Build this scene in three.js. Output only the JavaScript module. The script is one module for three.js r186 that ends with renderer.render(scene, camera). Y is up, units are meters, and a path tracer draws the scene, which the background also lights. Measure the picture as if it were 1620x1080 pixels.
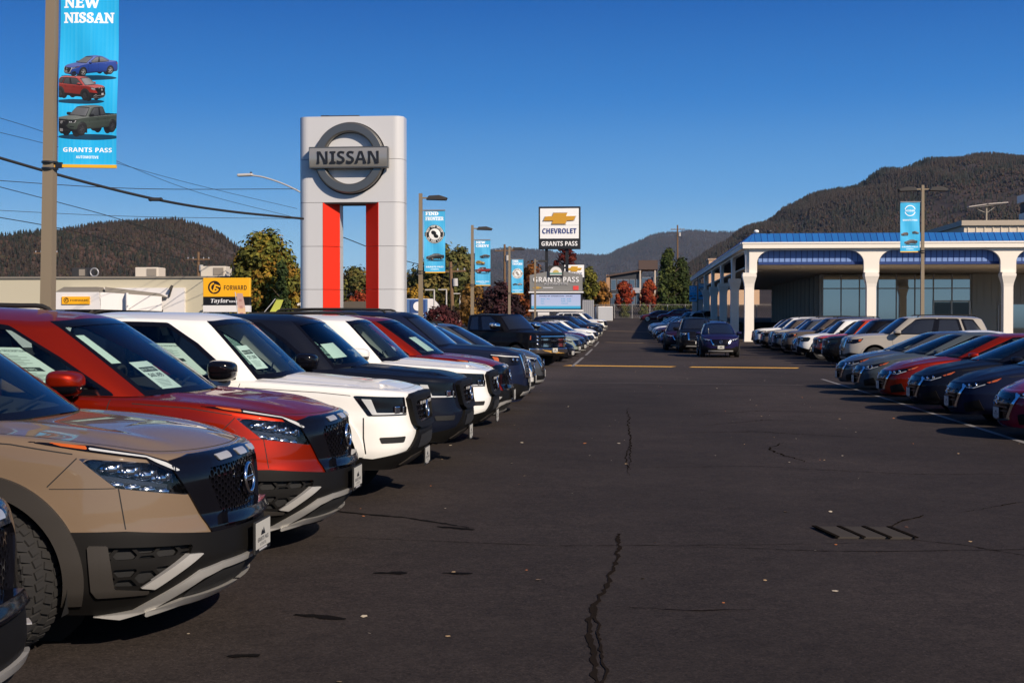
import * as THREE from 'three';
import { RoundedBoxGeometry } from 'three/addons/geometries/RoundedBoxGeometry.js';
import { mergeGeometries } from 'three/addons/utils/BufferGeometryUtils.js';
import { FontLoader } from 'three/addons/loaders/FontLoader.js';
import { TextGeometry } from 'three/addons/geometries/TextGeometry.js';

// ---------------------------------------------------------------- camera, sky, sun, exposure
const scene = new THREE.Scene();
const camera = new THREE.PerspectiveCamera(28.2, 1024 / 682, 0.1, 14000);
camera.position.set(0, 1.68, 0);
camera.rotation.set(THREE.MathUtils.degToRad(-0.85), THREE.MathUtils.degToRad(4.87), 0, 'YXZ');
const SUN = new THREE.Vector3(0.58, 0.52, 0.63).normalize();
{ // clear autumn sky: deep blue overhead, pale towards the horizon, a glow round the sun
  const W = 512, H = 256, d = new Float32Array(W * H * 4), stops = [[-1, [0.10, 0.12, 0.14]], [-0.02, [0.36, 0.5, 0.62]], [0.0, [0.42, 0.63, 0.78]], [0.055, [0.25, 0.5, 0.74]], [0.09, [0.12, 0.36, 0.7]], [0.16, [0.028, 0.2, 0.57]], [0.23, [0.006, 0.11, 0.42]], [0.4, [0.005, 0.07, 0.28]], [1, [0.006, 0.04, 0.16]]];
  for (let j = 0; j < H; j++) for (let i = 0; i < W; i++) {
    const el = ((j + 0.5) / H - 0.5) * Math.PI, az = ((i + 0.5) / W - 0.5) * 2 * Math.PI, y = Math.sin(el), x = Math.cos(el) * Math.cos(az), z = Math.cos(el) * Math.sin(az);
    let k = 0; while (k < stops.length - 2 && y > stops[k + 1][0]) k++;
    const t = THREE.MathUtils.clamp((y - stops[k][0]) / (stops[k + 1][0] - stops[k][0]), 0, 1), c = Math.max(0, x * SUN.x + y * SUN.y + z * SUN.z), glow = y > 0 ? 0.5 * c ** 12 + 1.6 * c ** 90 : 0;
    for (let q = 0; q < 3; q++) d[(j * W + i) * 4 + q] = stops[k][1][q] * (1 - t) + stops[k + 1][1][q] * t + glow * [1, 0.93, 0.82][q];
    d[(j * W + i) * 4 + 3] = 1;
  }
  const t = new THREE.DataTexture(d, W, H, THREE.RGBAFormat, THREE.FloatType); t.mapping = THREE.EquirectangularReflectionMapping; t.magFilter = THREE.LinearFilter; t.needsUpdate = true;
  scene.background = t; scene.environment = t;
}
const sun = new THREE.DirectionalLight(0xffeedb, 5.0);
sun.position.copy(SUN).multiplyScalar(200); sun.castShadow = true; sun.shadow.mapSize.set(4096, 4096);
Object.assign(sun.shadow.camera, { left: -120, right: 120, top: 120, bottom: -120, near: 1, far: 600 });
scene.add(sun, sun.target);
const renderer = new THREE.WebGLRenderer({ antialias: true });
renderer.toneMapping = THREE.LinearToneMapping; renderer.toneMappingExposure = 1.08; renderer.shadowMap.enabled = true; renderer.setSize(1024, 682);
scene.fog = new THREE.FogExp2(new THREE.Color().setRGB(0.5, 0.68, 0.95), 0.000024);
// the lot is level, then climbs gently towards the far fence
const groundY = (x, z) => { const D = -z; return D > 62 ? 1.36e-4 * (Math.min(D, 320) - 62) ** 2 * (D > 320 ? 1 : 1) : 0; };
// ---------------------------------------------------------------- helpers
function rng(seed) { let a = seed >>> 0; return () => { a = (a + 0x6d2b79f5) | 0; let t = Math.imul(a ^ (a >>> 15), 1 | a); t = (t + Math.imul(t ^ (t >>> 7), 61 | t)) ^ t; return ((t ^ (t >>> 14)) >>> 0) / 4294967296; }; }
const clamp = THREE.MathUtils.clamp, lerp = THREE.MathUtils.lerp, sstep = THREE.MathUtils.smoothstep;
const lin = (r, g, b) => new THREE.Color().setRGB(r, g, b);
const std = (c, rough = 0.8, metal = 0, o = {}) => new THREE.MeshStandardMaterial({ color: Array.isArray(c) ? lin(...c) : c, roughness: rough, metalness: metal, ...o });
const phys = (c, o = {}) => new THREE.MeshPhysicalMaterial({ color: Array.isArray(c) ? lin(...c) : c, ...o });
const usedNames = new Map();
function numbered(name) { const n = usedNames.get(name) ?? 0; usedNames.set(name, n + 1); return n ? name + '_' + String(n).padStart(3, '0') : name; }
function tag(o, label, category, group) { o.userData.label = label; o.userData.category = category; if (group) o.userData.group = group; return o; }
function thing(name, label, category, pos = [0, 0, 0], turn = 0, group) { const o = new THREE.Group(); o.name = numbered(name); o.position.set(...pos); o.rotation.y = turn; scene.add(o); return tag(o, label, category, group); }
function part(name, geo, mat, parent) { const g = Array.isArray(geo) ? mergeGeometries(geo.map(norm)) : geo; const m = new THREE.Mesh(g, mat); m.name = name; m.castShadow = m.receiveShadow = true; parent.add(m); return m; }
function struct(name, geo, mat) { const g = Array.isArray(geo) ? mergeGeometries(geo.map(norm)) : geo; const m = new THREE.Mesh(g, mat); m.name = numbered(name); m.userData.kind = 'structure'; m.castShadow = m.receiveShadow = true; scene.add(m); return m; }
function norm(g) { g = g.index ? g.toNonIndexed() : g; for (const k of Object.keys(g.attributes)) if (!['position', 'normal', 'uv'].includes(k)) g.deleteAttribute(k); if (!g.attributes.normal) g.computeVertexNormals(); if (!g.attributes.uv) g.setAttribute('uv', new THREE.BufferAttribute(new Float32Array(g.attributes.position.count * 2), 2)); g.morphAttributes = {}; return g; }
const M4 = new THREE.Matrix4(), EU = new THREE.Euler(), QT = new THREE.Quaternion(), V1 = new THREE.Vector3(), V2 = new THREE.Vector3();
function place(g, x = 0, y = 0, z = 0, rx = 0, ry = 0, rz = 0) { M4.compose(V1.set(x, y, z), QT.setFromEuler(EU.set(rx, ry, rz)), V2.set(1, 1, 1)); return g.applyMatrix4(M4); }
const box = (w, h, d, x = 0, y = 0, z = 0, rx = 0, ry = 0, rz = 0) => place(new THREE.BoxGeometry(w, h, d), x, y, z, rx, ry, rz);
const rbox = (w, h, d, r, x = 0, y = 0, z = 0, rx = 0, ry = 0, rz = 0) => place(new RoundedBoxGeometry(w, h, d, 2, r), x, y, z, rx, ry, rz);
const cyl = (r0, r1, h, n, x = 0, y = 0, z = 0, rx = 0, ry = 0, rz = 0) => place(new THREE.CylinderGeometry(r0, r1, h, n), x, y, z, rx, ry, rz);
function bar(a, b, r, n = 6, r2 = r) { const A = new THREE.Vector3(...a), B = new THREE.Vector3(...b), d = B.clone().sub(A), g = new THREE.CylinderGeometry(r2, r, d.length(), n); g.applyQuaternion(new THREE.Quaternion().setFromUnitVectors(new THREE.Vector3(0, 1, 0), d.normalize())); A.add(B).multiplyScalar(0.5); return g.translate(A.x, A.y, A.z); }
function tube(pts, r, seg = 24, n = 6) { return new THREE.TubeGeometry(new THREE.CatmullRomCurve3(pts.map((p) => new THREE.Vector3(...p))), seg, r, n); }
function extrude(pts, depth, bevel = 0, holes = [], seg = 1) { const s = new THREE.Shape(pts.map((p) => new THREE.Vector2(...p))); for (const h of holes) s.holes.push(new THREE.Path(h.map((p) => new THREE.Vector2(...p)))); return new THREE.ExtrudeGeometry(s, { depth, bevelEnabled: bevel > 0, bevelSize: bevel, bevelThickness: bevel, bevelSegments: 2, curveSegments: seg, steps: 1 }); }
function canvasTex(w, h, draw, repeat) { const c = document.createElement('canvas'); c.width = w; c.height = h; const x = c.getContext('2d'); draw(x, w, h); const t = new THREE.CanvasTexture(c); t.colorSpace = THREE.SRGBColorSpace; t.anisotropy = 8; if (repeat) { t.wrapS = t.wrapT = THREE.RepeatWrapping; } return t; }
function noiseTex(n, seed, oct, fn) {   // tileable value noise -> greyscale map
  const r = rng(seed), out = new Float32Array(n * n); let amp = 1, tot = 0;
  for (const [f, a] of oct) { const g = new Float32Array(f * f); for (let i = 0; i < g.length; i++) g[i] = r(); amp = a; tot += a;
    for (let y = 0; y < n; y++) for (let x = 0; x < n; x++) { const fx = x / n * f, fy = y / n * f, x0 = Math.floor(fx), y0 = Math.floor(fy), tx = fx - x0, ty = fy - y0, sx = tx * tx * (3 - 2 * tx), sy = ty * ty * (3 - 2 * ty), x1 = (x0 + 1) % f, y1 = (y0 + 1) % f;
      out[y * n + x] += amp * lerp(lerp(g[y0 * f + x0], g[y0 * f + x1], sx), lerp(g[y1 * f + x0], g[y1 * f + x1], sx), sy); } }
  const d = new Uint8Array(n * n * 4); for (let i = 0; i < n * n; i++) { const c = fn(out[i] / tot, i, r); d[i * 4] = c[0]; d[i * 4 + 1] = c[1]; d[i * 4 + 2] = c[2]; d[i * 4 + 3] = 255; }
  const t = new THREE.DataTexture(d, n, n); t.wrapS = t.wrapT = THREE.RepeatWrapping; t.magFilter = THREE.LinearFilter; t.minFilter = THREE.LinearMipmapLinearFilter; t.generateMipmaps = true; t.needsUpdate = true; return t;
}
function vnoise(x, y, s = 0) { const h = (i, j) => { let t = Math.imul(i + 374761 * s, 374761393) + Math.imul(j, 668265263); t = Math.imul(t ^ (t >>> 13), 1274126177); return ((t ^ (t >>> 16)) >>> 0) / 4294967296; }; const x0 = Math.floor(x), y0 = Math.floor(y), a = x - x0, b = y - y0, sx = a * a * (3 - 2 * a), sy = b * b * (3 - 2 * b); return lerp(lerp(h(x0, y0), h(x0 + 1, y0), sx), lerp(h(x0, y0 + 1), h(x0 + 1, y0 + 1), sx), sy); }
const fbm = (x, y, s = 0) => (vnoise(x, y, s) + 0.5 * vnoise(x * 2.1, y * 2.1, s + 1) + 0.25 * vnoise(x * 4.3, y * 4.3, s + 2)) / 1.75;

// ---------------------------------------------------------------- car bodies
function pchip(p) {   // monotone interpolation through [[x, y], ...]; x may fall
  const q = p[0][0] > p[p.length - 1][0] ? [...p].reverse() : p, n = q.length, h = [], d = [], m = [];
  for (let i = 0; i < n - 1; i++) { h[i] = q[i + 1][0] - q[i][0]; d[i] = (q[i + 1][1] - q[i][1]) / h[i]; }
  for (let i = 0; i < n; i++) { if (i === 0) m[i] = d[0] ?? 0; else if (i === n - 1) m[i] = d[n - 2]; else m[i] = d[i - 1] * d[i] <= 0 ? 0 : (3 * (h[i - 1] + h[i])) / ((2 * h[i] + h[i - 1]) / d[i - 1] + (h[i] + 2 * h[i - 1]) / d[i]); }
  return (x) => { if (x <= q[0][0]) return q[0][1]; if (x >= q[n - 1][0]) return q[n - 1][1]; let i = 0; while (x > q[i + 1][0]) i++; const t = (x - q[i][0]) / h[i], t2 = t * t, t3 = t2 * t; return q[i][1] * (2 * t3 - 3 * t2 + 1) + h[i] * m[i] * (t3 - 2 * t2 + t) + q[i + 1][1] * (3 * t2 - 2 * t3) + h[i] * m[i + 1] * (t3 - t2); };
}
function sdPoly(poly, r = 0) {   // signed distance, positive inside
  return (x, y) => { let d = Infinity, ins = false; for (let i = 0, j = poly.length - 1; i < poly.length; j = i++) { const ax = poly[i][0], ay = poly[i][1], bx = poly[j][0], by = poly[j][1], ex = bx - ax, ey = by - ay, wx = x - ax, wy = y - ay, t = clamp((wx * ex + wy * ey) / (ex * ex + ey * ey || 1), 0, 1), dx = wx - ex * t, dy = wy - ey * t; d = Math.min(d, dx * dx + dy * dy); if ((ay > y) !== (by > y) && x < ((bx - ax) * (y - ay)) / (by - ay) + ax) ins = !ins; } d = Math.sqrt(d); return (ins ? d : -d) + r; };
}
const range = (a, b, h) => { const n = Math.max(1, Math.ceil(Math.abs(b - a) / h - 1e-6)); return Array.from({ length: n + 1 }, (_, i) => a + ((b - a) * i) / n); };
// Mesh of the part of a parametric surface where field > 0. surf(u, v, off) -> [x, y, z]
function sheet(us, vs, field, surf, { off = 0, skirt = 0, flip = false, uvf = null } = {}) {
  const nu = us.length, nv = vs.length, F = new Float32Array(nu * nv); for (let i = 0; i < nu; i++) for (let j = 0; j < nv; j++) F[i * nv + j] = field ? field(us[i], vs[j]) : 1;
  const pos = [], nor = [], uv = [], idx = [], key = new Map(), par = [];
  const e = 1e-3, eu = (us[nu - 1] - us[0]) * e, ev = (vs[nv - 1] - vs[0]) * e;
  const normal = (u, v) => { const v0 = Math.max(vs[0], v - ev), v1 = Math.min(vs[nv - 1], v + ev), a = surf(u - eu, v, off), b = surf(u + eu, v, off), c = surf(u, v0, off), d = surf(u, v1, off); const ux = b[0] - a[0], uy = b[1] - a[1], uz = b[2] - a[2], vx = d[0] - c[0], vy = d[1] - c[1], vz = d[2] - c[2]; let nx = vy * uz - vz * uy, ny = vz * ux - vx * uz, nz = vx * uy - vy * ux; const l = Math.hypot(nx, ny, nz) || 1, s = flip ? -1 : 1; return [(s * nx) / l, (s * ny) / l, (s * nz) / l]; };
  const vert = (k, u, v) => { let n = key.get(k); if (n === undefined) { n = pos.length / 3; key.set(k, n); pos.push(...surf(u, v, off)); nor.push(...normal(u, v)); uv.push(...(uvf ? uvf(u, v) : [u, v])); par.push([u, v]); } return n; };
  const corner = (i, j) => vert(i * nv + j, us[i], vs[j]);
  const cut = (i, j, k, l) => { if (i > k || (i === k && j > l)) [i, j, k, l] = [k, l, i, j]; const a = F[i * nv + j], b = F[k * nv + l], t = clamp(a / (a - b), 0.001, 0.999); return vert(-1 - ((i * nv + j) * 2 + (i === k ? 1 : 0)), lerp(us[i], us[k], t), lerp(vs[j], vs[l], t)); };
  const edges = [];
  for (let i = 0; i < nu - 1; i++) for (let j = 0; j < nv - 1; j++) {
    const C = [[i, j], [i + 1, j], [i + 1, j + 1], [i, j + 1]], P = [], isCut = [];
    for (let c = 0; c < 4; c++) { const [a, b] = C[c], [p, q] = C[(c + 1) % 4], fa = F[a * nv + b] > 0, fb = F[p * nv + q] > 0; if (fa) { P.push(corner(a, b)); isCut.push(false); } if (fa !== fb) { P.push(cut(a, b, p, q)); isCut.push(true); } }
    if (P.length < 3) continue;
    for (let k = 1; k < P.length - 1; k++) { if (flip) idx.push(P[0], P[k], P[k + 1]); else idx.push(P[0], P[k + 1], P[k]); }
    for (let k = 0; k < P.length; k++) { const k2 = (k + 1) % P.length; if (isCut[k] && isCut[k2]) edges.push([P[k], P[k2]]); }
  }
  if (skirt) for (const [a, b] of edges) {
    const [ua, va] = par[a], [ub, vb] = par[b], pa = surf(ua, va, off), pb = surf(ub, vb, off), qa = surf(ua, va, off - skirt), qb = surf(ub, vb, off - skirt);
    const x = [pb[0] - pa[0], pb[1] - pa[1], pb[2] - pa[2]], y = [qa[0] - pa[0], qa[1] - pa[1], qa[2] - pa[2]]; let n = [x[1] * y[2] - x[2] * y[1], x[2] * y[0] - x[0] * y[2], x[0] * y[1] - x[1] * y[0]]; const l = (Math.hypot(...n) || 1) * (flip ? -1 : 1); n = n.map((c) => c / l);
    const o = pos.length / 3; pos.push(...pa, ...pb, ...qb, ...qa); for (let k = 0; k < 4; k++) nor.push(...n); uv.push(ua, va, ub, vb, ub, vb, ua, va); if (flip) idx.push(o, o + 2, o + 1, o, o + 3, o + 2); else idx.push(o, o + 1, o + 2, o, o + 2, o + 3);
  }
  const g = new THREE.BufferGeometry(); g.setAttribute('position', new THREE.Float32BufferAttribute(pos, 3)); g.setAttribute('normal', new THREE.Float32BufferAttribute(nor, 3)); g.setAttribute('uv', new THREE.Float32BufferAttribute(uv, 2)); g.setIndex(idx); return g;
}
function mirrorZ(g) { const m = g.clone(), p = m.attributes.position, n = m.attributes.normal; for (let i = 0; i < p.count; i++) { p.setZ(i, -p.getZ(i)); n.setZ(i, -n.getZ(i)); } if (m.index) { const a = m.index.array; for (let i = 0; i < a.length; i += 3) { const t = a[i + 1]; a[i + 1] = a[i + 2]; a[i + 2] = t; } } else { for (const k of Object.keys(m.attributes)) { const at = m.attributes[k], s = at.itemSize; for (let i = 0; i < at.count; i += 3) for (let c = 0; c < s; c++) { const t = at.array[(i + 1) * s + c]; at.array[(i + 1) * s + c] = at.array[(i + 2) * s + c]; at.array[(i + 2) * s + c] = t; } } } return m; }
const both = (g) => [g, mirrorZ(g)];

// A car body: a wall that runs round the plan outline, a deck (bonnet, boot) and a greenhouse loft.
function bodyShape(S) {
  const half = S.plan, loop = [...half.map(([x, z]) => new THREE.Vector3(x, 0, z)), ...half.slice(1, -1).reverse().map(([x, z]) => new THREE.Vector3(x, 0, -z))];
  const curve = new THREE.CatmullRomCurve3(loop, true, 'centripetal'), N = 1200, tab = []; let s = 0, last = null;
  for (let i = 0; i <= N; i++) { const p = curve.getPoint((i / N) * 0.5); if (last) s += p.distanceTo(last); last = p; tab.push([s, p.x, p.z]); }
  const L = s;
  const at = (q) => { const sg = q < 0 ? -1 : 1; q = clamp(Math.abs(q), 0, L); let lo = 0, hi = N; while (hi - lo > 1) { const m = (lo + hi) >> 1; if (tab[m][0] <= q) lo = m; else hi = m; } const a = tab[lo], b = tab[hi], t = (q - a[0]) / (b[0] - a[0] || 1), i0 = Math.max(0, lo - 3), i1 = Math.min(N, hi + 3); let tx = tab[i1][1] - tab[i0][1], tz = tab[i1][2] - tab[i0][2]; if (lo < 3) { tx *= lo / 3; tz = Math.abs(tz) + 1e-6; } if (hi > N - 3) { tx *= (N - hi) / 3; tz = -Math.abs(tz) - 1e-6; } const l = Math.hypot(tx, tz) || 1; return [lerp(a[1], b[1], t), lerp(a[2], b[2], t) * sg, tz / l, (-tx / l) * sg]; };
  const dF = pchip(S.dF), dS = pchip(S.dS), dR = pchip(S.dR), sh = pchip(S.shoulder), low = pchip(S.low), deckY = pchip(S.deck), fil = S.fillet ?? 0.07;
  const inset = (nx, y) => (nx > 0 ? nx * nx * dF(y) : nx * nx * dR(y)) + (1 - nx * nx) * dS(y);
  const extra = S.extra ?? (() => 0);
  const wall = (q, y, off = 0) => { const [x, z, nx, nz] = at(q), H = sh(x); const k = y - (H - fil); let d = inset(nx, y) + extra(x, y, nx) + off; if (k > 0) d -= fil - Math.sqrt(Math.max(0, fil * fil - Math.min(k, fil) ** 2)); return [x + nx * d, y, z + nz * d]; };
  const V0 = 0.8;
  const yOf = (q, v) => { const x = at(q)[0], H = sh(x), b = low(x); return v <= V0 ? b + ((H - fil - b) * v) / V0 : H - fil + fil * Math.sin(((v - V0) / (1 - V0)) * Math.PI * 0.5); };
  const wallV = (q, v, off = 0) => { const [x, z, nx, nz] = at(q), H = sh(x), b = low(x); let y, d = off; if (v <= V0) y = b + ((H - fil - b) * v) / V0; else { const a = ((v - V0) / (1 - V0)) * Math.PI * 0.5; y = H - fil + fil * Math.sin(a); d -= fil * (1 - Math.cos(a)); } d += inset(nx, y) + extra(x, y, nx); return [x + nx * d, y, z + nz * d]; };
  const [xr, xf] = S.spine;
  const deckAt = (q, w) => { const T = wallV(q, 1), cx = clamp(T[0], xr, xf), k = 1 - (1 - w) * (1 - w), x = lerp(T[0], cx, w), z = T[2] * (1 - w); return [x, lerp(T[1], deckY(cx), k) + (S.ridge ? S.ridge(x, z) * sstep(w, 0.0, 0.3) : 0), z]; };
  const find = (f, target, a, b) => { for (let i = 0; i < 50; i++) { const m = (a + b) / 2; if ((f(m) - target) * (f(a) - target) <= 0) b = m; else a = m; } return (a + b) / 2; };
  let sMid = find((q) => at(q)[0], 0, 0, L);
  const sz = (z) => Math.sign(z) * find((q) => at(q)[1], Math.abs(z), 0, S.sFront ?? sMid), sx = (x) => find((q) => at(q)[0], x, 0, L);
  const wallPatch = (poly, o = {}) => { const h = (o.h ?? 0.012) * (S.coarse ?? 1), P = poly.map(([a, y]) => [a, y]), x0 = Math.min(...P.map((p) => p[0])) - 0.03, x1 = Math.max(...P.map((p) => p[0])) + 0.03, y0 = Math.min(...P.map((p) => p[1])) - 0.03, y1 = Math.max(...P.map((p) => p[1])) + 0.03; const sd = sdPoly(P, o.grow ?? 0), f = o.field ? (u, v) => Math.min(sd(u, v), o.field(u, v)) : sd; return sheet(range(x0, x1, h), range(y0, y1, h), f, wall, o); };
  const ribbon = (pts, w, off = 0.001, surf = wall, h = 0.02) => { const P = []; for (let i = 0; i < pts.length - 1; i++) { const n = Math.max(1, Math.ceil(Math.hypot(pts[i + 1][0] - pts[i][0], pts[i + 1][1] - pts[i][1]) / h)); for (let k = 0; k < n; k++) P.push([lerp(pts[i][0], pts[i + 1][0], k / n), lerp(pts[i][1], pts[i + 1][1], k / n)]); } P.push(pts[pts.length - 1]); const pos = [], id = []; for (let i = 0; i < P.length; i++) { const a = P[Math.max(0, i - 1)], b = P[Math.min(P.length - 1, i + 1)], dx = b[0] - a[0], dy = b[1] - a[1], l = Math.hypot(dx, dy) || 1, nx = (-dy / l) * w * 0.5, ny = (dx / l) * w * 0.5; pos.push(...surf(P[i][0] + nx, P[i][1] + ny, off), ...surf(P[i][0] - nx, P[i][1] - ny, off)); if (i) id.push(2 * i - 2, 2 * i - 1, 2 * i, 2 * i - 1, 2 * i + 1, 2 * i); } const g = new THREE.BufferGeometry(); g.setAttribute('position', new THREE.Float32BufferAttribute(pos, 3)); g.setIndex(id); g.computeVertexNormals(); return g; };
  // greenhouse
  const GH = S.green, gl = (a) => new THREE.CatmullRomCurve3([...a.map((p) => new THREE.Vector3(...p)), ...a.slice(1, -1).reverse().map(([x, y, z]) => new THREE.Vector3(x, y, -z))], true, 'centripetal');
  let green = null, roofAt = null;
  if (GH) {
    const B = gl(GH.base), R = gl(GH.roof), n = 600, tb = [], tr = []; for (let i = 0; i <= n; i++) { tb.push(B.getPoint((i / n) * 0.5)); tr.push(R.getPoint((i / n) * 0.5)); }
    const get = (T, t) => { const k = clamp(t, 0, 1) * n, i = Math.min(n - 1, Math.floor(k)), f = k - i; return [lerp(T[i].x, T[i + 1].x, f), lerp(T[i].y, T[i + 1].y, f), lerp(T[i].z, T[i + 1].z, f)]; };
    green = (t, v, off = 0) => { const sg = t < 0 ? -1 : 1, a = Math.min(Math.abs(t), 1), b = get(tb, a), r = get(tr, a), b1 = get(tb, Math.max(0, a - 0.004)), b2 = get(tb, Math.min(1, a + 0.004)); let tx = b2[0] - b1[0], tz = b2[2] - b1[2]; if (a < 0.004) { tx = 0; tz = 1; } if (a > 0.996) { tx = 0; tz = -1; } const l = Math.hypot(tx, tz) || 1, nx = tz / l, nz = -tx / l; let y = lerp(b[1], r[1], v), d = off + (GH.bulge ?? 0.03) * 4 * v * (1 - v) * 0.6; if (v > 0.9) d -= 0.03 * ((v - 0.9) / 0.1) ** 2; return [lerp(b[0], r[0], v) + nx * d, y, (lerp(b[2], r[2], v) + nz * d) * sg]; };
    const rY = pchip(GH.roofY), [r0, r1] = GH.spine; roofAt = (t, w) => { const T = green(t, 1), cx = clamp(T[0], r0, r1); return [lerp(T[0], cx, w), lerp(T[1], rY(cx), 1 - (1 - w) ** 2.2), T[2] * (1 - w)]; };
  }
  return { S, L, at, wall, wallV, yOf, V0, deckAt, sz, sx, sh, low, wallPatch, ribbon, green, roofAt };
}
// ---------------------------------------------------------------- car materials
const paintOf = (c, o = {}) => phys(c, { roughness: 0.5, metalness: 0.0, specularIntensity: 0.1, clearcoat: 0.85, clearcoatRoughness: 0.02, ...o });
const CM = {
  gloss: phys([0.004, 0.004, 0.006], { roughness: 0.1, specularIntensity: 0.7 }),
  clad: phys([0.006, 0.0055, 0.005], { roughness: 0.6, specularIntensity: 0.35 }), cladLight: phys([0.035, 0.031, 0.027], { roughness: 0.5, specularIntensity: 0.6 }), black: std([0.008, 0.008, 0.008], 0.8), rubber: std([0.016, 0.015, 0.014], 0.88),
  silver: phys([0.5, 0.49, 0.46], { metalness: 0.35, roughness: 0.32, clearcoat: 0.5 }), chrome: std([0.85, 0.85, 0.85], 0.08, 1), alloy: std([0.4, 0.4, 0.4], 0.3, 0.85), darkAlloy: std([0.05, 0.05, 0.055], 0.3, 0.7),
  lens: phys([1, 1, 1], { roughness: 0.02, transmission: 1, thickness: 0, ior: 1.45 }), lampBack: std([0.05, 0.055, 0.07], 0.22, 0.7), reflector: std([0.75, 0.78, 0.82], 0.12, 1),
  amber: phys([0.5, 0.1, 0.01], { roughness: 0.2, clearcoat: 1 }), white: phys([0.5, 0.51, 0.5], { roughness: 0.25, clearcoat: 1 }), redLamp: phys([0.35, 0.01, 0.01], { roughness: 0.15, clearcoat: 1 }),
  pane: phys([0.62, 0.72, 0.7], { roughness: 0.0, transmission: 1, thickness: 0, ior: 1.5 }), darkPane: phys([0.012, 0.014, 0.018], { roughness: 0.03, clearcoat: 1, clearcoatRoughness: 0.01 }),
  cloth: std([0.025, 0.025, 0.027], 0.9), seat: std([0.05, 0.05, 0.052], 0.75),
};
// ---------------------------------------------------------------- wheels
function wheelParts(r, w, rimR, spokes, rimMat, blocks = false) {
  const h = w / 2, P = [[rimR - 0.01, -h * 0.86], [rimR + 0.02, -h * 0.94], [(rimR + r) / 2, -h], [r - 0.035, -h * 0.97], [r - 0.012, -h * 0.86], [r - 0.002, -h * 0.6], [r, 0], [r - 0.002, h * 0.6], [r - 0.012, h * 0.86], [r - 0.035, h * 0.97], [(rimR + r) / 2, h], [rimR + 0.02, h * 0.94], [rimR - 0.01, h * 0.86]];
  const tyre = [new THREE.LatheGeometry(P.map(([a, b]) => new THREE.Vector2(a, b)), blocks ? 64 : 32).rotateX(Math.PI / 2)];
  if (blocks) { const n = 44; for (let k = 0; k < n; k++) { const a = (k / n) * Math.PI * 2; for (const [z, bw, da, tw] of [[-0.098, 0.06, 0, 0.25], [-0.034, 0.052, 0.5, -0.3], [0.034, 0.052, 0, 0.3], [0.098, 0.06, 0.5, -0.25]]) { const b = a + (da * Math.PI * 2) / n; const g = new THREE.BoxGeometry(0.036, 0.016, bw); g.rotateY(tw); g.translate(0, r + 0.002 - (Math.abs(z) > 0.06 ? 0.006 : 0), z); g.rotateZ(b); tyre.push(g); } for (const z of [-1, 1]) { const g = new THREE.BoxGeometry(0.03, 0.05, 0.012); g.translate(0, r - 0.03, z * h * 0.975); g.rotateZ(a); tyre.push(g); } } }
  const rim = [new THREE.CylinderGeometry(rimR, rimR, w * 0.8, 32, 1, true).rotateX(Math.PI / 2)];
  rim.push(new THREE.TorusGeometry(rimR - 0.004, 0.012, 8, 32).translate(0, 0, h * 0.8), new THREE.CylinderGeometry(rimR * 0.28, rimR * 0.3, 0.05, 20).rotateX(Math.PI / 2).translate(0, 0, h * 0.62));
  for (let k = 0; k < spokes; k++) for (const sg of [-1, 1]) { const g = new RoundedBoxGeometry(rimR * 0.9, rimR * 0.13, 0.03, 1, 0.008); g.rotateZ(sg * 0.16); g.translate(rimR * 0.56, sg * rimR * 0.09, h * 0.66); g.rotateZ((k / spokes) * Math.PI * 2 + 0.3); rim.push(g); }
  const disc = cyl(rimR * 0.95, rimR * 0.95, 0.02, 24, 0, 0, 0, Math.PI / 2);
  return { tyre: mergeGeometries(tyre.map(norm)), rim: mergeGeometries(rim.map(norm)), disc, rimMat };
}
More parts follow.
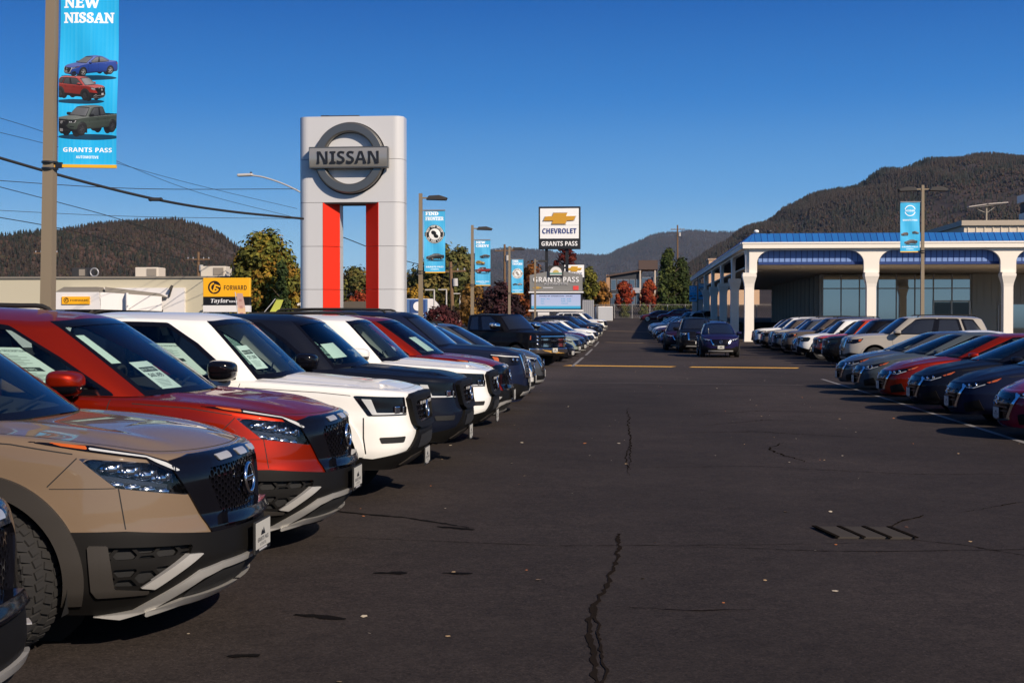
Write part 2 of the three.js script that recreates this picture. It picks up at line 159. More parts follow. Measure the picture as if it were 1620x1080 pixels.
// ---------------------------------------------------------------- assembling a kind of car: a list of { name, geo, mat, kids }
function buildKind(S) {
  const B = bodyShape(S), parts = [], h = S.res ?? 0.05, { L, at } = B, [xfw, xrw] = S.wheelX, R = S.archR, yw = S.wheelR;
  const wins = S.windows ?? [], TS = S.TS ?? 3.2, VS = S.VS ?? 0.55, sc = (p) => p.map(([t, v]) => [t * TS, v * VS]);
  const arch = (x, y, m = 0) => Math.min(Math.hypot(x - xfw, y - yw), Math.hypot(x - xrw, y - yw)) - R - m;
  const holes = (S.holes ? S.holes(B) : []).map((p) => sdPoly(p));
  const holeF = (q, y) => { let f = 1; for (const s of holes) f = Math.min(f, -s(Math.abs(q), y)); return f; };
  const shellV = (q, v) => { const y = B.yOf(q, v), a = at(q); let f = holeF(q, y); if (Math.abs(a[1]) > 0.5 && Math.abs(a[3]) > 0.5) f = Math.min(f, arch(a[0], y)); return f; };
  const vs = [...range(0, B.V0, h / 0.8), ...range(B.V0, 1, 0.2 / (S.filSeg ?? 4)).slice(1)];
  const body = [sheet(range(-L, L, h), vs, shellV, (q, v, o) => B.wallV(q, v, o))];
  let foot = null;
  if (B.green) { const lp = []; for (let i = -40; i < 40; i++) { const p = B.green(i / 40, 0); lp.push([p[0], p[2]]); } foot = sdPoly(lp); }
  const bed = S.bed ? sdPoly([[S.bed[0], -S.bed[2]], [S.bed[1], -S.bed[2]], [S.bed[1], S.bed[2]], [S.bed[0], S.bed[2]]]) : null;
  body.push(sheet(range(-L, L, h * 1.5), range(0, 1, S.deckH ?? 0.06), (q, w) => { const p = B.deckAt(q, w); let f = 1; if (foot) f = Math.min(f, 0.02 - foot(p[0], p[2])); if (bed) f = Math.min(f, -bed(p[0], p[2])); return f; }, (q, w, o) => { const p = B.deckAt(q, w); p[1] += o ?? 0; return p; }));
  if (B.green) {
    const wf = wins.map((w) => sdPoly(sc(w.poly), w.r ?? 0));
    const gh = S.gh ?? 0.012, gshell = (t, v) => { let f = 1; for (const s of wf) f = Math.min(f, -s(Math.abs(t) * TS, v * VS)); return f; };
    body.push(sheet(range(-1, 1, gh), range(0, 1, S.gv ?? 0.05), gshell, B.green), sheet(range(-1, 1, gh * 1.4), range(0, 1, 0.1), null, (t, w, o) => { const p = B.roofAt(t, w); p[1] += o ?? 0; return p; }));
    const trims = [];
    wins.forEach((w, i) => {
      const t0 = Math.min(...w.poly.map((p) => p[0])) - 0.02, t1 = Math.max(...w.poly.map((p) => p[0])) + 0.02, us = range(Math.max(w.mid ? (w.mid < 0 ? t0 : 0) : 0, w.mid ? 0 : t0), Math.min(1, t1), gh * 0.6), vv = range(0, 1, (S.gv ?? 0.05) * 0.7);
      const f = (t, v) => wf[i](Math.abs(t) * TS, v * VS) + 0.004, tw = w.trim ?? 0.022, ft = (t, v) => tw - Math.abs(wf[i](Math.abs(t) * TS, v * VS) + 0.004);
      if (w.name === 'windscreen') { const U = range(-t1, t1, gh * 0.6); parts.push({ name: 'windscreen', geo: sheet(U, vv, f, B.green, { off: -0.004 }), mat: S.pane ?? CM.darkPane }); trims.push(sheet(U, vv, ft, B.green, { off: 0.002 })); }
      else if (w.name === 'rear_window') { const U = range(-1, 1, gh * 0.6); for (const sg of [0]) { const a = sheet(range(t0, 1, gh * 0.6), vv, f, B.green, { off: -0.004 }); parts.push({ name: 'rear_window', geo: mergeGeometries([a, mirrorZ(a)]), mat: S.rearPane ?? S.pane ?? CM.darkPane }); const b = sheet(range(t0, 1, gh * 0.6), vv, ft, B.green, { off: 0.002 }); trims.push(b, mirrorZ(b)); } }
      else { const a = sheet(us, vv, f, B.green, { off: -0.004 }), b = sheet(us, vv, ft, B.green, { off: 0.002 }); parts.push({ name: 'side_window', geo: a, mat: w.dark ? CM.darkPane : S.pane ?? CM.darkPane }, { name: 'side_window', geo: mirrorZ(a), mat: w.dark ? CM.darkPane : S.pane ?? CM.darkPane }); trims.push(b, mirrorZ(b)); }
    });
    if (trims.length) parts.push({ name: 'window_trim', geo: trims, mat: CM.gloss });
  }
  parts.unshift({ name: 'body', geo: body, mat: 'paint' });
  // underside, wheel wells, cabin lining
  const dark = [];
  dark.push(sheet(range(-L, L, 0.15), [0, 0.5, 1], (q, w) => { const b = B.wallV(q, 0), x = b[0] * (1 - 0.3 * w), z = b[2] * (1 - w); return Math.abs(z) > 0.5 ? arch(x, yw, 0.02) : 0.2; }, (q, w, o) => { const b = B.wallV(q, 0); return [lerp(b[0], clamp(b[0], -1.2, 1.2), w), b[1] + 0.02, b[2] * (1 - w)]; }, { flip: true }));
  dark.push(sheet(range(-L, L, 0.1), range(0.0, 0.78, 0.08), (q, v) => { const y = B.yOf(q, v), a = at(q); return Math.min(arch(a[0], y, 0.03), holeF(q, y) - 0.03); }, (q, v, o) => B.wallV(q, v, -0.06 + (o ?? 0))));
  for (const x of S.wheelX) for (const sg of [-1, 1]) { const Z = S.halfW; dark.push(new THREE.CylinderGeometry(R + 0.02, R + 0.02, 0.42, 28, 1, true, -Math.PI * 0.62, Math.PI * 1.24).rotateX(Math.PI / 2).rotateZ(Math.PI).translate(x, yw, sg * (Z - 0.25)), new THREE.CircleGeometry(R + 0.02, 28).rotateY(sg > 0 ? 0 : Math.PI).translate(x, yw, sg * (Z - 0.45))); }
  if (S.rails) { const [a, b, z, y] = S.rails; for (const sg of [-1, 1]) dark.push(tube([[a, y - 0.07, sg * z], [a - 0.06, y - 0.015, sg * z], [a - 0.3, y, sg * z], [b + 0.3, y, sg * z], [b + 0.06, y - 0.02, sg * z], [b, y - 0.07, sg * z]], 0.02, 30, 8)); }
  if (S.bed) { const [a, b, z] = S.bed, y = S.bedY; dark.push(box(b - a, 0.02, z * 2, (a + b) / 2, y - 0.45, 0), box(b - a, 0.45, 0.02, (a + b) / 2, y - 0.22, z), box(b - a, 0.45, 0.02, (a + b) / 2, y - 0.22, -z), box(0.02, 0.45, z * 2, a, y - 0.22, 0), box(0.02, 0.45, z * 2, b, y - 0.22, 0)); }
  parts.push({ name: 'underbody', geo: dark, mat: CM.black });
  if (S.seats) {
    const g = [box(S.cab[0] - S.cab[1], 0.04, S.halfW * 1.7, (S.cab[0] + S.cab[1]) / 2, 0.55, 0), rbox(0.5, 0.16, S.halfW * 1.62, 0.05, S.cab[0] - 0.22, S.dashY, 0, 0, 0, -0.12), new THREE.TorusGeometry(0.18, 0.016, 8, 24).rotateY(Math.PI / 2).rotateZ(-0.4).translate(S.cab[0] - 0.55, S.dashY + 0.03, -0.38)];
    const seat = [], sy = S.seatY ?? 0;
    for (const [x, n] of S.seats) for (const z of n === 2 ? [-0.38, 0.38] : [-0.42, 0, 0.42]) seat.push(rbox(0.5, 0.14, 0.48, 0.05, x + 0.2, 0.82 + sy, z), rbox(0.14, 0.62, 0.46, 0.06, x - 0.1, 1.12 + sy, z, 0, 0, 0.2), rbox(0.1, 0.17, 0.26, 0.045, x - 0.19, 1.5 + sy, z, 0, 0, 0.15));
    parts.push({ name: 'dashboard', geo: g, mat: CM.cloth }, { name: 'seats', geo: seat, mat: CM.seat });
  }
  const W = S.wheel;
  for (const x of S.wheelX) for (const sg of [1, -1]) parts.push({ name: 'wheel', pos: [x, S.wheelR, sg * (S.halfW - S.wheelIn)], turn: sg > 0 ? 0 : Math.PI, kids: [{ name: 'tyre', geo: W.tyre, mat: CM.rubber }, { name: 'rim', geo: W.rim, mat: W.rimMat }, { name: 'brake_disc', geo: W.disc, mat: CM.black }] });
  for (const p of S.details(B, arch)) parts.push(p);
  for (const p of parts) if (p.geo && Array.isArray(p.geo)) p.geo = mergeGeometries(p.geo.map(norm));
  for (const p of parts) for (const k of p.kids ?? []) if (Array.isArray(k.geo)) k.geo = mergeGeometries(k.geo.map(norm));
  return { parts, S, B };
}
function addCar(kind, name, paint, [x, z], turn, label, category, group, o = {}) {
  const root = thing(name, label, category, [x, o.y ?? groundY(x, z), z], turn, group);
  if (o.pitch) root.rotation.z = o.pitch;
  const swap = (m) => (m === 'paint' ? paint : o.swap?.get(m) ?? m);
  for (const p of [...kind.parts, ...(o.more ?? [])]) {
    if (o.omit?.includes(p.name)) continue;
    if (p.kids) { const g = new THREE.Group(); g.name = p.name; g.position.set(...(p.pos ?? [0, 0, 0])); g.rotation.y = p.turn ?? 0; root.add(g); for (const k of p.kids) { const q = part(k.name, k.geo, swap(k.mat), g); if (k.stuff) q.userData.kind = 'stuff'; } }
    else { const m = part(p.name, p.geo, swap(p.mat), root); if (p.label) m.userData.label = p.label; }
  }
  return root;
}
// arc flares over the wheels
function flares(B, S, r0, r1, off, y0 = 0) { const out = []; for (const x of S.wheelX) { const q0 = B.sx(x + r1 + 0.05), q1 = B.sx(x - r1 - 0.05), f = (q, y) => { const a = B.at(q), d = Math.hypot(a[0] - x, y - S.wheelR); return Math.min(d - r0, r1 - d, y - y0); }; out.push(sheet(range(q0, q1, S.res * 0.7), range(B.low(x) + 0.0, S.wheelR + r1 + 0.03, S.res * 0.7), f, B.wall, { off, skirt: 0.05 })); } return out; }
const plateTex = canvasTex(128, 72, (c, w, h) => { c.fillStyle = '#e4e2d8'; c.fillRect(0, 0, w, h); c.fillStyle = '#20242a'; c.beginPath(); c.moveTo(44, 34); c.lineTo(56, 20); c.lineTo(63, 26); c.lineTo(70, 16); c.lineTo(84, 34); c.fill(); c.font = 'bold 15px sans-serif'; c.textAlign = 'center'; c.fillText('GRANTS PASS', w / 2, 48); c.font = '9px sans-serif'; c.fillText('AUTOMOTIVE', w / 2, 59); c.fillStyle = '#1b1b1b'; c.fillRect(0, 64, w, 8); c.fillStyle = '#ddd'; c.fillRect(30, 65, 68, 5); });
const plateMat = std([0.62, 0.62, 0.62], 0.4, 0, { map: plateTex });
function plateParts(x, y, tilt = 0) { const pg = new THREE.PlaneGeometry(0.3, 0.165).rotateY(Math.PI / 2).translate(0.0085, 0, 0), f = rbox(0.014, 0.18, 0.32, 0.006); for (const g of [pg, f]) { g.rotateZ(tilt); g.translate(x, y, 0); } return [{ name: 'number_plate_frame', geo: f, mat: CM.black }, { name: 'number_plate', geo: pg, mat: plateMat }]; }
function emblem(x, y, r, tilt = 0, bars = true) { const g = [new THREE.TorusGeometry(r, r * 0.16, 8, 32).rotateY(Math.PI / 2)]; if (bars) g.push(rbox(0.014, r * 0.34, r * 2.35, 0.006)); const m = mergeGeometries(g.map(norm)); m.rotateZ(tilt); m.translate(x, y, 0); return { name: 'grille_emblem', geo: m, mat: CM.chrome }; }
function mirrorParts(x, y, z, mat, size = 1, armY = -0.1) { const out = []; for (const sg of [1, -1]) { const mk = (lower) => { const g = new THREE.SphereGeometry(1, 24, 16); const p = g.attributes.position; for (let i = 0; i < p.count; i++) { let a = p.getX(i), b = p.getY(i), c = p.getZ(i); const e = (v, k) => Math.sign(v) * Math.abs(v) ** k; a = e(a, 0.8); b = e(b, 0.55); c = e(c, 0.6); if (a < 0) a *= 0.4; if (b < 0) b *= lower ? 0.95 : 0.25; const k = lower ? 0.97 : 1; p.setXYZ(i, a * 0.15 * size * k, b * 0.085 * size * k, c * 0.125 * size * k * (1 + 0.12 * b)); } g.computeVertexNormals(); return g.translate(x, y, sg * (z + 0.16 * size)); }; out.push({ name: 'wing_mirror', kids: [{ name: 'mirror_shell', geo: mk(false), mat }, { name: 'mirror_lower', geo: mk(true), mat: CM.gloss }, { name: 'mirror_arm', geo: rbox(0.1, 0.06, 0.16, 0.02, x + 0.02, y + armY + 0.02, sg * (z + 0.03)), mat: CM.gloss }] }); } return out; }
// ---------------------------------------------------------------- ground
const asphaltGrain = noiseTex(512, 11, [[8, 0.5], [32, 0.6], [128, 1.0], [256, 1.4], [512, 1.6]], (v, i, r) => { const c = clamp(150 + (v - 0.5) * 130 + (r() - 0.5) * 18 + (r() < 0.006 ? 90 : 0) - (r() < 0.01 ? 70 : 0), 30, 255); return [c, c * 0.985, c * 0.97]; });
asphaltGrain.colorSpace = THREE.SRGBColorSpace;
const asphaltBump = asphaltGrain.clone(); asphaltBump.colorSpace = THREE.NoColorSpace; asphaltBump.needsUpdate = true;
{
  const xs = [-900, -500, -260, -140, -90, -60, -40, -28, -20, ...range(-14, 16, 0.5), 20, 28, 40, 60, 90, 140, 260, 500, 900], zs = [120, 60, 30, 12, 4, ...range(0, -40, 0.5), ...range(-41, -120, 2), ...range(-123, -330, 6), -400, -520, -700, -1000, -1500, -2200, -3200, -5000], nx = xs.length, nz = zs.length;
  const pos = [], uv = [], col = [], idx = [];
  for (let j = 0; j < nz; j++) for (let i = 0; i < nx; i++) {
    const x = xs[i] * (zs[j] < -400 ? 4.5 : 1), z = zs[j], lot = x > -11 && x < 60;
    pos.push(x, groundY(x, z), z); uv.push(x / 2.6, z / 2.6);
    let k = 0.84 + 0.7 * (fbm(x * 0.22 + 40, z * 0.16, 3) - 0.5) + 0.36 * (fbm(x * 1.3, z * 1.1, 9) - 0.5);
    k *= 1 + 0.34 * Math.exp(-(((x + 1.75 - 0.012 * z) / 0.35) ** 2)) * vnoise(z * 0.4, 3) * sstep(-z, 9, 14) + 0.1 * Math.exp(-(((x - 2.2) / 0.9) ** 2));   // worn wheel tracks
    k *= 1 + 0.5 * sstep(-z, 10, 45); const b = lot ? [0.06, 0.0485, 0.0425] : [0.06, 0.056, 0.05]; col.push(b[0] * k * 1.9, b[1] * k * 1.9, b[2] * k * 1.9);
  }
  for (let j = 0; j < nz - 1; j++) for (let i = 0; i < nx - 1; i++) { const a = j * nx + i, b = a + 1, c = a + nx, d = c + 1; idx.push(a, b, c, b, d, c); }
  const g = new THREE.BufferGeometry(); g.setAttribute('position', new THREE.Float32BufferAttribute(pos, 3)); g.setAttribute('uv', new THREE.Float32BufferAttribute(uv, 2)); g.setAttribute('color', new THREE.Float32BufferAttribute(col, 3)); g.setIndex(idx); g.computeVertexNormals();
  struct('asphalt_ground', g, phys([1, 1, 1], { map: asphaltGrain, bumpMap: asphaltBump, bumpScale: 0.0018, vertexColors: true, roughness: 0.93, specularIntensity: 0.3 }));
}
function groundRibbon(pts, w, lift, jag = 0, seed = 1, taper = false) {   // a strip that lies on the ground; pts [x, D]
  const r = rng(seed), P = []; for (let i = 0; i < pts.length - 1; i++) { const n = Math.max(1, Math.ceil(Math.hypot(pts[i + 1][0] - pts[i][0], pts[i + 1][1] - pts[i][1]) / (jag ? 0.05 : 1.5))); for (let k = 0; k < n; k++) P.push([lerp(pts[i][0], pts[i + 1][0], k / n), lerp(pts[i][1], pts[i + 1][1], k / n)]); } P.push(pts[pts.length - 1]);
  const pos = [], id = []; let off = 0; for (let i = 0; i < P.length; i++) { const a = P[Math.max(0, i - 1)], b = P[Math.min(P.length - 1, i + 1)], dx = b[0] - a[0], dy = b[1] - a[1], l = Math.hypot(dx, dy) || 1; off = off * 0.8 + (r() - 0.5) * jag; const ww = w * 0.5 * (jag ? 0.35 + 1.1 * r() : 1) * (taper ? Math.sin((Math.PI * (i + 0.4)) / P.length) ** 0.6 : 1), nx = -dy / l, ny = dx / l; for (const s of [1, -1]) { const x = P[i][0] + nx * (off + s * ww), D = P[i][1] + ny * (off + s * ww); pos.push(x, groundY(x, -D) + lift, -D); } if (i) id.push(2 * i - 2, 2 * i - 1, 2 * i, 2 * i - 1, 2 * i + 1, 2 * i); }
  const g = new THREE.BufferGeometry(); g.setAttribute('position', new THREE.Float32BufferAttribute(pos, 3)); g.setIndex(id); g.computeVertexNormals(); if (g.attributes.normal.getY(0) < 0) { for (let i = 0; i < id.length; i += 3) [id[i], id[i + 1]] = [id[i + 1], id[i]]; g.setIndex(id); g.computeVertexNormals(); } return g;
}
const worn = noiseTex(128, 5, [[8, 1], [32, 1], [128, 1]], (v) => { const c = clamp(150 + v * 150, 0, 255); return [c, c, c]; });
const crackMat = phys([0.017, 0.0135, 0.0115], { roughness: 1, specularIntensity: 0 }), sealMat = phys([0.007, 0.006, 0.005], { roughness: 0.9, specularIntensity: 0.1 }), yellowMat = std([0.8, 0.42, 0.05], 0.75), whiteLine = std([0.2, 0.19, 0.18], 0.85), fadedLine = phys([0.095, 0.085, 0.08], { roughness: 0.95, specularIntensity: 0.2 });
struct('pavement_crack', [groundRibbon([[-0.13, 5.8], [-0.14, 6.33], [-0.19, 7.2], [-0.2, 7.6], [-0.15, 8.38], [-0.09, 9.3], [-0.08, 9.74], [-0.06, 10.75]], 0.03, 0.004, 0.022, 3), groundRibbon([[-0.13, 5.8], [-0.11, 6.5], [-0.17, 7.3], [-0.19, 8.0]], 0.014, 0.005, 0.02, 8), groundRibbon([[0.02, 15.3], [0.05, 18], [0.04, 20.5], [0, 26.5]], 0.02, 0.004, 0.025, 4, true), groundRibbon([[0.02, 14.8], [-0.02, 16.8], [0.04, 19]], 0.014, 0.0045, 0.02, 5, true), groundRibbon([[-0.1, 8.0], [0.39, 7.91], [0.75, 7.98]], 0.014, 0.004, 0.02, 6, true), groundRibbon([[2.15, 11.3], [2.32, 11.7], [2.55, 12.0]], 0.03, 0.004, 0.03, 7, true), groundRibbon([[2.12, 10.69], [2.49, 10.45], [2.95, 9.85]], 0.015, 0.004, 0.02, 9, true), groundRibbon([[2.15, 19.06], [1.85, 17.93], [1.95, 17.2], [2.12, 16.4]], 0.03, 0.004, 0.05, 10, true), groundRibbon([[1.2, 22], [2.3, 23.4], [3.4, 23.1]], 0.03, 0.004, 0.05, 12, true), groundRibbon([[-2.6, 10.45], [-1.4, 10.26], [-0.53, 10.12], [0.98, 10.3], [2.06, 10.5]], 0.012, 0.004, 0.012, 13, true), groundRibbon([[0.1, 10.2], [1.6, 10.05], [3.2, 10.3], [4.6, 10.2]], 0.014, 0.0042, 0.015, 31, true), groundRibbon([[-0.2, 15.6], [1.5, 15.9], [3.1, 15.2], [5.0, 15.4]], 0.018, 0.004, 0.03, 32, true), groundRibbon([[0.4, 20.4], [1.9, 20.9], [3.9, 19.6]], 0.025, 0.004, 0.04, 33, true), groundRibbon([[2.9, 12.2], [3.6, 12.9], [4.9, 13.1]], 0.016, 0.004, 0.03, 34, true), groundRibbon([[1.1, 24.5], [2.6, 25.8], [4.4, 25.2]], 0.03, 0.004, 0.05, 36, true)], crackMat);
struct('sealant_streak', [groundRibbon([[-2.9, 12.0], [-2.39, 11.72], [-1.89, 11.48], [-1.52, 11.16], [-1.25, 10.92]], 0.05, 0.004, 0.015, 14, true), groundRibbon([[-1.55, 11.0], [-1.22, 10.86]], 0.09, 0.0045, 0.02, 15, true), groundRibbon([[-1.69, 8.92], [-1.46, 8.94]], 0.1, 0.004, 0.02, 16, true), groundRibbon([[-1.23, 8.96], [-1.03, 8.97]], 0.07, 0.004, 0.02, 17, true), groundRibbon([[-1.9, 7.62], [-1.58, 7.53]], 0.1, 0.004, 0.02, 18, true), groundRibbon([[-2.0, 6.65], [-1.84, 6.66]], 0.07, 0.004, 0.02, 19, true)], sealMat);
struct('yellow_line', [groundRibbon([[-2.33, 51.6], [1.7, 50.4]], 0.85, 0.006), groundRibbon([[2.3, 50.2], [6.1, 49.4]], 0.85, 0.006)], yellowMat);
struct('stall_line', [groundRibbon([[5.46, 12], [5.47, 19.3], [5.58, 30.2], [5.62, 40]], 0.1, 0.006), groundRibbon([[-2.04, 50.4], [-2.06, 63]], 0.12, 0.01), groundRibbon([[-2.06, 67], [-2.08, 80]], 0.12, 0.006), groundRibbon([[-2.08, 86], [-2.1, 99]], 0.12, 0.006)], whiteLine);
struct('faded_line', [groundRibbon([[-6, 36.8], [-1.62, 37.2], [4.6, 36.2]], 0.22, 0.006)], fadedLine);
struct('far_line', [groundRibbon([[-1.6, 97.6], [2.6, 94]], 0.5, 0.006), groundRibbon([[-2.0, 135], [2.1, 131]], 0.5, 0.006)], std([0.28, 0.18, 0.08], 0.85));
{ // slotted drain slab let into the asphalt
  const d = thing('storm_drain', 'small grey concrete drain slab with four dark slots in the asphalt', 'drain', [1.83, 0.0, -10.93], 0.02), slab = phys([0.056, 0.049, 0.042], { roughness: 0.95, specularIntensity: 0.1 });
  for (let i = 0; i < 3; i++) part('slab', extrude([[-0.30 + i * 0.2, 0.27], [-0.12 + i * 0.2, 0.27], [-0.03 + i * 0.2, -0.26], [-0.21 + i * 0.2, -0.26]], 0.012, 0.003).rotateX(-Math.PI / 2).translate(0, 0.0, 0), slab, d);
  for (let i = 0; i < 4; i++) part('slot', box(0.034, 0.008, 0.57, 0, 0, 0, 0, 0.168, 0).translate(-0.265 + i * 0.2, 0.017, 0), phys([0.011, 0.009, 0.0075], { roughness: 1, specularIntensity: 0 }), d);
}
{ // scattered autumn leaves
  const r = rng(77), n = 230, g = new THREE.BufferGeometry(); g.setAttribute('position', new THREE.Float32BufferAttribute([0, 0.004, 0.5, 0.35, 0.012, 0.15, 0.22, 0.006, -0.45, -0.25, 0.014, -0.4, -0.4, 0.008, 0.1, 0, 0.03, 0], 3)); g.setIndex([5, 0, 1, 5, 1, 2, 5, 2, 3, 5, 3, 4, 5, 4, 0]); g.computeVertexNormals();
  const im = new THREE.InstancedMesh(g, std(0xffffff, 0.8, 0, { side: THREE.DoubleSide }), n), m = new THREE.Matrix4(), q = new THREE.Quaternion(), e = new THREE.Euler(), c = new THREE.Color();
  for (let i = 0; i < n; i++) { const D = 5 + 55 * r() ** 1.3, x = lerp(-2.4, 5.5, r() < 0.5 ? r() : r() ** 2), s = lerp(0.018, 0.05, r() ** 2); m.compose(new THREE.Vector3(x, 0.004, -D), q.setFromEuler(e.set((r() - 0.5) * 0.4, r() * 6, (r() - 0.5) * 0.4)), new THREE.Vector3(s * 1.3, s * 2, s)); im.setMatrixAt(i, m); const k = r(); im.setColorAt(i, k < 0.4 ? c.setRGB(0.42, 0.28, 0.14) : k < 0.7 ? c.setRGB(0.4, 0.13, 0.03) : c.setRGB(0.5, 0.42, 0.3)); }
  im.name = 'fallen_leaves'; im.userData.kind = 'stuff'; tag(im, 'small dry brown and orange leaves scattered over the asphalt', 'leaves'); im.receiveShadow = true; scene.add(im);
}
// ---------------------------------------------------------------- wooded hills
const fir = (() => { const g = [new THREE.ConeGeometry(0.2, 0.55, 6, 1).translate(0, 0.28, 0), new THREE.ConeGeometry(0.15, 0.45, 6, 1).translate(0.01, 0.52, 0), new THREE.ConeGeometry(0.09, 0.36, 5, 1).translate(0, 0.8, 0.01)]; return mergeGeometries(g.map(norm)); })();
const crownBall = (() => { const g = new THREE.IcosahedronGeometry(0.42, 1), p = g.attributes.position; for (let i = 0; i < p.count; i++) { const k = 0.8 + 0.4 * vnoise(p.getX(i) * 9 + 5, p.getY(i) * 9 + p.getZ(i) * 7, 4); p.setXYZ(i, p.getX(i) * k, p.getY(i) * k * 1.1 + 0.42, p.getZ(i) * k); } g.computeVertexNormals(); return g; })();
function hill(name, label, dist, prof, depth, base, trees, size, seed, earth) {   // prof: [x, ridge height] along the ridge
  const H0 = pchip(prof), H = (x) => H0(x) * (1 + 0.07 * (fbm(x / (depth * 0.045), seed * 3.7, seed + 50) - 0.45)), x0 = prof[0][0], x1 = prof[prof.length - 1][0], nx = 120, nz = 44, pos = [], col = [], idx = [], yAt = (x, t) => { const k = t < 1 ? sstep(t, 0, 1) ** 0.8 * 0.55 + 0.45 * t : 1 - 0.8 * (t - 1); const bumps = (fbm(x / (depth * 0.18) + seed, t * 4, seed) - 0.5) * H(x) * 0.26 * Math.sin(Math.PI * clamp(t, 0, 1)); return base + (H(x) - base) * k + bumps; };
  for (let j = 0; j <= nz; j++) for (let i = 0; i <= nx; i++) { const x = lerp(x0, x1, i / nx), t = (j / nz) * 1.4; pos.push(x, yAt(x, t), -(dist - depth + depth * t)); const k = fbm(x / (depth * 0.05), t * 22, seed + 7), w = fbm(x / (depth * 0.2), t * 6, seed + 2); col.push(...earth.map((e, q) => e * (0.5 + 0.9 * k) * (0.55 + 0.9 * w) * (q === 0 ? 0.85 + 0.4 * w : 1))); }
  for (let j = 0; j < nz; j++) for (let i = 0; i < nx; i++) { const a = j * (nx + 1) + i, b = a + 1, c = a + nx + 1, d = c + 1; idx.push(a, b, c, b, d, c); }
  const g = new THREE.BufferGeometry(); g.setAttribute('position', new THREE.Float32BufferAttribute(pos, 3)); g.setAttribute('color', new THREE.Float32BufferAttribute(col, 3)); g.setIndex(idx); g.computeVertexNormals(); struct(name, g, new THREE.MeshStandardMaterial({ vertexColors: true, roughness: 1 }));
  const r = rng(seed), im = new THREE.InstancedMesh(fir, std(0xffffff, 0.95), trees), im2 = new THREE.InstancedMesh(crownBall, std(0xffffff, 0.95), Math.floor(trees * 0.7)), m = new THREE.Matrix4(), q = new THREE.Quaternion(), c = new THREE.Color(), V = new THREE.Vector3(), Sx = new THREE.Vector3(); im.castShadow = im2.castShadow = true;
  for (const [mesh, n, kind] of [[im, trees, 0], [im2, Math.floor(trees * 0.7), 1]]) for (let i = 0; i < n; i++) {
    const ridge = !kind && i < n * 0.12; let x, t; do { x = lerp(x0, x1, r()); t = ridge ? 0.97 + 0.05 * r() : 0.02 + r() * 0.98; } while (!ridge && fbm(x / (depth * 0.11), t * 9, seed + 21) < (kind ? 0.3 : 0.42) && r() < 0.8);
    const s = size * lerp(0.45, 1.35, r() ** 1.3) * (kind ? 0.55 : ridge ? 1.15 : 1), gr = fbm(x / (depth * 0.16), t * 7, seed + 33), dk = (0.7 + 0.6 * r()) * 0.72;
    m.compose(V.set(x, yAt(x, t) - s * 0.05, -(dist - depth + depth * t)), q.identity(), Sx.set(s * (kind ? 0.8 : lerp(0.8, 1.25, r())), s, s * 0.9)); mesh.setMatrixAt(i, m);
    if (kind) mesh.setColorAt(i, r() < 0.6 ? c.setRGB(0.062 * dk, 0.034 * dk, 0.022 * dk) : c.setRGB(0.05 * dk, 0.04 * dk, 0.02 * dk)); else mesh.setColorAt(i, gr + (r() - 0.5) * 0.35 < 0.5 ? c.setRGB(0.015 * dk, 0.019 * dk, 0.011 * dk) : c.setRGB(0.036 * dk, 0.025 * dk, 0.016 * dk));
  }
  im.name = 'fir_forest'; im2.name = 'bare_forest'; usedNames.set('fir_forest', (usedNames.get('fir_forest') ?? 0) + 1); const k = usedNames.get('fir_forest') - 1; if (k) { im.name += '_00' + k; im2.name += '_00' + k; }
  im.userData.kind = im2.userData.kind = 'stuff'; tag(im, 'dark conifers covering ' + label, 'forest'); tag(im2, 'bare brown woods mixed among conifers on ' + label, 'forest'); scene.add(im, im2);
}
hill('wooded_hill', 'the high wooded hill behind the blue roofed showroom', 2660, [[-100, 20], [0, 52], [81, 84], [153, 132], [190, 152], [225, 176], [270, 188], [309, 217], [394, 247], [440, 256], [490, 283], [530, 288], [575, 306], [610, 305], [659, 318], [755, 305], [912, 290], [1093, 250], [1400, 150]], 1500, 0, 80000, 8.5, 5, [0.044, 0.027, 0.02]);
hill('wooded_hill', 'the rounded wooded hill behind the beige repair shop', 1500, [[-1050, 59], [-850, 69], [-690, 77.8], [-645, 80], [-624, 84.8], [-595, 86], [-579, 86], [-558, 104], [-525, 110.4], [-511, 113.7], [-488, 107], [-463, 96], [-447, 85], [-429, 74], [-405, 63], [-384, 55.5], [-360, 51], [-300, 44], [-160, 24], [0, 8]], 800, 2, 46000, 6.6, 9, [0.056, 0.034, 0.023]);
hill('far_ridge', 'the long hazy ridge beyond the end of the lane', 9000, [[-2500, 182], [-1750, 232], [-1333, 315], [-1033, 429], [-800, 465], [-550, 452], [-250, 425], [17, 482], [217, 565], [500, 575], [717, 569], [1000, 682], [1500, 815], [2333, 649]], 3000, 66, 40000, 18, 13, [0.03, 0.026, 0.022]);
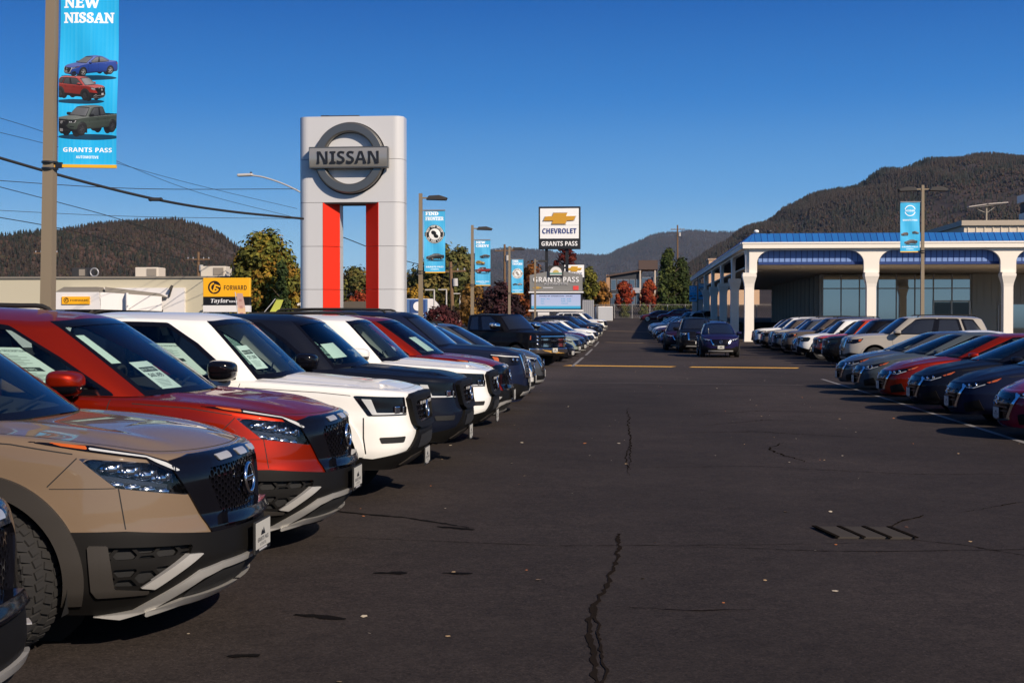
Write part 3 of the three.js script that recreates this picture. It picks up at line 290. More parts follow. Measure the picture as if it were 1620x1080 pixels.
// ---------------------------------------------------------------- trees
function leafTree(name, label, x, z, h, w, cols, seed, o = {}) {
  const t = thing(name, label, 'tree', [x, groundY(x, z), z], 0, o.group), r = rng(seed), bark = std([0.07, 0.05, 0.035], 0.95), tr = [], trunkH = h * (o.trunk ?? 0.22);
  tr.push(bar([0, -0.1, 0], [0, h * 0.8, 0], h * 0.022, 8, h * 0.006)); for (let i = 0; i < 9; i++) { const a = r() * 6.28, y = lerp(trunkH, h * 0.62, r()), L = w * lerp(0.25, 0.42, r()); tr.push(bar([0, y, 0], [Math.cos(a) * L, y + L * lerp(0.5, 1.2, r()), Math.sin(a) * L], h * 0.009, 5, h * 0.003)); }
  part('trunk', tr, bark, t);
  const n = Math.round((o.n ?? 2600) * 1.35), pos = [], nor = [], col = [], idx = [], clumps = []; const N = o.clumps ?? 46;
  for (let i = 0; i < N; i++) { const v = r(), prof = o.prof ? o.prof(v) : Math.sin(Math.PI * Math.min(1, 0.12 + v * 0.88)) ** 0.7, a = r() * 6.28, rad = w * 0.5 * prof * Math.sqrt(r()) * 0.85; clumps.push([Math.cos(a) * rad, trunkH + (h - trunkH) * v * 0.95, Math.sin(a) * rad, w * lerp(0.09, 0.17, r()), cols[Math.floor(r() * cols.length)]]); }
  const ls = (o.leaf ?? 0.16) * 1;
  for (let i = 0; i < n; i++) { const C = clumps[Math.floor(r() * N)], th = r() * 6.28, ph = Math.acos(2 * r() - 1), R = C[3] * (0.55 + 0.6 * r()), d = [Math.sin(ph) * Math.cos(th), Math.cos(ph), Math.sin(ph) * Math.sin(th)], p = [C[0] + d[0] * R, C[1] + d[1] * R * 1.1, C[2] + d[2] * R], a = new THREE.Vector3(r() - 0.5, r() - 0.5, r() - 0.5).normalize(), b = new THREE.Vector3(...d).add(new THREE.Vector3(r() - 0.5, r() * 0.6, r() - 0.5)).normalize(), u = a.clone().cross(b).normalize().multiplyScalar(ls * lerp(0.6, 1.3, r())), v = u.clone().cross(b).normalize().multiplyScalar(ls * lerp(0.6, 1.2, r())), k = pos.length / 3, cv = lerp(0.6, 1.35, r());
    for (const [s, q] of [[-1, 0], [0, -0.8], [1, 0], [0, 0.8]]) { pos.push(p[0] + u.x * s + v.x * q, p[1] + u.y * s + v.y * q, p[2] + u.z * s + v.z * q); nor.push(b.x, b.y, b.z); col.push(C[4][0] * cv, C[4][1] * cv, C[4][2] * cv); } idx.push(k, k + 2, k + 1, k, k + 3, k + 2); }
  const g = new THREE.BufferGeometry(); g.setAttribute('position', new THREE.Float32BufferAttribute(pos, 3)); g.setAttribute('normal', new THREE.Float32BufferAttribute(nor, 3)); g.setAttribute('color', new THREE.Float32BufferAttribute(col, 3)); g.setIndex(idx); part('crown', g, leafMat, t); return t;
}
const leafMat = phys([1, 1, 1], { vertexColors: true, roughness: 0.8, side: THREE.DoubleSide, specularIntensity: 0.3 });
const OLIVE = [[0.15, 0.135, 0.02], [0.22, 0.15, 0.018], [0.11, 0.115, 0.02], [0.2, 0.11, 0.016], [0.09, 0.09, 0.018]], GREEN = [[0.03, 0.05, 0.014], [0.045, 0.06, 0.016], [0.025, 0.04, 0.012]], REDS = [[0.22, 0.03, 0.012], [0.16, 0.022, 0.01], [0.25, 0.05, 0.015]], RUST = [[0.17, 0.05, 0.015], [0.13, 0.035, 0.012], [0.2, 0.075, 0.018]], GOLD = [[0.3, 0.17, 0.02], [0.24, 0.14, 0.018], [0.16, 0.1, 0.02]], PLUM = [[0.035, 0.014, 0.018], [0.05, 0.018, 0.02], [0.028, 0.014, 0.016]], DULL = [[0.1, 0.095, 0.025], [0.07, 0.075, 0.022], [0.13, 0.1, 0.028]];
const cone = (v) => (1 - v) ** 0.75 * 0.95 + 0.06, egg = (v) => Math.sin(Math.PI * (0.1 + 0.82 * v)) ** 0.8;
leafTree('maple_tree', 'broad olive and gold autumn tree beside the yellow repair shop sign', -21.6, -80, 6.9, 4.6, OLIVE, 21, { n: 13000, clumps: 170, prof: (v) => Math.sin(Math.PI * (0.2 + 0.72 * v)) ** 0.8, leaf: 0.14, trunk: 0.1 });
leafTree('cypress_tree', 'narrow dark green column tree in front of the olive tree', -19.9, -77, 5.2, 1.9, GREEN, 22, { n: 2600, clumps: 50, prof: (v) => 0.9 * (1 - v) ** 0.5, leaf: 0.09, trunk: 0.03 });
leafTree('red_maple_tree', 'dark red tree between the olive tree and the tall sign tower', -23.7, -96, 4.6, 4.2, RUST, 23, { n: 2600, leaf: 0.15 });
leafTree('green_tree', 'dull green tree seen low in the opening of the sign tower', -28.2, -140, 6.2, 5.5, DULL, 24, { n: 2400, leaf: 0.2 });
leafTree('red_maple_tree', 'small crimson tree seen in the opening of the sign tower', -24.9, -126, 3.6, 4.2, REDS, 25, { n: 2000, leaf: 0.16 });
leafTree('golden_tree', 'bright golden tree just right of the sign tower', -23.9, -150, 4.6, 3.6, GOLD, 26, { n: 2600, leaf: 0.18 });
leafTree('green_tree', 'dull green tree behind the blue and white building', -23.9, -170, 9.5, 9, DULL, 27, { n: 3200, leaf: 0.28 });
leafTree('green_tree', 'olive green tree behind the leaning utility pole', -22.4, -180, 9.0, 8, DULL, 28, { n: 3000, leaf: 0.28 });
leafTree('golden_tree', 'orange gold tree behind the second bannered lamp post', -15.5, -136, 4.4, 4.2, GOLD.map(([a, b, c]) => [a * 0.8, b * 0.7, c]), 29, { n: 2800, leaf: 0.18 });
leafTree('plum_tree', 'dark purple tree between the second and third bannered lamp posts', -10.4, -112, 4.4, 4.6, PLUM, 30, { n: 3400, leaf: 0.14 });
leafTree('plum_tree', 'low dark purple tree left of the black truck cab', -12.4, -90, 2.5, 3.2, PLUM.map(([a, b, c]) => [a * 1.6, b * 1.1, c]), 31, { n: 2400, leaf: 0.11 });
leafTree('rust_tree', 'tall rust red tree behind the fourth bannered lamp post', -11.4, -160, 6.8, 5.4, RUST, 32, { n: 3600, leaf: 0.2, prof: egg });
leafTree('rust_tree', 'red brown tree showing between the legs of the car brand sign', -9.2, -200, 14.4, 3.6, REDS.map(([a, b, c]) => [a * 0.45, b * 0.5, c]), 33, { n: 2600, leaf: 0.2 });
leafTree('green_tree', 'yellow green tree right of the white truck sign', -6.0, -205, 7.0, 4.0, [[0.13, 0.12, 0.02], [0.1, 0.1, 0.02]], 34, { n: 2600, leaf: 0.24 });
leafTree('golden_tree', 'small orange tree near the white trailer', -3.9, -205, 4.6, 3.4, GOLD.map(([a, b, c]) => [a * 0.75, b * 0.6, c]), 35, { n: 2200, leaf: 0.22 });
leafTree('scarlet_tree', 'scarlet tree in front of the left bay of the modern building', -0.6, -212, 4.6, 3.7, REDS, 36, { n: 3000, leaf: 0.18, group: undefined });
leafTree('scarlet_tree', 'scarlet tree in front of the brick corner of the modern building', 3.3, -212, 4.9, 3.5, REDS, 37, { n: 3000, leaf: 0.18 });
leafTree('conifer_tree', 'tall green conifer right of the modern building', 5.9, -200, 9.6, 4.6, GREEN.map(([a, b, c]) => [a * 1.25, b * 1.15, c]), 38, { n: 5200, clumps: 120, prof: (v) => (1 - v) ** 0.5 * (0.65 + 0.35 * Math.min(1, v * 5)), leaf: 0.2, trunk: 0.06 });
leafTree('conifer_tree', 'shorter broad conifer next to the showroom arcade', 7.9, -202, 8.4, 4.4, GREEN.map(([a, b, c]) => [a * 1.1, b, c]), 39, { n: 3800, clumps: 90, prof: (v) => (1 - v) ** 0.5, leaf: 0.2, trunk: 0.06 });
// ---------------------------------------------------------------- showroom with the blue roofed arcade
{
  const cream = std([0.84, 0.78, 0.67], 0.75), blue = phys([0.02, 0.125, 0.36], { roughness: 0.45, specularIntensity: 0.5 }), blueFascia = std([0.17, 0.28, 0.56], 0.6), blueDark = std([0.012, 0.04, 0.17], 0.5), soffit = std([0.78, 0.68, 0.52], 0.85), mull = std([0.4, 0.37, 0.33], 0.45, 0.3), paneM = std([0.29, 0.3, 0.295], 0.02, 1), wallM = std([0.4, 0.37, 0.31], 0.85), darkM = std([0.02, 0.018, 0.016], 0.8);
  const S = thing('car_showroom', 'low car showroom with cream arched arcade and blue metal roof', 'building', [8.8, 0.2, -100], 0);
  const T = 7.1, spring = 5.0, aTop = 6.64;   // heights above the base
  const arcade = (n, pitch, name, last) => { const out = []; for (let i = 0; i < n; i++) { const w = pitch[i], hw = 0.53, rx = 1.15; const p = [[0, T - 0.35], [0, spring]], sy = spring + 0.72, rr = aTop - sy; p.push([hw, spring]); for (let k = 0; k <= 10; k++) { const a = (k / 10) * Math.PI * 0.5; p.push([hw + rx * (1 - Math.cos(a)), sy + rr * Math.sin(a)]); } for (let k = 10; k >= 0; k--) { const a = (k / 10) * Math.PI * 0.5; p.push([w - hw - rx * (1 - Math.cos(a)), sy + rr * Math.sin(a)]); } p.push([w - hw, spring], [w, spring], [w, T - 0.35]); out.push(extrude(p, 0.24, 0.02)); } return out; };
  const colGeo = () => new THREE.CylinderGeometry(0.5, 0.5, 1, 4, 1);   // replaced below by a tapered square shaft
  const column = (x, z, h0 = 0) => { const prof = [[0.36, h0], [0.33, 0.8], [0.33, 3.95], [0.36, 4.2], [0.45, 4.55], [0.5, 4.72], [0.5, 4.9]], g = []; for (let i = 0; i < prof.length - 1; i++) { const a = prof[i], b = prof[i + 1]; const c = new THREE.CylinderGeometry(b[0] * Math.SQRT2, a[0] * Math.SQRT2, b[1] - a[1], 4, 1, true).rotateY(Math.PI / 4).toNonIndexed(); c.computeVertexNormals(); g.push(c.translate(x, (a[1] + b[1]) / 2, z)); } g.push(box(0.94, 0.1, 0.94, x, 4.95, z)); return g; };
  const F = [8.7, 9.6, 9.5], xs = [0, 8.7, 18.3, 27.8];
  let x = 0; arcade(3, F).forEach((g, i) => { part('arch', g.translate(xs[i], 0, -0.0), cream, S); });
  xs.forEach((c) => part('column', column(c, 0), cream, S));
  const side = 13.4, nS = 6; arcade(nS, Array(nS).fill(side)).forEach((g, i) => part('arch', g.rotateY(Math.PI / 2).translate(-0.24, 0, -i * side), cream, S));
  for (let i = 1; i <= nS; i++) part('column', column(0, -i * side), cream, S);
  part('cornice', [box(29, 0.32, 0.9, 14.0, T - 0.19, 0.12), box(29.1, 0.12, 1.0, 14.0, T + 0.03, 0.12), box(0.9, 0.32, nS * side, -0.12, T - 0.19, -nS * side / 2 - 0.2), box(1.0, 0.12, nS * side, -0.12, T + 0.03, -nS * side / 2 - 0.2)], cream, S);
  // standing-seam mansard: sheet with ribs, front and side
  const y0 = T + 0.09, y1 = T + 0.78, ins = 0.85, xe = 28.4, zb = -nS * side;
  const quad = (a, b, c, d) => { const g = new THREE.BufferGeometry(); g.setAttribute('position', new THREE.Float32BufferAttribute([...a, ...b, ...c, ...a, ...c, ...d], 3)); g.computeVertexNormals(); return g; };
  { const tone = [0, 1, 2].map((k) => { const m = blue.clone(); m.color.multiplyScalar([1, 0.93, 1.06][k]); return m; }), rt = rng(4); for (let i = 0; i < 63; i++) { const a = -0.5 + i * 0.46, b = Math.min(a + 0.455, xe), h = 0.004 * rt(), k0 = Math.max(a, -0.5 + ins), k1 = Math.max(b, -0.5 + ins + 0.01); part('roof_panel', quad([a, y0 + h, 0.45], [b, y0 + h, 0.45], [k1, y1 + h, 0.45 - ins], [k0, y1 + h, 0.45 - ins]), tone[Math.floor(rt() * 3)], S); } }
  part('roof_side', quad([-0.5, y0, zb], [-0.5, y0, 0.45], [-0.5 + ins, y1, 0.45 - ins], [-0.5 + ins, y1, zb]), blue, S);
  const seams = []; for (let i = 0; i < 62; i++) { const sx = -0.04 + i * 0.46; seams.push(bar([sx, y0, 0.47], [Math.max(sx, -0.5 + ins), y1, 0.47 - ins], 0.03, 4)); } for (let i = 0; i < 60; i++) seams.push(bar([-0.52, y0, -0.4 - i * 1.3], [-0.52 + ins, y1, -0.4 - i * 1.3], 0.03, 4));
  part('roof_seams', seams, std([0.02, 0.1, 0.36], 0.5), S).userData.kind = 'stuff';
  part('roof_deck', box(28, 0.1, -zb - 0.4, 14.4, y1 - 0.04, zb / 2 - 0.4), darkM, S);
  // blue ribbed fascia behind the arches, soffit with downlights
  for (let i = 0; i < 2; i++) { const X0 = i ? xs[0] : 0; }
  part('fascia', [box(27, 0.86, 0.1, 14.2, 6.2, -0.32)], blueFascia, S); part('fascia_trim', [box(27, 0.2, 0.14, 14.2, 5.7, -0.32)], blueDark, S);
  const rib = []; for (let i = 0; i < 68; i++) rib.push(box(0.04, 0.86, 0.04, 1 + i * 0.4, 6.2, -0.26)); part('fascia_ribs', rib, blueDark, S).userData.kind = 'stuff';
  part('floor_slab', box(28, 0.14, -zb - 1, 14.2, 0.02, zb / 2 - 0.4), std([0.42, 0.38, 0.33], 0.85), S);
  part('soffit', box(28.2, 0.12, -zb - 1.2, 14.4, 5.66, zb / 2 - 0.6), soffit, S);
  for (const [lx, lz] of [[4.2, -4.5], [2.6, -8], [1.9, -12], [7, -6], [11, -5], [15, -6], [19, -5]]) part('downlight', cyl(0.16, 0.18, 0.05, 12, lx, 5.58, lz), std([0.8, 0.78, 0.7], 0.3), S);
  // glass box: front and receding side
  const gz = -18.6, gx = 7.9, gy = 5.5, floor = 0.15;
  const bay = 1.55, nb = 8; for (let i = 0; i < nb; i++) for (const [a, b] of [[floor, 4.25], [4.33, gy]]) part('window_pane', box(bay - 0.08, b - a, 0.03, gx + bay * (i + 0.5), (a + b) / 2, gz), paneM, S);
  for (let i = 0; i <= nb; i++) part('mullion', box(0.09, gy - floor, 0.14, gx + bay * i, (gy + floor) / 2, gz + 0.03), mull, S);
  part('transom', box(bay * nb, 0.09, 0.12, gx + bay * nb / 2, 4.29, gz + 0.025), mull, S);
  for (let i = 0; i < 14; i++) { part('window_pane', box(0.03, gy - floor, 2.8, gx, (gy + floor) / 2, gz - 1.6 - i * 3), paneM, S); part('mullion', box(0.34, gy - floor, 0.14, gx - 0.08, (gy + floor) / 2, gz - 0.1 - i * 3), mull, S); }
  { const d0 = gx + bay * 6; part('door_frame', [box(0.12, 3.1, 0.16, d0, 1.6, gz + 0.06), box(0.12, 3.1, 0.16, d0 + 1.5, 1.6, gz + 0.06), box(0.12, 3.1, 0.16, d0 + 3.0, 1.6, gz + 0.06), box(3.1, 0.14, 0.16, d0 + 1.5, 3.2, gz + 0.06)], std([0.7, 0.67, 0.6], 0.4), S); for (const k of [0, 1]) part('door', box(1.38, 3.0, 0.04, d0 + 0.75 + k * 1.5, 1.6, gz + 0.05), std([0.02, 0.02, 0.022], 0.15), S); }
  part('wall', [box(15, gy - 0.0, 0.3, gx + bay * nb + 7.6, gy / 2, gz + 0.05), box(0.3, 7, 44, 36, 3.5, gz - 20)], wallM, S); const wr = []; for (let i = 0; i < 24; i++) wr.push(box(0.05, gy - 2.9, 0.04, gx + bay * nb + 0.5 + i * 0.6, 2.9 + (gy - 2.9) / 2, gz + 0.22)); part('wall_ribs', wr, wallM, S).userData.kind = 'stuff';
  for (const k of [0, 1]) { part('window', box(2.6, 2.6, 0.06, gx + bay * nb + 3.6 + k * 4.6, 1.6, gz + 0.23), paneM, S); part('window_frame', [box(2.8, 0.1, 0.1, gx + bay * nb + 3.6 + k * 4.6, 2.95, gz + 0.24), box(0.1, 2.7, 0.1, gx + bay * nb + 2.25 + k * 4.6, 1.6, gz + 0.24), box(0.1, 2.7, 0.1, gx + bay * nb + 4.95 + k * 4.6, 1.6, gz + 0.24)], mull, S); }
  part('back_wall', box(26, 5.5, 0.3, 21.5, 2.75, gz - 44), darkM, S);
  part('planter_hedge', rbox(7, 1.0, 1.2, 0.3, 5.2, 0.9, -34), std([0.01, 0.015, 0.008], 1), S);
  // flood lamps on the ridge
  for (const fx of [0.55, 1.5]) part('roof_lamp', new THREE.SphereGeometry(0.16, 12, 8).scale(1.2, 0.8, 1).translate(fx, y1 + 0.15, -0.35), fx < 1 ? std([0.8, 0.8, 0.75], 0.4) : std([0.03, 0.03, 0.03], 0.4), S);
}
{ // workshop behind, with rib cladding, and the roof unit
  const B = thing('workshop_building', 'tall beige ribbed metal workshop behind the showroom roof', 'building', [33.2, 0.8, -138]), m = std([0.62, 0.54, 0.42], 0.7);
  part('wall', box(40, 10.4, 24, 20, 5.2, -12), m, B); const r = []; for (let i = 0; i < 50; i++) r.push(box(0.12, 10.4, 0.08, 0.4 + i * 0.8, 5.2, 0.03)); part('wall_ribs', r, m, B).userData.kind = 'stuff'; part('roof_edge', box(40.6, 0.5, 24.6, 20, 10.6, -12), std([0.4, 0.34, 0.26], 0.6), B);
  const U = thing('rooftop_unit', 'cream rooftop box with a dark opening above the workshop', 'rooftop unit', [39.6, 11.65, -140]); part('cabinet', [box(8, 0.9, 4, 4, 0.45, 0), box(8.3, 0.75, 4.3, 4, 2.35, 0)], std([0.72, 0.68, 0.6], 0.6), U); part('dark_opening', box(7.8, 1.1, 3.8, 4, 1.42, 0), std([0.03, 0.03, 0.03], 0.7), U);
  const A = thing('solar_rack', 'tilted pale panel rack on a post above the workshop roof', 'solar rack', [35.6, 11.65, -139]); part('post', cyl(0.1, 0.1, 1.7, 8, 0, 0.85, 0), std([0.3, 0.26, 0.2], 0.6), A); part('panel', [box(1.9, 0.08, 1.0, -0.85, 1.55, 0, 0, 0, 0.14), box(2.1, 0.08, 1.0, 0.95, 1.75, 0, 0, 0, 0.07)], std([0.5, 0.45, 0.4], 0.4), A); part('frame', [bar([-1.7, 1.3, 0.3], [1.9, 1.72, 0.3], 0.04), bar([0, 0.8, 0], [-1.2, 1.35, 0], 0.03), bar([0, 0.8, 0], [1.2, 1.65, 0], 0.03)], std([0.35, 0.32, 0.28], 0.5), A);
}
// ---------------------------------------------------------------- repair shop across the street
const forwardTex = (w, h, tiny) => canvasTex(w, h, (c) => { c.fillStyle = '#f5b010'; c.fillRect(0, 0, w, h); const R = h * 0.36, cx = h * 0.62, cy = h * 0.5; c.fillStyle = '#22120a'; c.beginPath(); c.arc(cx, cy, R, 0, 7); c.fill(); c.strokeStyle = '#f5b010'; c.lineWidth = h * 0.09; c.beginPath(); c.arc(cx, cy, R * 0.62, 0.4, 4.6); c.stroke(); c.fillStyle = '#f5b010'; c.save(); c.translate(cx, cy); c.rotate(0.3); c.fillRect(-R * 0.1, -R * 0.5, R * 0.95, R * 0.24); c.fillRect(-R * 0.1, -R * 0.5, R * 0.26, R * 1.3); c.fillRect(-R * 0.1, -R * 0.02, R * 0.7, R * 0.2); c.restore(); c.fillStyle = '#2a1608'; c.font = `bold ${h * 0.36}px sans-serif`; c.textBaseline = 'middle'; c.save(); c.translate(h * 1.12, h * 0.52); c.scale(((w - h * 1.25) / c.measureText('FORWARD').width), 1); c.fillText('FORWARD', 0, 0); c.restore(); });
{
  const B = thing('repair_shop', 'long beige repair shop with a projecting white entrance canopy', 'building', [-38.3, 0, -82]), beige = std([0.5, 0.46, 0.34], 0.85), white = std([0.72, 0.7, 0.68], 0.7), dark = std([0.06, 0.055, 0.05], 0.8), trim = std([0.2, 0.18, 0.15], 0.8);
  part('wall', box(22, 4.35, 10, 2.6, 2.17, -5), beige, B); part('roof_edge', [box(22.2, 0.12, 10.2, 2.6, 4.4, -5)], trim, B); part('white_wall', [box(9.2, 2.5, 0.2, 0.6, 1.25, 0.1), box(7.3, 3.75, 0.24, 7.4, 1.87, 0.12)], white, B);
  // canopy: sloped fascia with a dark hipped top
  part('canopy_fascia', [extrude([[3.5, 1.95], [6.45, 1.95], [6.35, 3.0], [3.65, 3.0]], 0.12).translate(0, 0, 2.0), box(0.12, 1.05, 3.4, 6.42, 2.47, 1.8, 0, 0.5, 0).translate(0.9, -0.05, -1.2), extrude([[0, 1.95], [3.6, 1.85], [3.6, 2.75], [0, 3.0]], 0.12).rotateY(0.38).translate(6.42, 0, 2.0)].map((g) => g.translate(0, 0.45, 0)), white, B);
  part('canopy_top', [extrude([[3.5, 3.0], [6.4, 3.0], [6.2, 3.32], [4.1, 3.32]], 0.9).translate(0, 0, 1.0), extrude([[0, 3.0], [3.7, 2.7], [3.2, 2.95], [0, 3.32]], 0.8).rotateY(0.38).translate(6.35, 0, 1.1)].map((g) => g.translate(0, 0.45, 0)), trim, B);
  part('entrance', [box(6.2, 2.4, 0.2, 6.6, 1.2, 0.3)], dark, B);
  const sg = part('shop_sign', box(1.75, 0.46, 0.06, 4.95, 2.95, 2.17), std([0.8, 0.45, 0.02], 0.6), B); part('shop_sign_face', new THREE.PlaneGeometry(1.75, 0.46).translate(4.95, 2.95, 2.205), std(0xffffff, 0.55, 0, { map: forwardTex(384, 100) }), B);
  part('wall_lamp', [bar([10.1, 3.2, 0.3], [10.35, 3.75, 0.5], 0.06), box(0.3, 0.12, 0.2, 10.3, 3.75, 0.5, 0, 0, 1.0)], dark, B);
  const roofUnit = (n, l, x, z, w, h, m) => { const u = thing(n, l, 'rooftop unit', [x, 4.46, z]); part('cabinet', rbox(w, h, 1.4, 0.05, 0, h / 2, 0), m, u); part('vent_panel', [box(w * 0.4, h * 0.7, 0.04, w * 0.22, h / 2, 0.72)], std([0.25, 0.22, 0.18], 0.7), u); return u; };
  roofUnit('air_conditioner', 'pale beige air conditioner at the middle of the repair shop roof', -30.2, -84, 1.5, 0.62, std([0.6, 0.54, 0.45], 0.7)); roofUnit('air_conditioner', 'pale beige air conditioner at the right end of the repair shop roof', -25.8, -83.6, 1.6, 0.66, std([0.6, 0.55, 0.46], 0.7)); const k = roofUnit('air_conditioner', 'black box unit with a round fan on the repair shop roof', -34.6, -84, 0.95, 0.6, std([0.03, 0.03, 0.03], 0.6)); part('fan', new THREE.TorusGeometry(0.26, 0.05, 6, 18).translate(0.85, 0.32, 0.3), std([0.4, 0.4, 0.4], 0.4, 0.5), k);
  const P = thing('roadside_sign', 'yellow and black repair shop sign on dark posts', 'sign', [-20.9, 0, -69.6]); part('yellow_panel', rbox(2.5, 1.0, 0.3, 0.03, 0, 3.45, 0), std([0.85, 0.45, 0.01], 0.5), P); part('yellow_face', new THREE.PlaneGeometry(2.46, 0.96).translate(0, 3.45, 0.155), std(0xffffff, 0.5, 0, { map: forwardTex(512, 200) }), P);
  part('black_panel', box(2.5, 0.44, 0.28, 0, 2.73, 0), std([0.012, 0.012, 0.012], 0.5), P); part('black_face', new THREE.PlaneGeometry(2.4, 0.4).translate(0, 2.73, 0.145), std(0xffffff, 0.5, 0, { map: canvasTex(512, 90, (c, w, h) => { c.fillStyle = '#0d0b0a'; c.fillRect(0, 0, w, h); c.fillStyle = '#eee'; c.font = 'italic bold 62px serif'; c.fillText('Taylor', 70, 62); c.font = 'bold 30px sans-serif'; c.fillText('REPAIR CO.', 285, 60); }) }), P);
  part('white_panel', box(2.5, 0.34, 0.28, 0, 2.34, 0), std([0.75, 0.73, 0.7], 0.5), P); part('post', [box(0.12, 2.3, 0.12, -0.9, 1.15, 0)], std([0.03, 0.03, 0.03], 0.6), P); part('post', box(0.12, 2.3, 0.12, 0.9, 1.15, 0), std([0.03, 0.03, 0.03], 0.6), P); part('post', box(0.12, 2.3, 0.12, -0.2, 1.15, 0), std([0.03, 0.03, 0.03], 0.6), P);
}
function featherFlag(label, x, z, h, lean, draw, w) { const f = thing('feather_flag', label, 'flag', [x, 0, z]); part('pole', tube([[0, 0, 0], [lean * 0.3, h * 0.5, 0], [lean, h, 0]], 0.02), std([0.5, 0.5, 0.5], 0.4), f); const g = new THREE.PlaneGeometry(w, h * 0.72, 2, 10), p = g.attributes.position; for (let i = 0; i < p.count; i++) { const y = p.getY(i) / (h * 0.72) + 0.5; p.setXYZ(i, p.getX(i) * (1 - 0.35 * y * y) + lean * (0.28 + 0.7 * y) + w * 0.5, p.getY(i) + h * 0.62, 0.06 * Math.sin(y * 7)); } g.computeVertexNormals(); part('banner_cloth', g, std(0xffffff, 0.8, 0, { map: canvasTex(64, 256, draw), side: THREE.DoubleSide }), f); }
featherFlag('pale pink feather flag leaning in front of the yellow sign', -17.4, -60, 3.0, -0.25, (c, w, h) => { c.fillStyle = '#cba79a'; c.fillRect(0, 0, w, h); c.fillStyle = '#d9b58f'; c.fillRect(0, h * 0.3, w, 60); c.fillStyle = '#b98a80'; for (let i = 0; i < 6; i++) c.fillRect(18, 30 + i * 36, 26, 14); }, 0.42);
featherFlag('yellow green feather flag with red lettering tipping to the right', -17.3, -60, 2.7, 1.5, (c, w, h) => { c.fillStyle = '#c9cf5a'; c.fillRect(0, 0, w, h); c.fillStyle = '#c2703c'; c.fillRect(6, 70, 52, 80); c.fillStyle = '#c9cf5a'; c.font = 'bold 40px sans-serif'; c.save(); c.translate(48, 146); c.rotate(-1.57); c.fillText('FIX', 0, 0); c.restore(); }, 0.5);
{ // white and blue gabled shop, low brown house, white kiosk, far sheds
  const B = thing('gabled_shop', 'small white gabled shop with a blue sign panel', 'building', [-19.6, 0.3, -132], 0.1); part('wall', extrude([[-2.1, 0], [2.3, 0], [2.3, 1.5], [0.5, 3.6], [-2.1, 3.6]], 5).translate(0, 0, -5), std([0.7, 0.68, 0.66], 0.7), B); part('blue_wall', box(2.1, 3.5, 0.1, -1.0, 1.8, 0.06), std([0.06, 0.14, 0.32], 0.6), B); part('blue_sign', box(1.5, 1.9, 0.1, -0.9, 2.5, 0.14), std([0.02, 0.06, 0.2], 0.5), B); part('sign_disc', cyl(0.45, 0.45, 0.06, 20, -0.9, 2.85, 0.22, Math.PI / 2), std([0.8, 0.8, 0.8], 0.5), B); part('white_lines', [box(1.2, 0.14, 0.04, -0.9, 2.1, 0.2), box(1.2, 0.1, 0.04, -0.9, 1.85, 0.2)], std([0.5, 0.55, 0.65], 0.5), B); part('window', box(1.4, 0.7, 0.08, 1.3, 1.1, 0.04), std([0.08, 0.09, 0.1], 0.2), B);
  const H = thing('brown_house', 'low brown roofed house seen through the sign tower opening', 'building', [-23.0, 0, -112]); part('wall', box(8, 2.2, 5, 0, 1.1, 0), std([0.12, 0.1, 0.08], 0.9), H); part('roof', extrude([[-4.4, 2.2], [4.4, 2.2], [2.6, 3.3], [-2.6, 3.3]], 5.4).translate(0, 0, -2.7), std([0.1, 0.08, 0.06], 0.9), H); part('window', box(1.2, 0.8, 0.1, 1, 1.3, 2.5), std([0.02, 0.02, 0.03], 0.2), H);
  const K = thing('white_kiosk', 'flat white topped kiosk left of the sign tower', 'kiosk', [-21.0, 0, -86]); part('fascia', box(3.4, 0.6, 3, 0, 2.95, 0), std([0.78, 0.76, 0.72], 0.7), K); part('counter_wall', box(3.2, 1.2, 2.6, 0, 2.05, 0), std([0.1, 0.1, 0.1], 0.6), K); part('post', cyl(0.1, 0.1, 2.6, 8, -1.3, 1.3, 1.2), std([0.05, 0.05, 0.05], 0.6), K); part('base_wall', box(3.2, 1.45, 2.6, 0, 0.72, 0), std([0.45, 0.3, 0.22], 0.8), K);
}
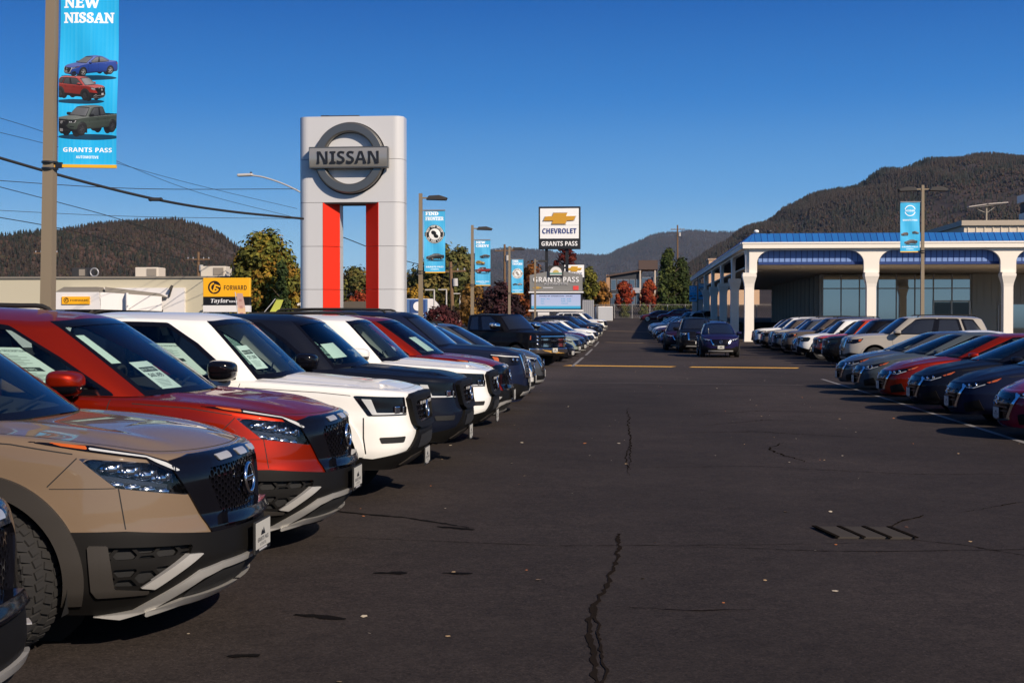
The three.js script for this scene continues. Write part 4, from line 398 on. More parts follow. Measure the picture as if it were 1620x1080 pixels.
{ // modern three-storey building beyond the fence
  const B = thing('modern_building', 'modern brick and dark glass building with slanted flat roof', 'building', [-2.6, 1.5, -236], 0), brick = std([0.42, 0.25, 0.14], 0.85), dark = std([0.035, 0.038, 0.045], 0.6), fr = std([0.2, 0.2, 0.22], 0.5), pane = phys([0.06, 0.09, 0.13], { roughness: 0.04, clearcoat: 1 });
  part('wall', box(5.5, 8.6, 8, 2.3, 4.3, -4), dark, B); part('brick_wall', box(0.6, 8.2, 8.3, -0.8, 4.1, -3.8), brick, B); part('brick_wall', box(2.6, 5.0, 8.6, 6.0, 2.5, -3.6), brick, B); part('roof', [extrude([[-0.9, 7.9], [5.2, 8.9], [5.2, 9.2], [-0.9, 8.15]], 9).translate(0, 0, -8.4), box(3.3, 1.6, 9, 6.1, 9.9, -3.7)], std([0.08, 0.05, 0.04], 0.7), B);
  for (let s = 0; s < 3; s++) for (let i = 0; i < 5; i++) { const w = part('window', box(0.95, 1.9, 0.12, 0.15 + i * 1.08, 1.5 + s * 2.5, 0.05), fr, B); part('pane', box(0.8, 1.7, 0.06, 0.15 + i * 1.08, 1.5 + s * 2.5, 0.1), pane, w); }
  { const w = part('window', box(2.2, 2.4, 0.12, 6.0, 6.6, -0.1), fr, B); part('pane', box(2.0, 2.2, 0.06, 6.0, 6.6, -0.05), pane, w); } for (const px of [4.75, 7.3]) part('roof_post', box(0.22, 5, 0.22, px, 7.0, 0.5), std([0.55, 0.45, 0.35], 0.7), B); part('balcony', [box(2.2, 0.9, 0.5, 3.6, 5.5, 0.4)], std([0.35, 0.35, 0.38], 0.6), B);
  const T = thing('tan_building', 'pale tan building top rising behind the showroom arcade', 'building', [19, 2.5, -250]); part('wall', box(9, 10.2, 8, 0, 5.1, 0), std([0.55, 0.36, 0.22], 0.85), T); part('roof_edge', box(9.3, 0.3, 8.3, 0, 10.3, 0), std([0.4, 0.28, 0.2], 0.8), T); part('window', box(3, 0.5, 0.1, -1, 8.2, 4.02), std([0.2, 0.14, 0.1], 0.5), T);
}
// ---------------------------------------------------------------- large SUV with honeycomb grille (the two nearest cars and others)
const wheelTerrain = wheelParts(0.388, 0.265, 0.235, 6, CM.darkAlloy, true), wheelRoad = wheelParts(0.36, 0.24, 0.245, 5, CM.alloy), wheelSmall = wheelParts(0.335, 0.22, 0.225, 5, CM.alloy), wheelDark = wheelParts(0.36, 0.24, 0.24, 5, CM.darkAlloy);
const hexField = (cell, w) => (q, y) => { const a = q / (cell * 1.5), b = y / (cell * 0.866 * 2); let best = -1; for (let di = -1; di <= 1; di++) for (let dj = -1; dj <= 1; dj++) { const i = Math.round(a) + di, j = Math.round(b - 0.5 * (Math.abs(i) % 2)) + dj, cx = i * cell * 1.5, cy = (j + 0.5 * (Math.abs(i) % 2)) * cell * 1.732, dx = Math.abs(q - cx), dy = Math.abs(y - cy), d = cell * 0.866 - Math.max(dy, dx * 0.866 + dy * 0.5); best = Math.max(best, d); } return w - best; };
const SUV = {
  plan: [[2.5, 0], [2.485, 0.22], [2.435, 0.44], [2.345, 0.62], [2.2, 0.77], [2.0, 0.88], [1.75, 0.95], [1.4, 0.98], [0.8, 0.985], [-0.8, 0.985], [-1.6, 0.98], [-2.05, 0.945], [-2.32, 0.82], [-2.44, 0.5], [-2.47, 0]],
  dF: [[0.16, -0.22], [0.26, -0.1], [0.36, -0.02], [0.46, 0.01], [0.6, 0.0], [0.68, -0.025], [0.85, -0.03], [0.96, -0.06], [1.06, -0.12], [1.2, -0.2]],
  dS: [[0.2, -0.1], [0.34, -0.02], [0.5, 0.0], [0.7, -0.005], [0.86, -0.02], [0.98, -0.028], [1.1, -0.05], [1.2, -0.08]],
  dR: [[0.25, -0.08], [0.4, 0], [0.6, 0.02], [0.75, -0.03], [1.2, -0.06]],
  shoulder: [[2.5, 0.995], [2.3, 1.005], [2.0, 1.055], [1.6, 1.105], [1.1, 1.135], [0, 1.16], [-2.5, 1.18]],
  low: [[2.5, 0.2], [2.1, 0.22], [1.9, 0.26], [1.4, 0.26], [-1.4, 0.26], [-2.5, 0.3]],
  deck: [[2.4, 1.02], [1.9, 1.1], [1.5, 1.14], [1.1, 1.17], [0.5, 1.19], [-2.5, 1.22]], spine: [-1.9, 1.85], fillet: 0.06,
  ridge: (x, z) => 0.014 * sstep(x, 0.9, 1.5) * Math.exp(-(((Math.abs(z) - 0.52) / 0.1) ** 2)),
  green: {
    base: [[1.4, 1.16, 0], [1.36, 1.155, 0.36], [1.24, 1.149, 0.66], [1.08, 1.143, 0.835], [0.74, 1.15, 0.875], [0.212, 1.15, 0.885], [-0.8, 1.155, 0.885], [-1.5, 1.165, 0.87], [-2.05, 1.18, 0.82], [-2.26, 1.18, 0.62], [-2.32, 1.18, 0]],
    roof: [[0.6, 1.705, 0], [0.56, 1.7, 0.34], [0.46, 1.685, 0.53], [0.289, 1.68, 0.61], [-0.003, 1.695, 0.635], [-0.44, 1.708, 0.645], [-0.95, 1.71, 0.645], [-1.45, 1.7, 0.635], [-1.85, 1.68, 0.6], [-2.0, 1.67, 0.45], [-2.04, 1.67, 0]],
    roofY: [[0.5, 1.715], [0.15, 1.765], [-0.5, 1.795], [-1.5, 1.78], [-2, 1.73]], spine: [-1.75, 0.22], bulge: 0.035,
  },
  windows: [
    { name: 'windscreen', mid: 1, poly: [[-0.01, 0.02], [-0.01, 0.965], [0.15, 0.965], [0.232, 0.955], [0.238, 0.02]], trim: 0.03 },
    { name: 'side', poly: [[0.335, 0.055], [0.352, 0.5], [0.385, 0.88], [0.44, 0.92], [0.545, 0.92], [0.548, 0.045]] },
    { name: 'side', dark: 1, poly: [[0.562, 0.045], [0.56, 0.92], [0.655, 0.91], [0.665, 0.05]] },
    { name: 'side', dark: 1, poly: [[0.69, 0.07], [0.68, 0.9], [0.755, 0.88], [0.79, 0.14]] },
    { name: 'rear_window', dark: 1, poly: [[0.905, 0.12], [0.905, 0.9], [1.01, 0.9], [1.01, 0.12]] },
  ],
  wheelX: [1.38, -1.5], wheelR: 0.39, archR: 0.445, wheelIn: 0.135, halfW: 0.985, wheel: wheelTerrain, res: 0.028, deckH: 0.05, gh: 0.007, gv: 0.035, filSeg: 6, sFront: 2.6,
  rails: [-0.1, -1.75, 0.6, 1.81], seats: [[0.1, 2], [-0.85, 3]], cab: [1.05, -2.1], dashY: 1.12, rearPane: CM.darkPane,
  shapes(B) {
    const { sz, sx } = B;
    return {
      lamp: [[sx(1.88), 1.0], [sx(2.06), 0.845], [sz(0.6), 0.785], [sz(0.575), 0.8], [sz(0.665), 0.925], [sx(2.2), 0.965]],
      vent: [[sx(2.0), 0.555], [sz(0.6), 0.535], [sz(0.62), 0.48], [sx(2.16), 0.345], [sx(2.03), 0.355]],
      grille: [[0, 0.93], [sz(0.44), 0.91], [sz(0.47), 0.86], [sz(0.36), 0.665], [0, 0.655]],
    };
  },
  holes(B) { const s = this.shapes(B); return [s.lamp, s.vent, [...s.grille.slice(0, -1), [-0.05, 0.655], [-0.05, 0.93]].filter((p, i) => i !== 0), [[-0.05, 0.93], [0.02, 0.93], [0.02, 0.655], [-0.05, 0.655]]]; },
  details(B, arch) {
    const { sz, sx, wallPatch, ribbon, wall } = B, s = this.shapes(B), out = [], add = (name, geo, mat, mir = true) => out.push({ name, geo: mir ? [].concat(geo).flatMap(both) : geo, mat }), S = this;
    // grille: gloss surround, honeycomb, ledge, three slots
    const gl = [...s.grille.slice(1, 4)], frame = [[-0.05, 0.992], [sz(0.55), 0.99], [sz(0.69), 0.968], [sz(0.665), 0.91], [sz(0.47), 0.57], [-0.05, 0.57]], sdG = sdPoly([[-0.1, 0.93], ...gl, [-0.1, 0.655]]);
    add('grille_surround', wallPatch(frame, { off: 0.012, skirt: 0.03, h: 0.01, field: (q, y) => -sdG(q, y) }), CM.gloss);
    add('grille_back', sheet(range(-0.55, 0.55, 0.05), range(0.63, 0.98, 0.05), null, wall, { off: -0.07 }), CM.black, false);
    add('grille_mesh', sheet(range(-0.52, 0.52, 0.006), range(0.64, 0.97, 0.006), (q, y) => Math.min(sdG(Math.abs(q), y) + 0.004, hexField(0.023, 0.0036)(q, y)), wall, { off: -0.008, skirt: 0.03 }), CM.gloss, false);
    add('grille_ledge', wallPatch([[-0.03, 0.66], [sz(0.37), 0.668], [sz(0.39), 0.615], [-0.03, 0.6]], { off: 0.05, skirt: 0.06, h: 0.012 }), CM.gloss);
    const slots = [wallPatch([[-0.085, 0.978], [0.085, 0.978], [0.07, 0.944], [-0.07, 0.944]], { off: 0.02, skirt: 0.01, h: 0.006 })], s1 = wallPatch([[sz(0.19), 0.978], [sz(0.36), 0.972], [sz(0.34), 0.94], [sz(0.19), 0.946]], { off: 0.02, skirt: 0.01, h: 0.006 });
    add('grille_slots', [...slots, s1, mirrorZ(s1)], CM.silver, false);
    out.push(emblem(wall(0, 0.8)[0] + 0.022, 0.81, 0.078, 0.08));
    // headlamps
    for (const m of [false, true]) {
      const k = m ? mirrorZ : (g) => g, mods = [], back = [];
      const q0 = sx(1.97), q1 = sz(0.69), row = (t, y0, y1) => [lerp(q0, q1, t), lerp(y0, y1, t)];
      for (let i = 0; i < 4; i++) { const [q, y] = row(0.17 + i * 0.25, 0.952, 0.872), a = B.at(q), rot = Math.atan2(a[2], a[3]), p = wall(q, y - 0.002, -0.055), g = new THREE.IcosahedronGeometry(0.05, 1); g.scale(1.15, 0.62, 0.5); g.rotateY(rot); g.translate(...p); mods.push(g); const p2 = wall(q + 0.015, y, -0.03), t = new THREE.SphereGeometry(0.017, 12, 8); t.translate(...p2); mods.push(t); const p3 = wall(q - 0.055, y, -0.045), f = box(0.012, 0.05, 0.05, 0, 0, 0, 0, 0.5, 0.3); f.rotateY(rot); f.translate(...p3); mods.push(f); }
      for (let i = 0; i < 4; i++) { const [q, y] = row(0.26 + i * 0.235, 0.872, 0.806), a = B.at(q), p = wall(q, y, -0.05), g = new THREE.IcosahedronGeometry(0.042, 1); g.scale(1.1, 0.5, 0.5); g.rotateY(Math.atan2(a[2], a[3])); g.translate(...p); mods.push(g); }
      const housing = wallPatch(s.lamp, { off: -0.09, h: 0.012, grow: 0.02 }), sides = wallPatch(s.lamp, { off: 0.0, skirt: 0.09, h: 0.012, field: (q, y) => 0.006 - sdPoly(s.lamp)(q, y) }), fold = [ribbon([row(0.05, 0.905, 0.85), row(0.98, 0.905, 0.838)], 0.02, -0.012)];
      out.push({ name: 'headlight', kids: [{ name: 'lamp_housing', geo: [k(housing), k(sides), ...fold.map((g) => k(norm(g)))], mat: CM.lampBack }, { name: 'lamp_reflectors', stuff: 1, geo: mods.map((g) => k(norm(g))), mat: CM.reflector }, { name: 'lamp_lens', geo: k(wallPatch(s.lamp, { off: 0.001, h: 0.012 })), mat: CM.lens }] });
      out.push({ name: 'daytime_light', geo: k(wallPatch([[sx(1.93), 1.052], [sx(2.2), 1.0], [sz(0.7), 0.962], [sz(0.635), 0.915], [sz(0.66), 0.915], [sz(0.735), 0.962], [sx(2.2), 0.992], [sx(1.94), 1.04]], { off: 0.012, skirt: 0.015, h: 0.006 })), mat: CM.white });
      out.push({ name: 'indicator', geo: k(wallPatch([[sx(1.72), 1.082], [sx(1.92), 1.058], [sx(1.93), 1.04], [sx(1.8), 1.06]], { off: 0.006, skirt: 0.012, h: 0.006 })), mat: CM.amber });
    }
    add('lamp_strip_trim', wallPatch([[sx(1.6), 1.088], [sx(1.95), 1.058], [sx(2.2), 1.006], [sz(0.69), 0.968], [sz(0.66), 0.92], [sz(0.69), 0.915], [sz(0.76), 0.96], [sx(2.2), 0.982], [sx(1.95), 1.028]], { off: 0.005, h: 0.006 }), CM.gloss);
    // black lower cladding with vents, silver slash and skid
    const band = [[-0.05, 0.575], [sz(0.48), 0.578], [sx(2.1), 0.63], [sx(1.8), 0.637], [sx(1.8), 0.21], [-0.05, 0.15]], sdV = sdPoly(s.vent);
    add('lower_bumper', wallPatch(band, { off: 0.014, skirt: 0.03, h: 0.016, field: (q, y) => Math.min(-sdV(q, y), arch(B.at(q)[0], y, 0.0)) }), CM.clad);
    add('vent_back', wallPatch(s.vent, { off: -0.03, h: 0.02, grow: 0.02 }), CM.black);
    add('vent_mesh', wallPatch(s.vent, { off: -0.008, skirt: 0.02, h: 0.007, field: (q, y) => Math.max(hexField(0.045, 0.006)(q * 0.62, y), 0.024 - Math.abs(y - 0.462)) }), CM.clad);
    add('vent_frame', wallPatch([[sx(1.93), 0.57], [sx(2.02), 0.565], [sx(2.05), 0.34], [sx(2.2), 0.32], [sx(2.2), 0.3], [sx(1.97), 0.3], [sx(1.945), 0.34]], { off: 0.03, skirt: 0.03, h: 0.01 }), CM.cladLight);
    add('silver_slash', wallPatch([[sz(0.63), 0.49], [sz(0.555), 0.485], [sx(2.22), 0.325], [sx(2.16), 0.34]], { off: 0.036, skirt: 0.04, h: 0.008 }), CM.silver);
    add('skid_trim', wallPatch([[-0.03, 0.415], [sz(0.4), 0.415], [sz(0.56), 0.395], [sx(2.14), 0.215], [sx(1.95), 0.195], [sx(2.08), 0.17], [sx(2.23), 0.2], [sz(0.53), 0.345], [sz(0.4), 0.375], [-0.03, 0.38]], { off: 0.036, skirt: 0.05, h: 0.008 }), CM.silver);
    add('lower_intake', wallPatch([[-0.03, 0.37], [sz(0.4), 0.365], [sz(0.56), 0.3], [sz(0.6), 0.25], [-0.03, 0.25]], { off: 0.02, h: 0.012 }), CM.black);
    add('skid_lip', wallPatch([[-0.03, 0.245], [sz(0.6), 0.245], [sx(2.2), 0.2], [sx(2.2), 0.17], [sz(0.6), 0.2], [-0.03, 0.2]], { off: 0.05, skirt: 0.05, h: 0.01 }), CM.silver);
    add('wheel_flare', flares(B, S, 0.44, 0.535, 0.03, 0.24), CM.cladLight);
    add('sill_cladding', wallPatch([[sx(0.98), 0.44], [sx(-0.98), 0.44], [sx(-0.98), 0.25], [sx(0.98), 0.25]], { off: 0.02, skirt: 0.03, h: 0.03 }), CM.clad);
    // shut lines, bonnet gap, handles, mirrors, wipers
    const gap = [ribbon([[sx(1.14), 1.1], [sx(1.55), 1.07], [sx(1.86), 1.02]].map((p) => p), 0.006), ribbon([[sx(1.88), 1.0], [sx(1.74), 0.86]], 0.006), ribbon([[sx(2.07), 0.85], [sx(2.1), 0.64]], 0.006), ribbon([[sx(1.75), 0.85], [sx(2.06), 0.845]].map((p) => p), 0.004), ribbon([[sx(0.98), 1.14], [sx(0.93), 0.9], [sx(0.96), 0.46]], 0.007), ribbon([[sx(-0.08), 1.14], [sx(-0.12), 0.46]], 0.007), ribbon([[sx(-0.98), 1.14], [sx(-1.02), 0.95]], 0.007)];
    add('shut_lines', gap.map(norm), CM.black);
    const bl = []; for (let i = 0; i <= 40; i++) { const q = lerp(0, sx(1.2), i / 40); bl.push([q, 0.014]); }
    add('bonnet_gap', norm(ribbon(bl, 0.008, 0, (q, w) => { const p = B.deckAt(q, w); p[1] += 0.0015; return p; })), CM.black);
    add('door_handle', [0.12, -0.88].map((x) => { const p = wall(sx(x), 0.98); return rbox(0.2, 0.026, 0.03, 0.01, p[0], 0.98, p[2] + 0.02); }), CM.gloss);
    out.push(...mirrorParts(0.66, 1.24, 0.86, 'paint', 1.12));
    add('wipers', [bar([1.2, 1.19, 0.1], [1.07, 1.23, -0.55], 0.009), bar([1.22, 1.19, 0.55], [1.1, 1.23, -0.05], 0.009)], CM.black, false);
    out.push(...plateParts(wall(0, 0.49)[0] + 0.055, 0.49, 0));
    return out;
  },
};
// ---------------------------------------------------------------- pickup with a framed grille (two white ones and the dark blue one)
const wheelTruck = wheelParts(0.388, 0.265, 0.235, 6, CM.darkAlloy);
function stdPoly(B, pts) { return pts.map(([k, v, y]) => [k === 'z' ? B.sz(v) : k === 'x' ? B.sx(v) : v, y]); }
const PICKUP = {
  plan: [[2.66, 0], [2.65, 0.3], [2.62, 0.55], [2.53, 0.73], [2.36, 0.85], [2.1, 0.905], [1.8, 0.925], [1.2, 0.93], [0, 0.93], [-1.2, 0.93], [-2.2, 0.925], [-2.5, 0.9], [-2.6, 0.8], [-2.64, 0]],
  dF: [[0.28, -0.2], [0.38, -0.08], [0.5, -0.01], [0.6, 0], [0.76, -0.03], [0.98, -0.05], [1.1, -0.1]], dS: [[0.3, -0.06], [0.5, 0], [0.72, 0], [0.86, -0.018], [0.96, -0.02], [1.15, -0.05]], dR: [[0.4, 0], [1.2, -0.02]],
  shoulder: [[2.66, 1.02], [2.3, 1.045], [1.6, 1.09], [1.1, 1.12], [0, 1.13], [-0.7, 1.13], [-2.66, 1.14]], low: [[2.66, 0.32], [2.3, 0.34], [2.0, 0.4], [0, 0.38], [-2.66, 0.45]],
  deck: [[2.5, 1.06], [2.0, 1.12], [1.2, 1.18], [0.8, 1.18], [-0.6, 1.16], [-2.6, 1.15]], spine: [-2.2, 2.1], fillet: 0.055, ridge: (x, z) => 0.03 * sstep(x, 0.6, 1.3) * sstep(2.6, 2.2, x) * (sstep(Math.abs(z), 0.7, 0.55) - 0.6 * sstep(Math.abs(z), 0.45, 0.3)),
  green: { base: [[1.42, 1.16, 0], [1.38, 1.155, 0.4], [1.26, 1.14, 0.66], [1.1, 1.123, 0.8], [0.72, 1.125, 0.84], [0.134, 1.125, 0.845], [-0.5, 1.125, 0.845], [-0.78, 1.13, 0.84], [-0.92, 1.13, 0.76], [-0.95, 1.13, 0.4], [-0.95, 1.13, 0]], roof: [[0.82, 1.705, 0], [0.78, 1.7, 0.36], [0.7, 1.685, 0.54], [0.56, 1.685, 0.62], [0.221, 1.7, 0.64], [-0.089, 1.705, 0.645], [-0.5, 1.7, 0.645], [-0.7, 1.69, 0.63], [-0.8, 1.68, 0.57], [-0.82, 1.675, 0.3], [-0.82, 1.675, 0]], roofY: [[0.8, 1.71], [0.4, 1.765], [-0.4, 1.775], [-0.8, 1.72]], spine: [-0.6, 0.35], bulge: 0.03 },
  TS: 2.6, windows: [{ name: 'windscreen', mid: 1, poly: [[-0.01, 0.03], [-0.01, 0.965], [0.16, 0.965], [0.235, 0.94], [0.245, 0.03]], trim: 0.03 }, { name: 'side', poly: [[0.335, 0.06], [0.36, 0.6], [0.395, 0.9], [0.53, 0.91], [0.533, 0.05]] }, { name: 'side', dark: 1, poly: [[0.55, 0.05], [0.548, 0.91], [0.66, 0.9], [0.668, 0.06]] }, { name: 'rear_window', dark: 1, poly: [[0.84, 0.12], [0.84, 0.9], [1.01, 0.9], [1.01, 0.12]] }],
  wheelX: [1.7, -1.5], wheelR: 0.39, archR: 0.46, wheelIn: 0.13, halfW: 0.93, wheel: wheelTruck, res: 0.03, deckH: 0.05, gh: 0.009, gv: 0.04, filSeg: 5, sFront: 2.4, bed: [-1.0, -2.5, 0.78], bedY: 1.14, seats: [[0.1, 2], [-0.62, 3]], cab: [1.05, -0.85], dashY: 1.08, seatY: -0.05,
  details(B, arch) {
    const { sz, sx, wallPatch, ribbon, wall } = B, S = this, out = [], add = (name, geo, mat, mir = true) => out.push({ name, geo: mir ? [].concat(geo).flatMap(both) : geo, mat });
    add('grille_surround', wallPatch([[-0.05, 1.0], [sz(0.5), 0.99], [sz(0.6), 0.95], [sz(0.52), 0.7], [sz(0.4), 0.66], [-0.05, 0.655]], { off: 0.06, skirt: 0.07, h: 0.014, field: (q, y) => -sdPoly([[-0.1, 0.93], [sz(0.44), 0.925], [sz(0.5), 0.88], [sz(0.42), 0.74], [sz(0.36), 0.715], [-0.1, 0.71]])(q, y) }), CM.clad);
    add('grille_back', wallPatch([[-0.05, 0.94], [sz(0.52), 0.94], [sz(0.5), 0.7], [-0.05, 0.7]], { off: 0.012, h: 0.03 }), CM.black);
    add('grille_mesh', wallPatch([[-0.03, 0.935], [sz(0.5), 0.93], [sz(0.44), 0.71], [-0.03, 0.71]], { off: 0.042, skirt: 0.02, h: 0.008, field: (q, y) => Math.max(0.008 - Math.abs(((y * 20 + 100) % 1) - 0.5) * 0.05, 0.007 - Math.abs(((q * 12 + (Math.floor(y * 20) % 2) * 0.5 + 100) % 1) - 0.5) * 0.083) }), CM.gloss);
    add('grille_lettering', [-0.3, -0.2, -0.1, 0.1, 0.2, 0.3].map((z) => { const p = wall(sz(z), 0.9); return rbox(0.01, 0.03, 0.055, 0.003, p[0] + 0.062, 0.895, z); }), CM.silver, false);
    out.push(emblem(wall(0, 0.82)[0] + 0.06, 0.82, 0.075, 0.05));
    for (const m of [false, true]) {
      const k = m ? mirrorZ : (g) => g, lamp = stdPoly(B, [['z', 0.62, 0.965], ['x', 2.25, 0.985], ['x', 2.12, 0.99], ['x', 2.26, 0.8], ['z', 0.6, 0.795]]), mods = [];
      for (const [z, y] of [[0.65, 0.845], [0.74, 0.85]]) { const p = wall(sz(z), y, 0.012); mods.push(rbox(0.02, 0.07, 0.075, 0.01, p[0], p[1], p[2], 0, z > 0.7 ? -0.5 : -0.25, 0)); }
      out.push({ name: 'headlight', kids: [{ name: 'lamp_housing', geo: k(wallPatch(lamp, { off: 0.004, h: 0.014 })), mat: CM.gloss }, { name: 'lamp_reflectors', stuff: 1, geo: mods.map((g) => k(norm(g))), mat: CM.reflector }, { name: 'light_guide', geo: k(wallPatch(stdPoly(B, [['x', 2.2, 0.96], ['x', 2.29, 0.955], ['x', 2.34, 0.83], ['z', 0.62, 0.82], ['z', 0.62, 0.808], ['x', 2.3, 0.812]]), { off: 0.012, skirt: 0.008, h: 0.008 })), mat: CM.white }] });
      out.push({ name: 'lamp_shadow_gap', geo: [k(ribbon(stdPoly(B, [['x', 2.22, 0.785], ['x', 2.22, 0.6], ['x', 2.24, 0.45]]), 0.012, 0.003))], mat: CM.black });
    }
    add('lower_bumper', wallPatch(stdPoly(B, [['s', -0.05, 0.66], ['z', 0.4, 0.65], ['z', 0.62, 0.46], ['x', 2.3, 0.4], ['x', 2.05, 0.43], ['x', 2.05, 0.3], ['s', -0.05, 0.27]]), { off: 0.03, skirt: 0.04, h: 0.016 }), CM.clad);
    add('skid_plate', wallPatch(stdPoly(B, [['s', -0.05, 0.42], ['z', 0.5, 0.4], ['z', 0.66, 0.32], ['s', -0.05, 0.3]]), { off: 0.05, skirt: 0.04, h: 0.014 }), CM.cladLight);
    add('lower_intake', wallPatch(stdPoly(B, [['s', -0.05, 0.6], ['z', 0.36, 0.59], ['z', 0.44, 0.47], ['s', -0.05, 0.46]]), { off: 0.036, h: 0.014 }), CM.black);
    add('fog_slot', wallPatch(stdPoly(B, [['z', 0.66, 0.6], ['x', 2.36, 0.6], ['x', 2.38, 0.545], ['z', 0.68, 0.545]]), { off: 0.006, skirt: 0.01, h: 0.01 }), CM.black);
    add('wheel_flare', flares(B, S, 0.458, 0.53, 0.02, 0.42), S.flareMat ?? 'paint');
    add('shut_lines', [ribbon(stdPoly(B, [['x', 1.1, 1.06], ['x', 1.8, 1.02], ['x', 2.1, 0.99]]), 0.006), ribbon(stdPoly(B, [['x', 1.05, 1.1], ['x', 1.0, 0.9], ['x', 1.04, 0.5]]), 0.007), ribbon(stdPoly(B, [['x', 0.02, 1.11], ['x', 0, 0.5]]), 0.007), ribbon(stdPoly(B, [['x', -0.72, 1.11], ['x', -0.76, 0.5]]), 0.007), ribbon(stdPoly(B, [['x', -0.98, 1.13], ['x', -0.98, 0.5]]), 0.01)].map(norm), CM.black);
    const bl = []; for (let i = 0; i <= 30; i++) bl.push([lerp(0, sx(1.2), i / 30), 0.05]); add('bonnet_gap', norm(ribbon(bl, 0.009, 0, (q, w) => { const p = B.deckAt(q, w); p[1] += 0.002; return p; })), CM.black);
    add('door_handle', [0.2, -0.58].map((x) => { const p = wall(sx(x), 0.95); return rbox(0.2, 0.03, 0.03, 0.01, p[0], 0.95, p[2] + 0.02); }), CM.gloss);
    out.push(...mirrorParts(0.88, 1.22, 0.84, S.mirrorMat ?? CM.gloss, 1.2)); add('wipers', [bar([1.14, 1.2, 0.1], [1.0, 1.25, -0.5], 0.009), bar([1.16, 1.2, 0.5], [1.04, 1.25, -0.05], 0.009)], CM.black, false);
    add('mud_flap', [box(0.02, 0.3, 0.24, 1.22, 0.3, 0.8)].map(norm), CM.black);
    out.push(...plateParts(wall(0, 0.4)[0] + 0.085, 0.36, 0));
    return out;
  },
};
// ---------------------------------------------------------------- plainer kinds, built from numbers
function plainDetails(o) {
  return function (B, arch) {
    const { sz, sx, wallPatch, ribbon, wall } = B, S = this, out = [], h = o.h ?? 0.02, P = (p) => stdPoly(B, p), add = (name, geo, mat, mir = true) => out.push({ name, geo: mir ? [].concat(geo).flatMap(both) : geo, mat });
    add('grille', wallPatch(P(o.grille), { off: 0.012, skirt: 0.02, h }), CM.gloss);
    if (o.grilleTrim) add('grille_trim', wallPatch(P(o.grilleTrim), { off: 0.022, skirt: 0.02, h: h * 0.7 }), o.trimMat ?? CM.chrome);
    for (const y of o.slats ?? []) add('grille_slat', norm(ribbon(P([['s', 0, y], ['z', o.slatW, y]]), 0.022, 0.024)), o.slatMat ?? CM.darkAlloy);
    if (o.intake) add('lower_intake', wallPatch(P(o.intake), { off: 0.01, skirt: 0.015, h }), CM.black);
    if (o.lower) add('lower_bumper', wallPatch(P(o.lower), { off: 0.02, skirt: 0.03, h, field: (q, y) => arch(B.at(q)[0], y, 0) }), o.lowerMat ?? CM.clad);
    if (o.skid) add('skid_trim', wallPatch(P(o.skid), { off: 0.032, skirt: 0.03, h: h * 0.8 }), CM.silver);
    for (const m of [false, true]) { const k = m ? mirrorZ : (g) => g, kids = [{ name: 'lamp_housing', geo: k(wallPatch(P(o.lamp), { off: 0.006, skirt: 0.01, h })), mat: CM.gloss }]; if (o.bulbs) o.bulbs.forEach(([z, y, r]) => { const p = wall(sz(z), y, 0.0); kids.push({ name: 'lamp_reflector', geo: k(norm(new THREE.SphereGeometry(r, 10, 8).scale(0.5, 1, 1.3).translate(...p))), mat: CM.reflector }); }); out.push({ name: 'headlight', kids }); if (o.drl) out.push({ name: 'daytime_light', geo: k(wallPatch(P(o.drl), { off: 0.014, skirt: 0.01, h: h * 0.5 })), mat: CM.white }); if (o.amber) out.push({ name: 'indicator', geo: k(wallPatch(P(o.amber), { off: 0.014, skirt: 0.01, h: h * 0.6 })), mat: CM.amber }); if (o.tail) out.push({ name: 'tail_light', geo: k(wallPatch(P(o.tail), { off: 0.012, skirt: 0.02, h })), mat: CM.redLamp }); }
    if (o.flare) add('wheel_flare', flares(B, S, S.archR - 0.004, S.archR + o.flare, 0.018, B.low(0) + 0.0), o.flareMat ?? CM.clad);
    if (o.sill) add('sill_cladding', wallPatch(P([['x', S.wheelX[0] - S.archR, B.low(0) + 0.16], ['x', S.wheelX[1] + S.archR, B.low(0) + 0.16], ['x', S.wheelX[1] + S.archR, B.low(0)], ['x', S.wheelX[0] - S.archR, B.low(0)]]), { off: 0.015, skirt: 0.02, h: 0.05 }), CM.clad);
    add('shut_lines', [...o.doors.map((x) => ribbon(P([['x', x, B.sh(x) - 0.05], ['x', x - 0.03, (B.sh(x) + B.low(x)) / 2], ['x', x, B.low(x) + 0.14]]), 0.008)), ...(o.gap ? [ribbon(P(o.gap), 0.007)] : [])].map(norm), CM.black);
    add('door_handle', o.handles.map((x) => { const y = o.handleY, p = wall(sx(x), y); return rbox(0.19, 0.028, 0.03, 0.01, p[0], y, p[2] + 0.018); }), o.handleMat ?? 'paint');
    out.push(...mirrorParts(...o.mirror, o.mirrorMat ?? 'paint', o.mirrorSize ?? 1));
    if (o.emblem) out.push(emblem(wall(0, o.emblem[0])[0] + 0.03, o.emblem[0], o.emblem[1], 0, true)); if (o.bowtie) out.push({ name: 'grille_emblem', geo: [rbox(0.02, 0.07, 0.12, 0.006, wall(0, o.bowtie)[0] + 0.035, o.bowtie, 0), rbox(0.02, 0.04, 0.3, 0.006, wall(0, o.bowtie)[0] + 0.034, o.bowtie, 0)], mat: o.bowMat ?? CM.darkAlloy });
    if (o.plate) out.push(...plateParts(wall(0, o.plate)[0] + 0.03, o.plate, 0));
    for (const f of o.more ?? []) out.push(...f(B, add));
    return out;
  };
}
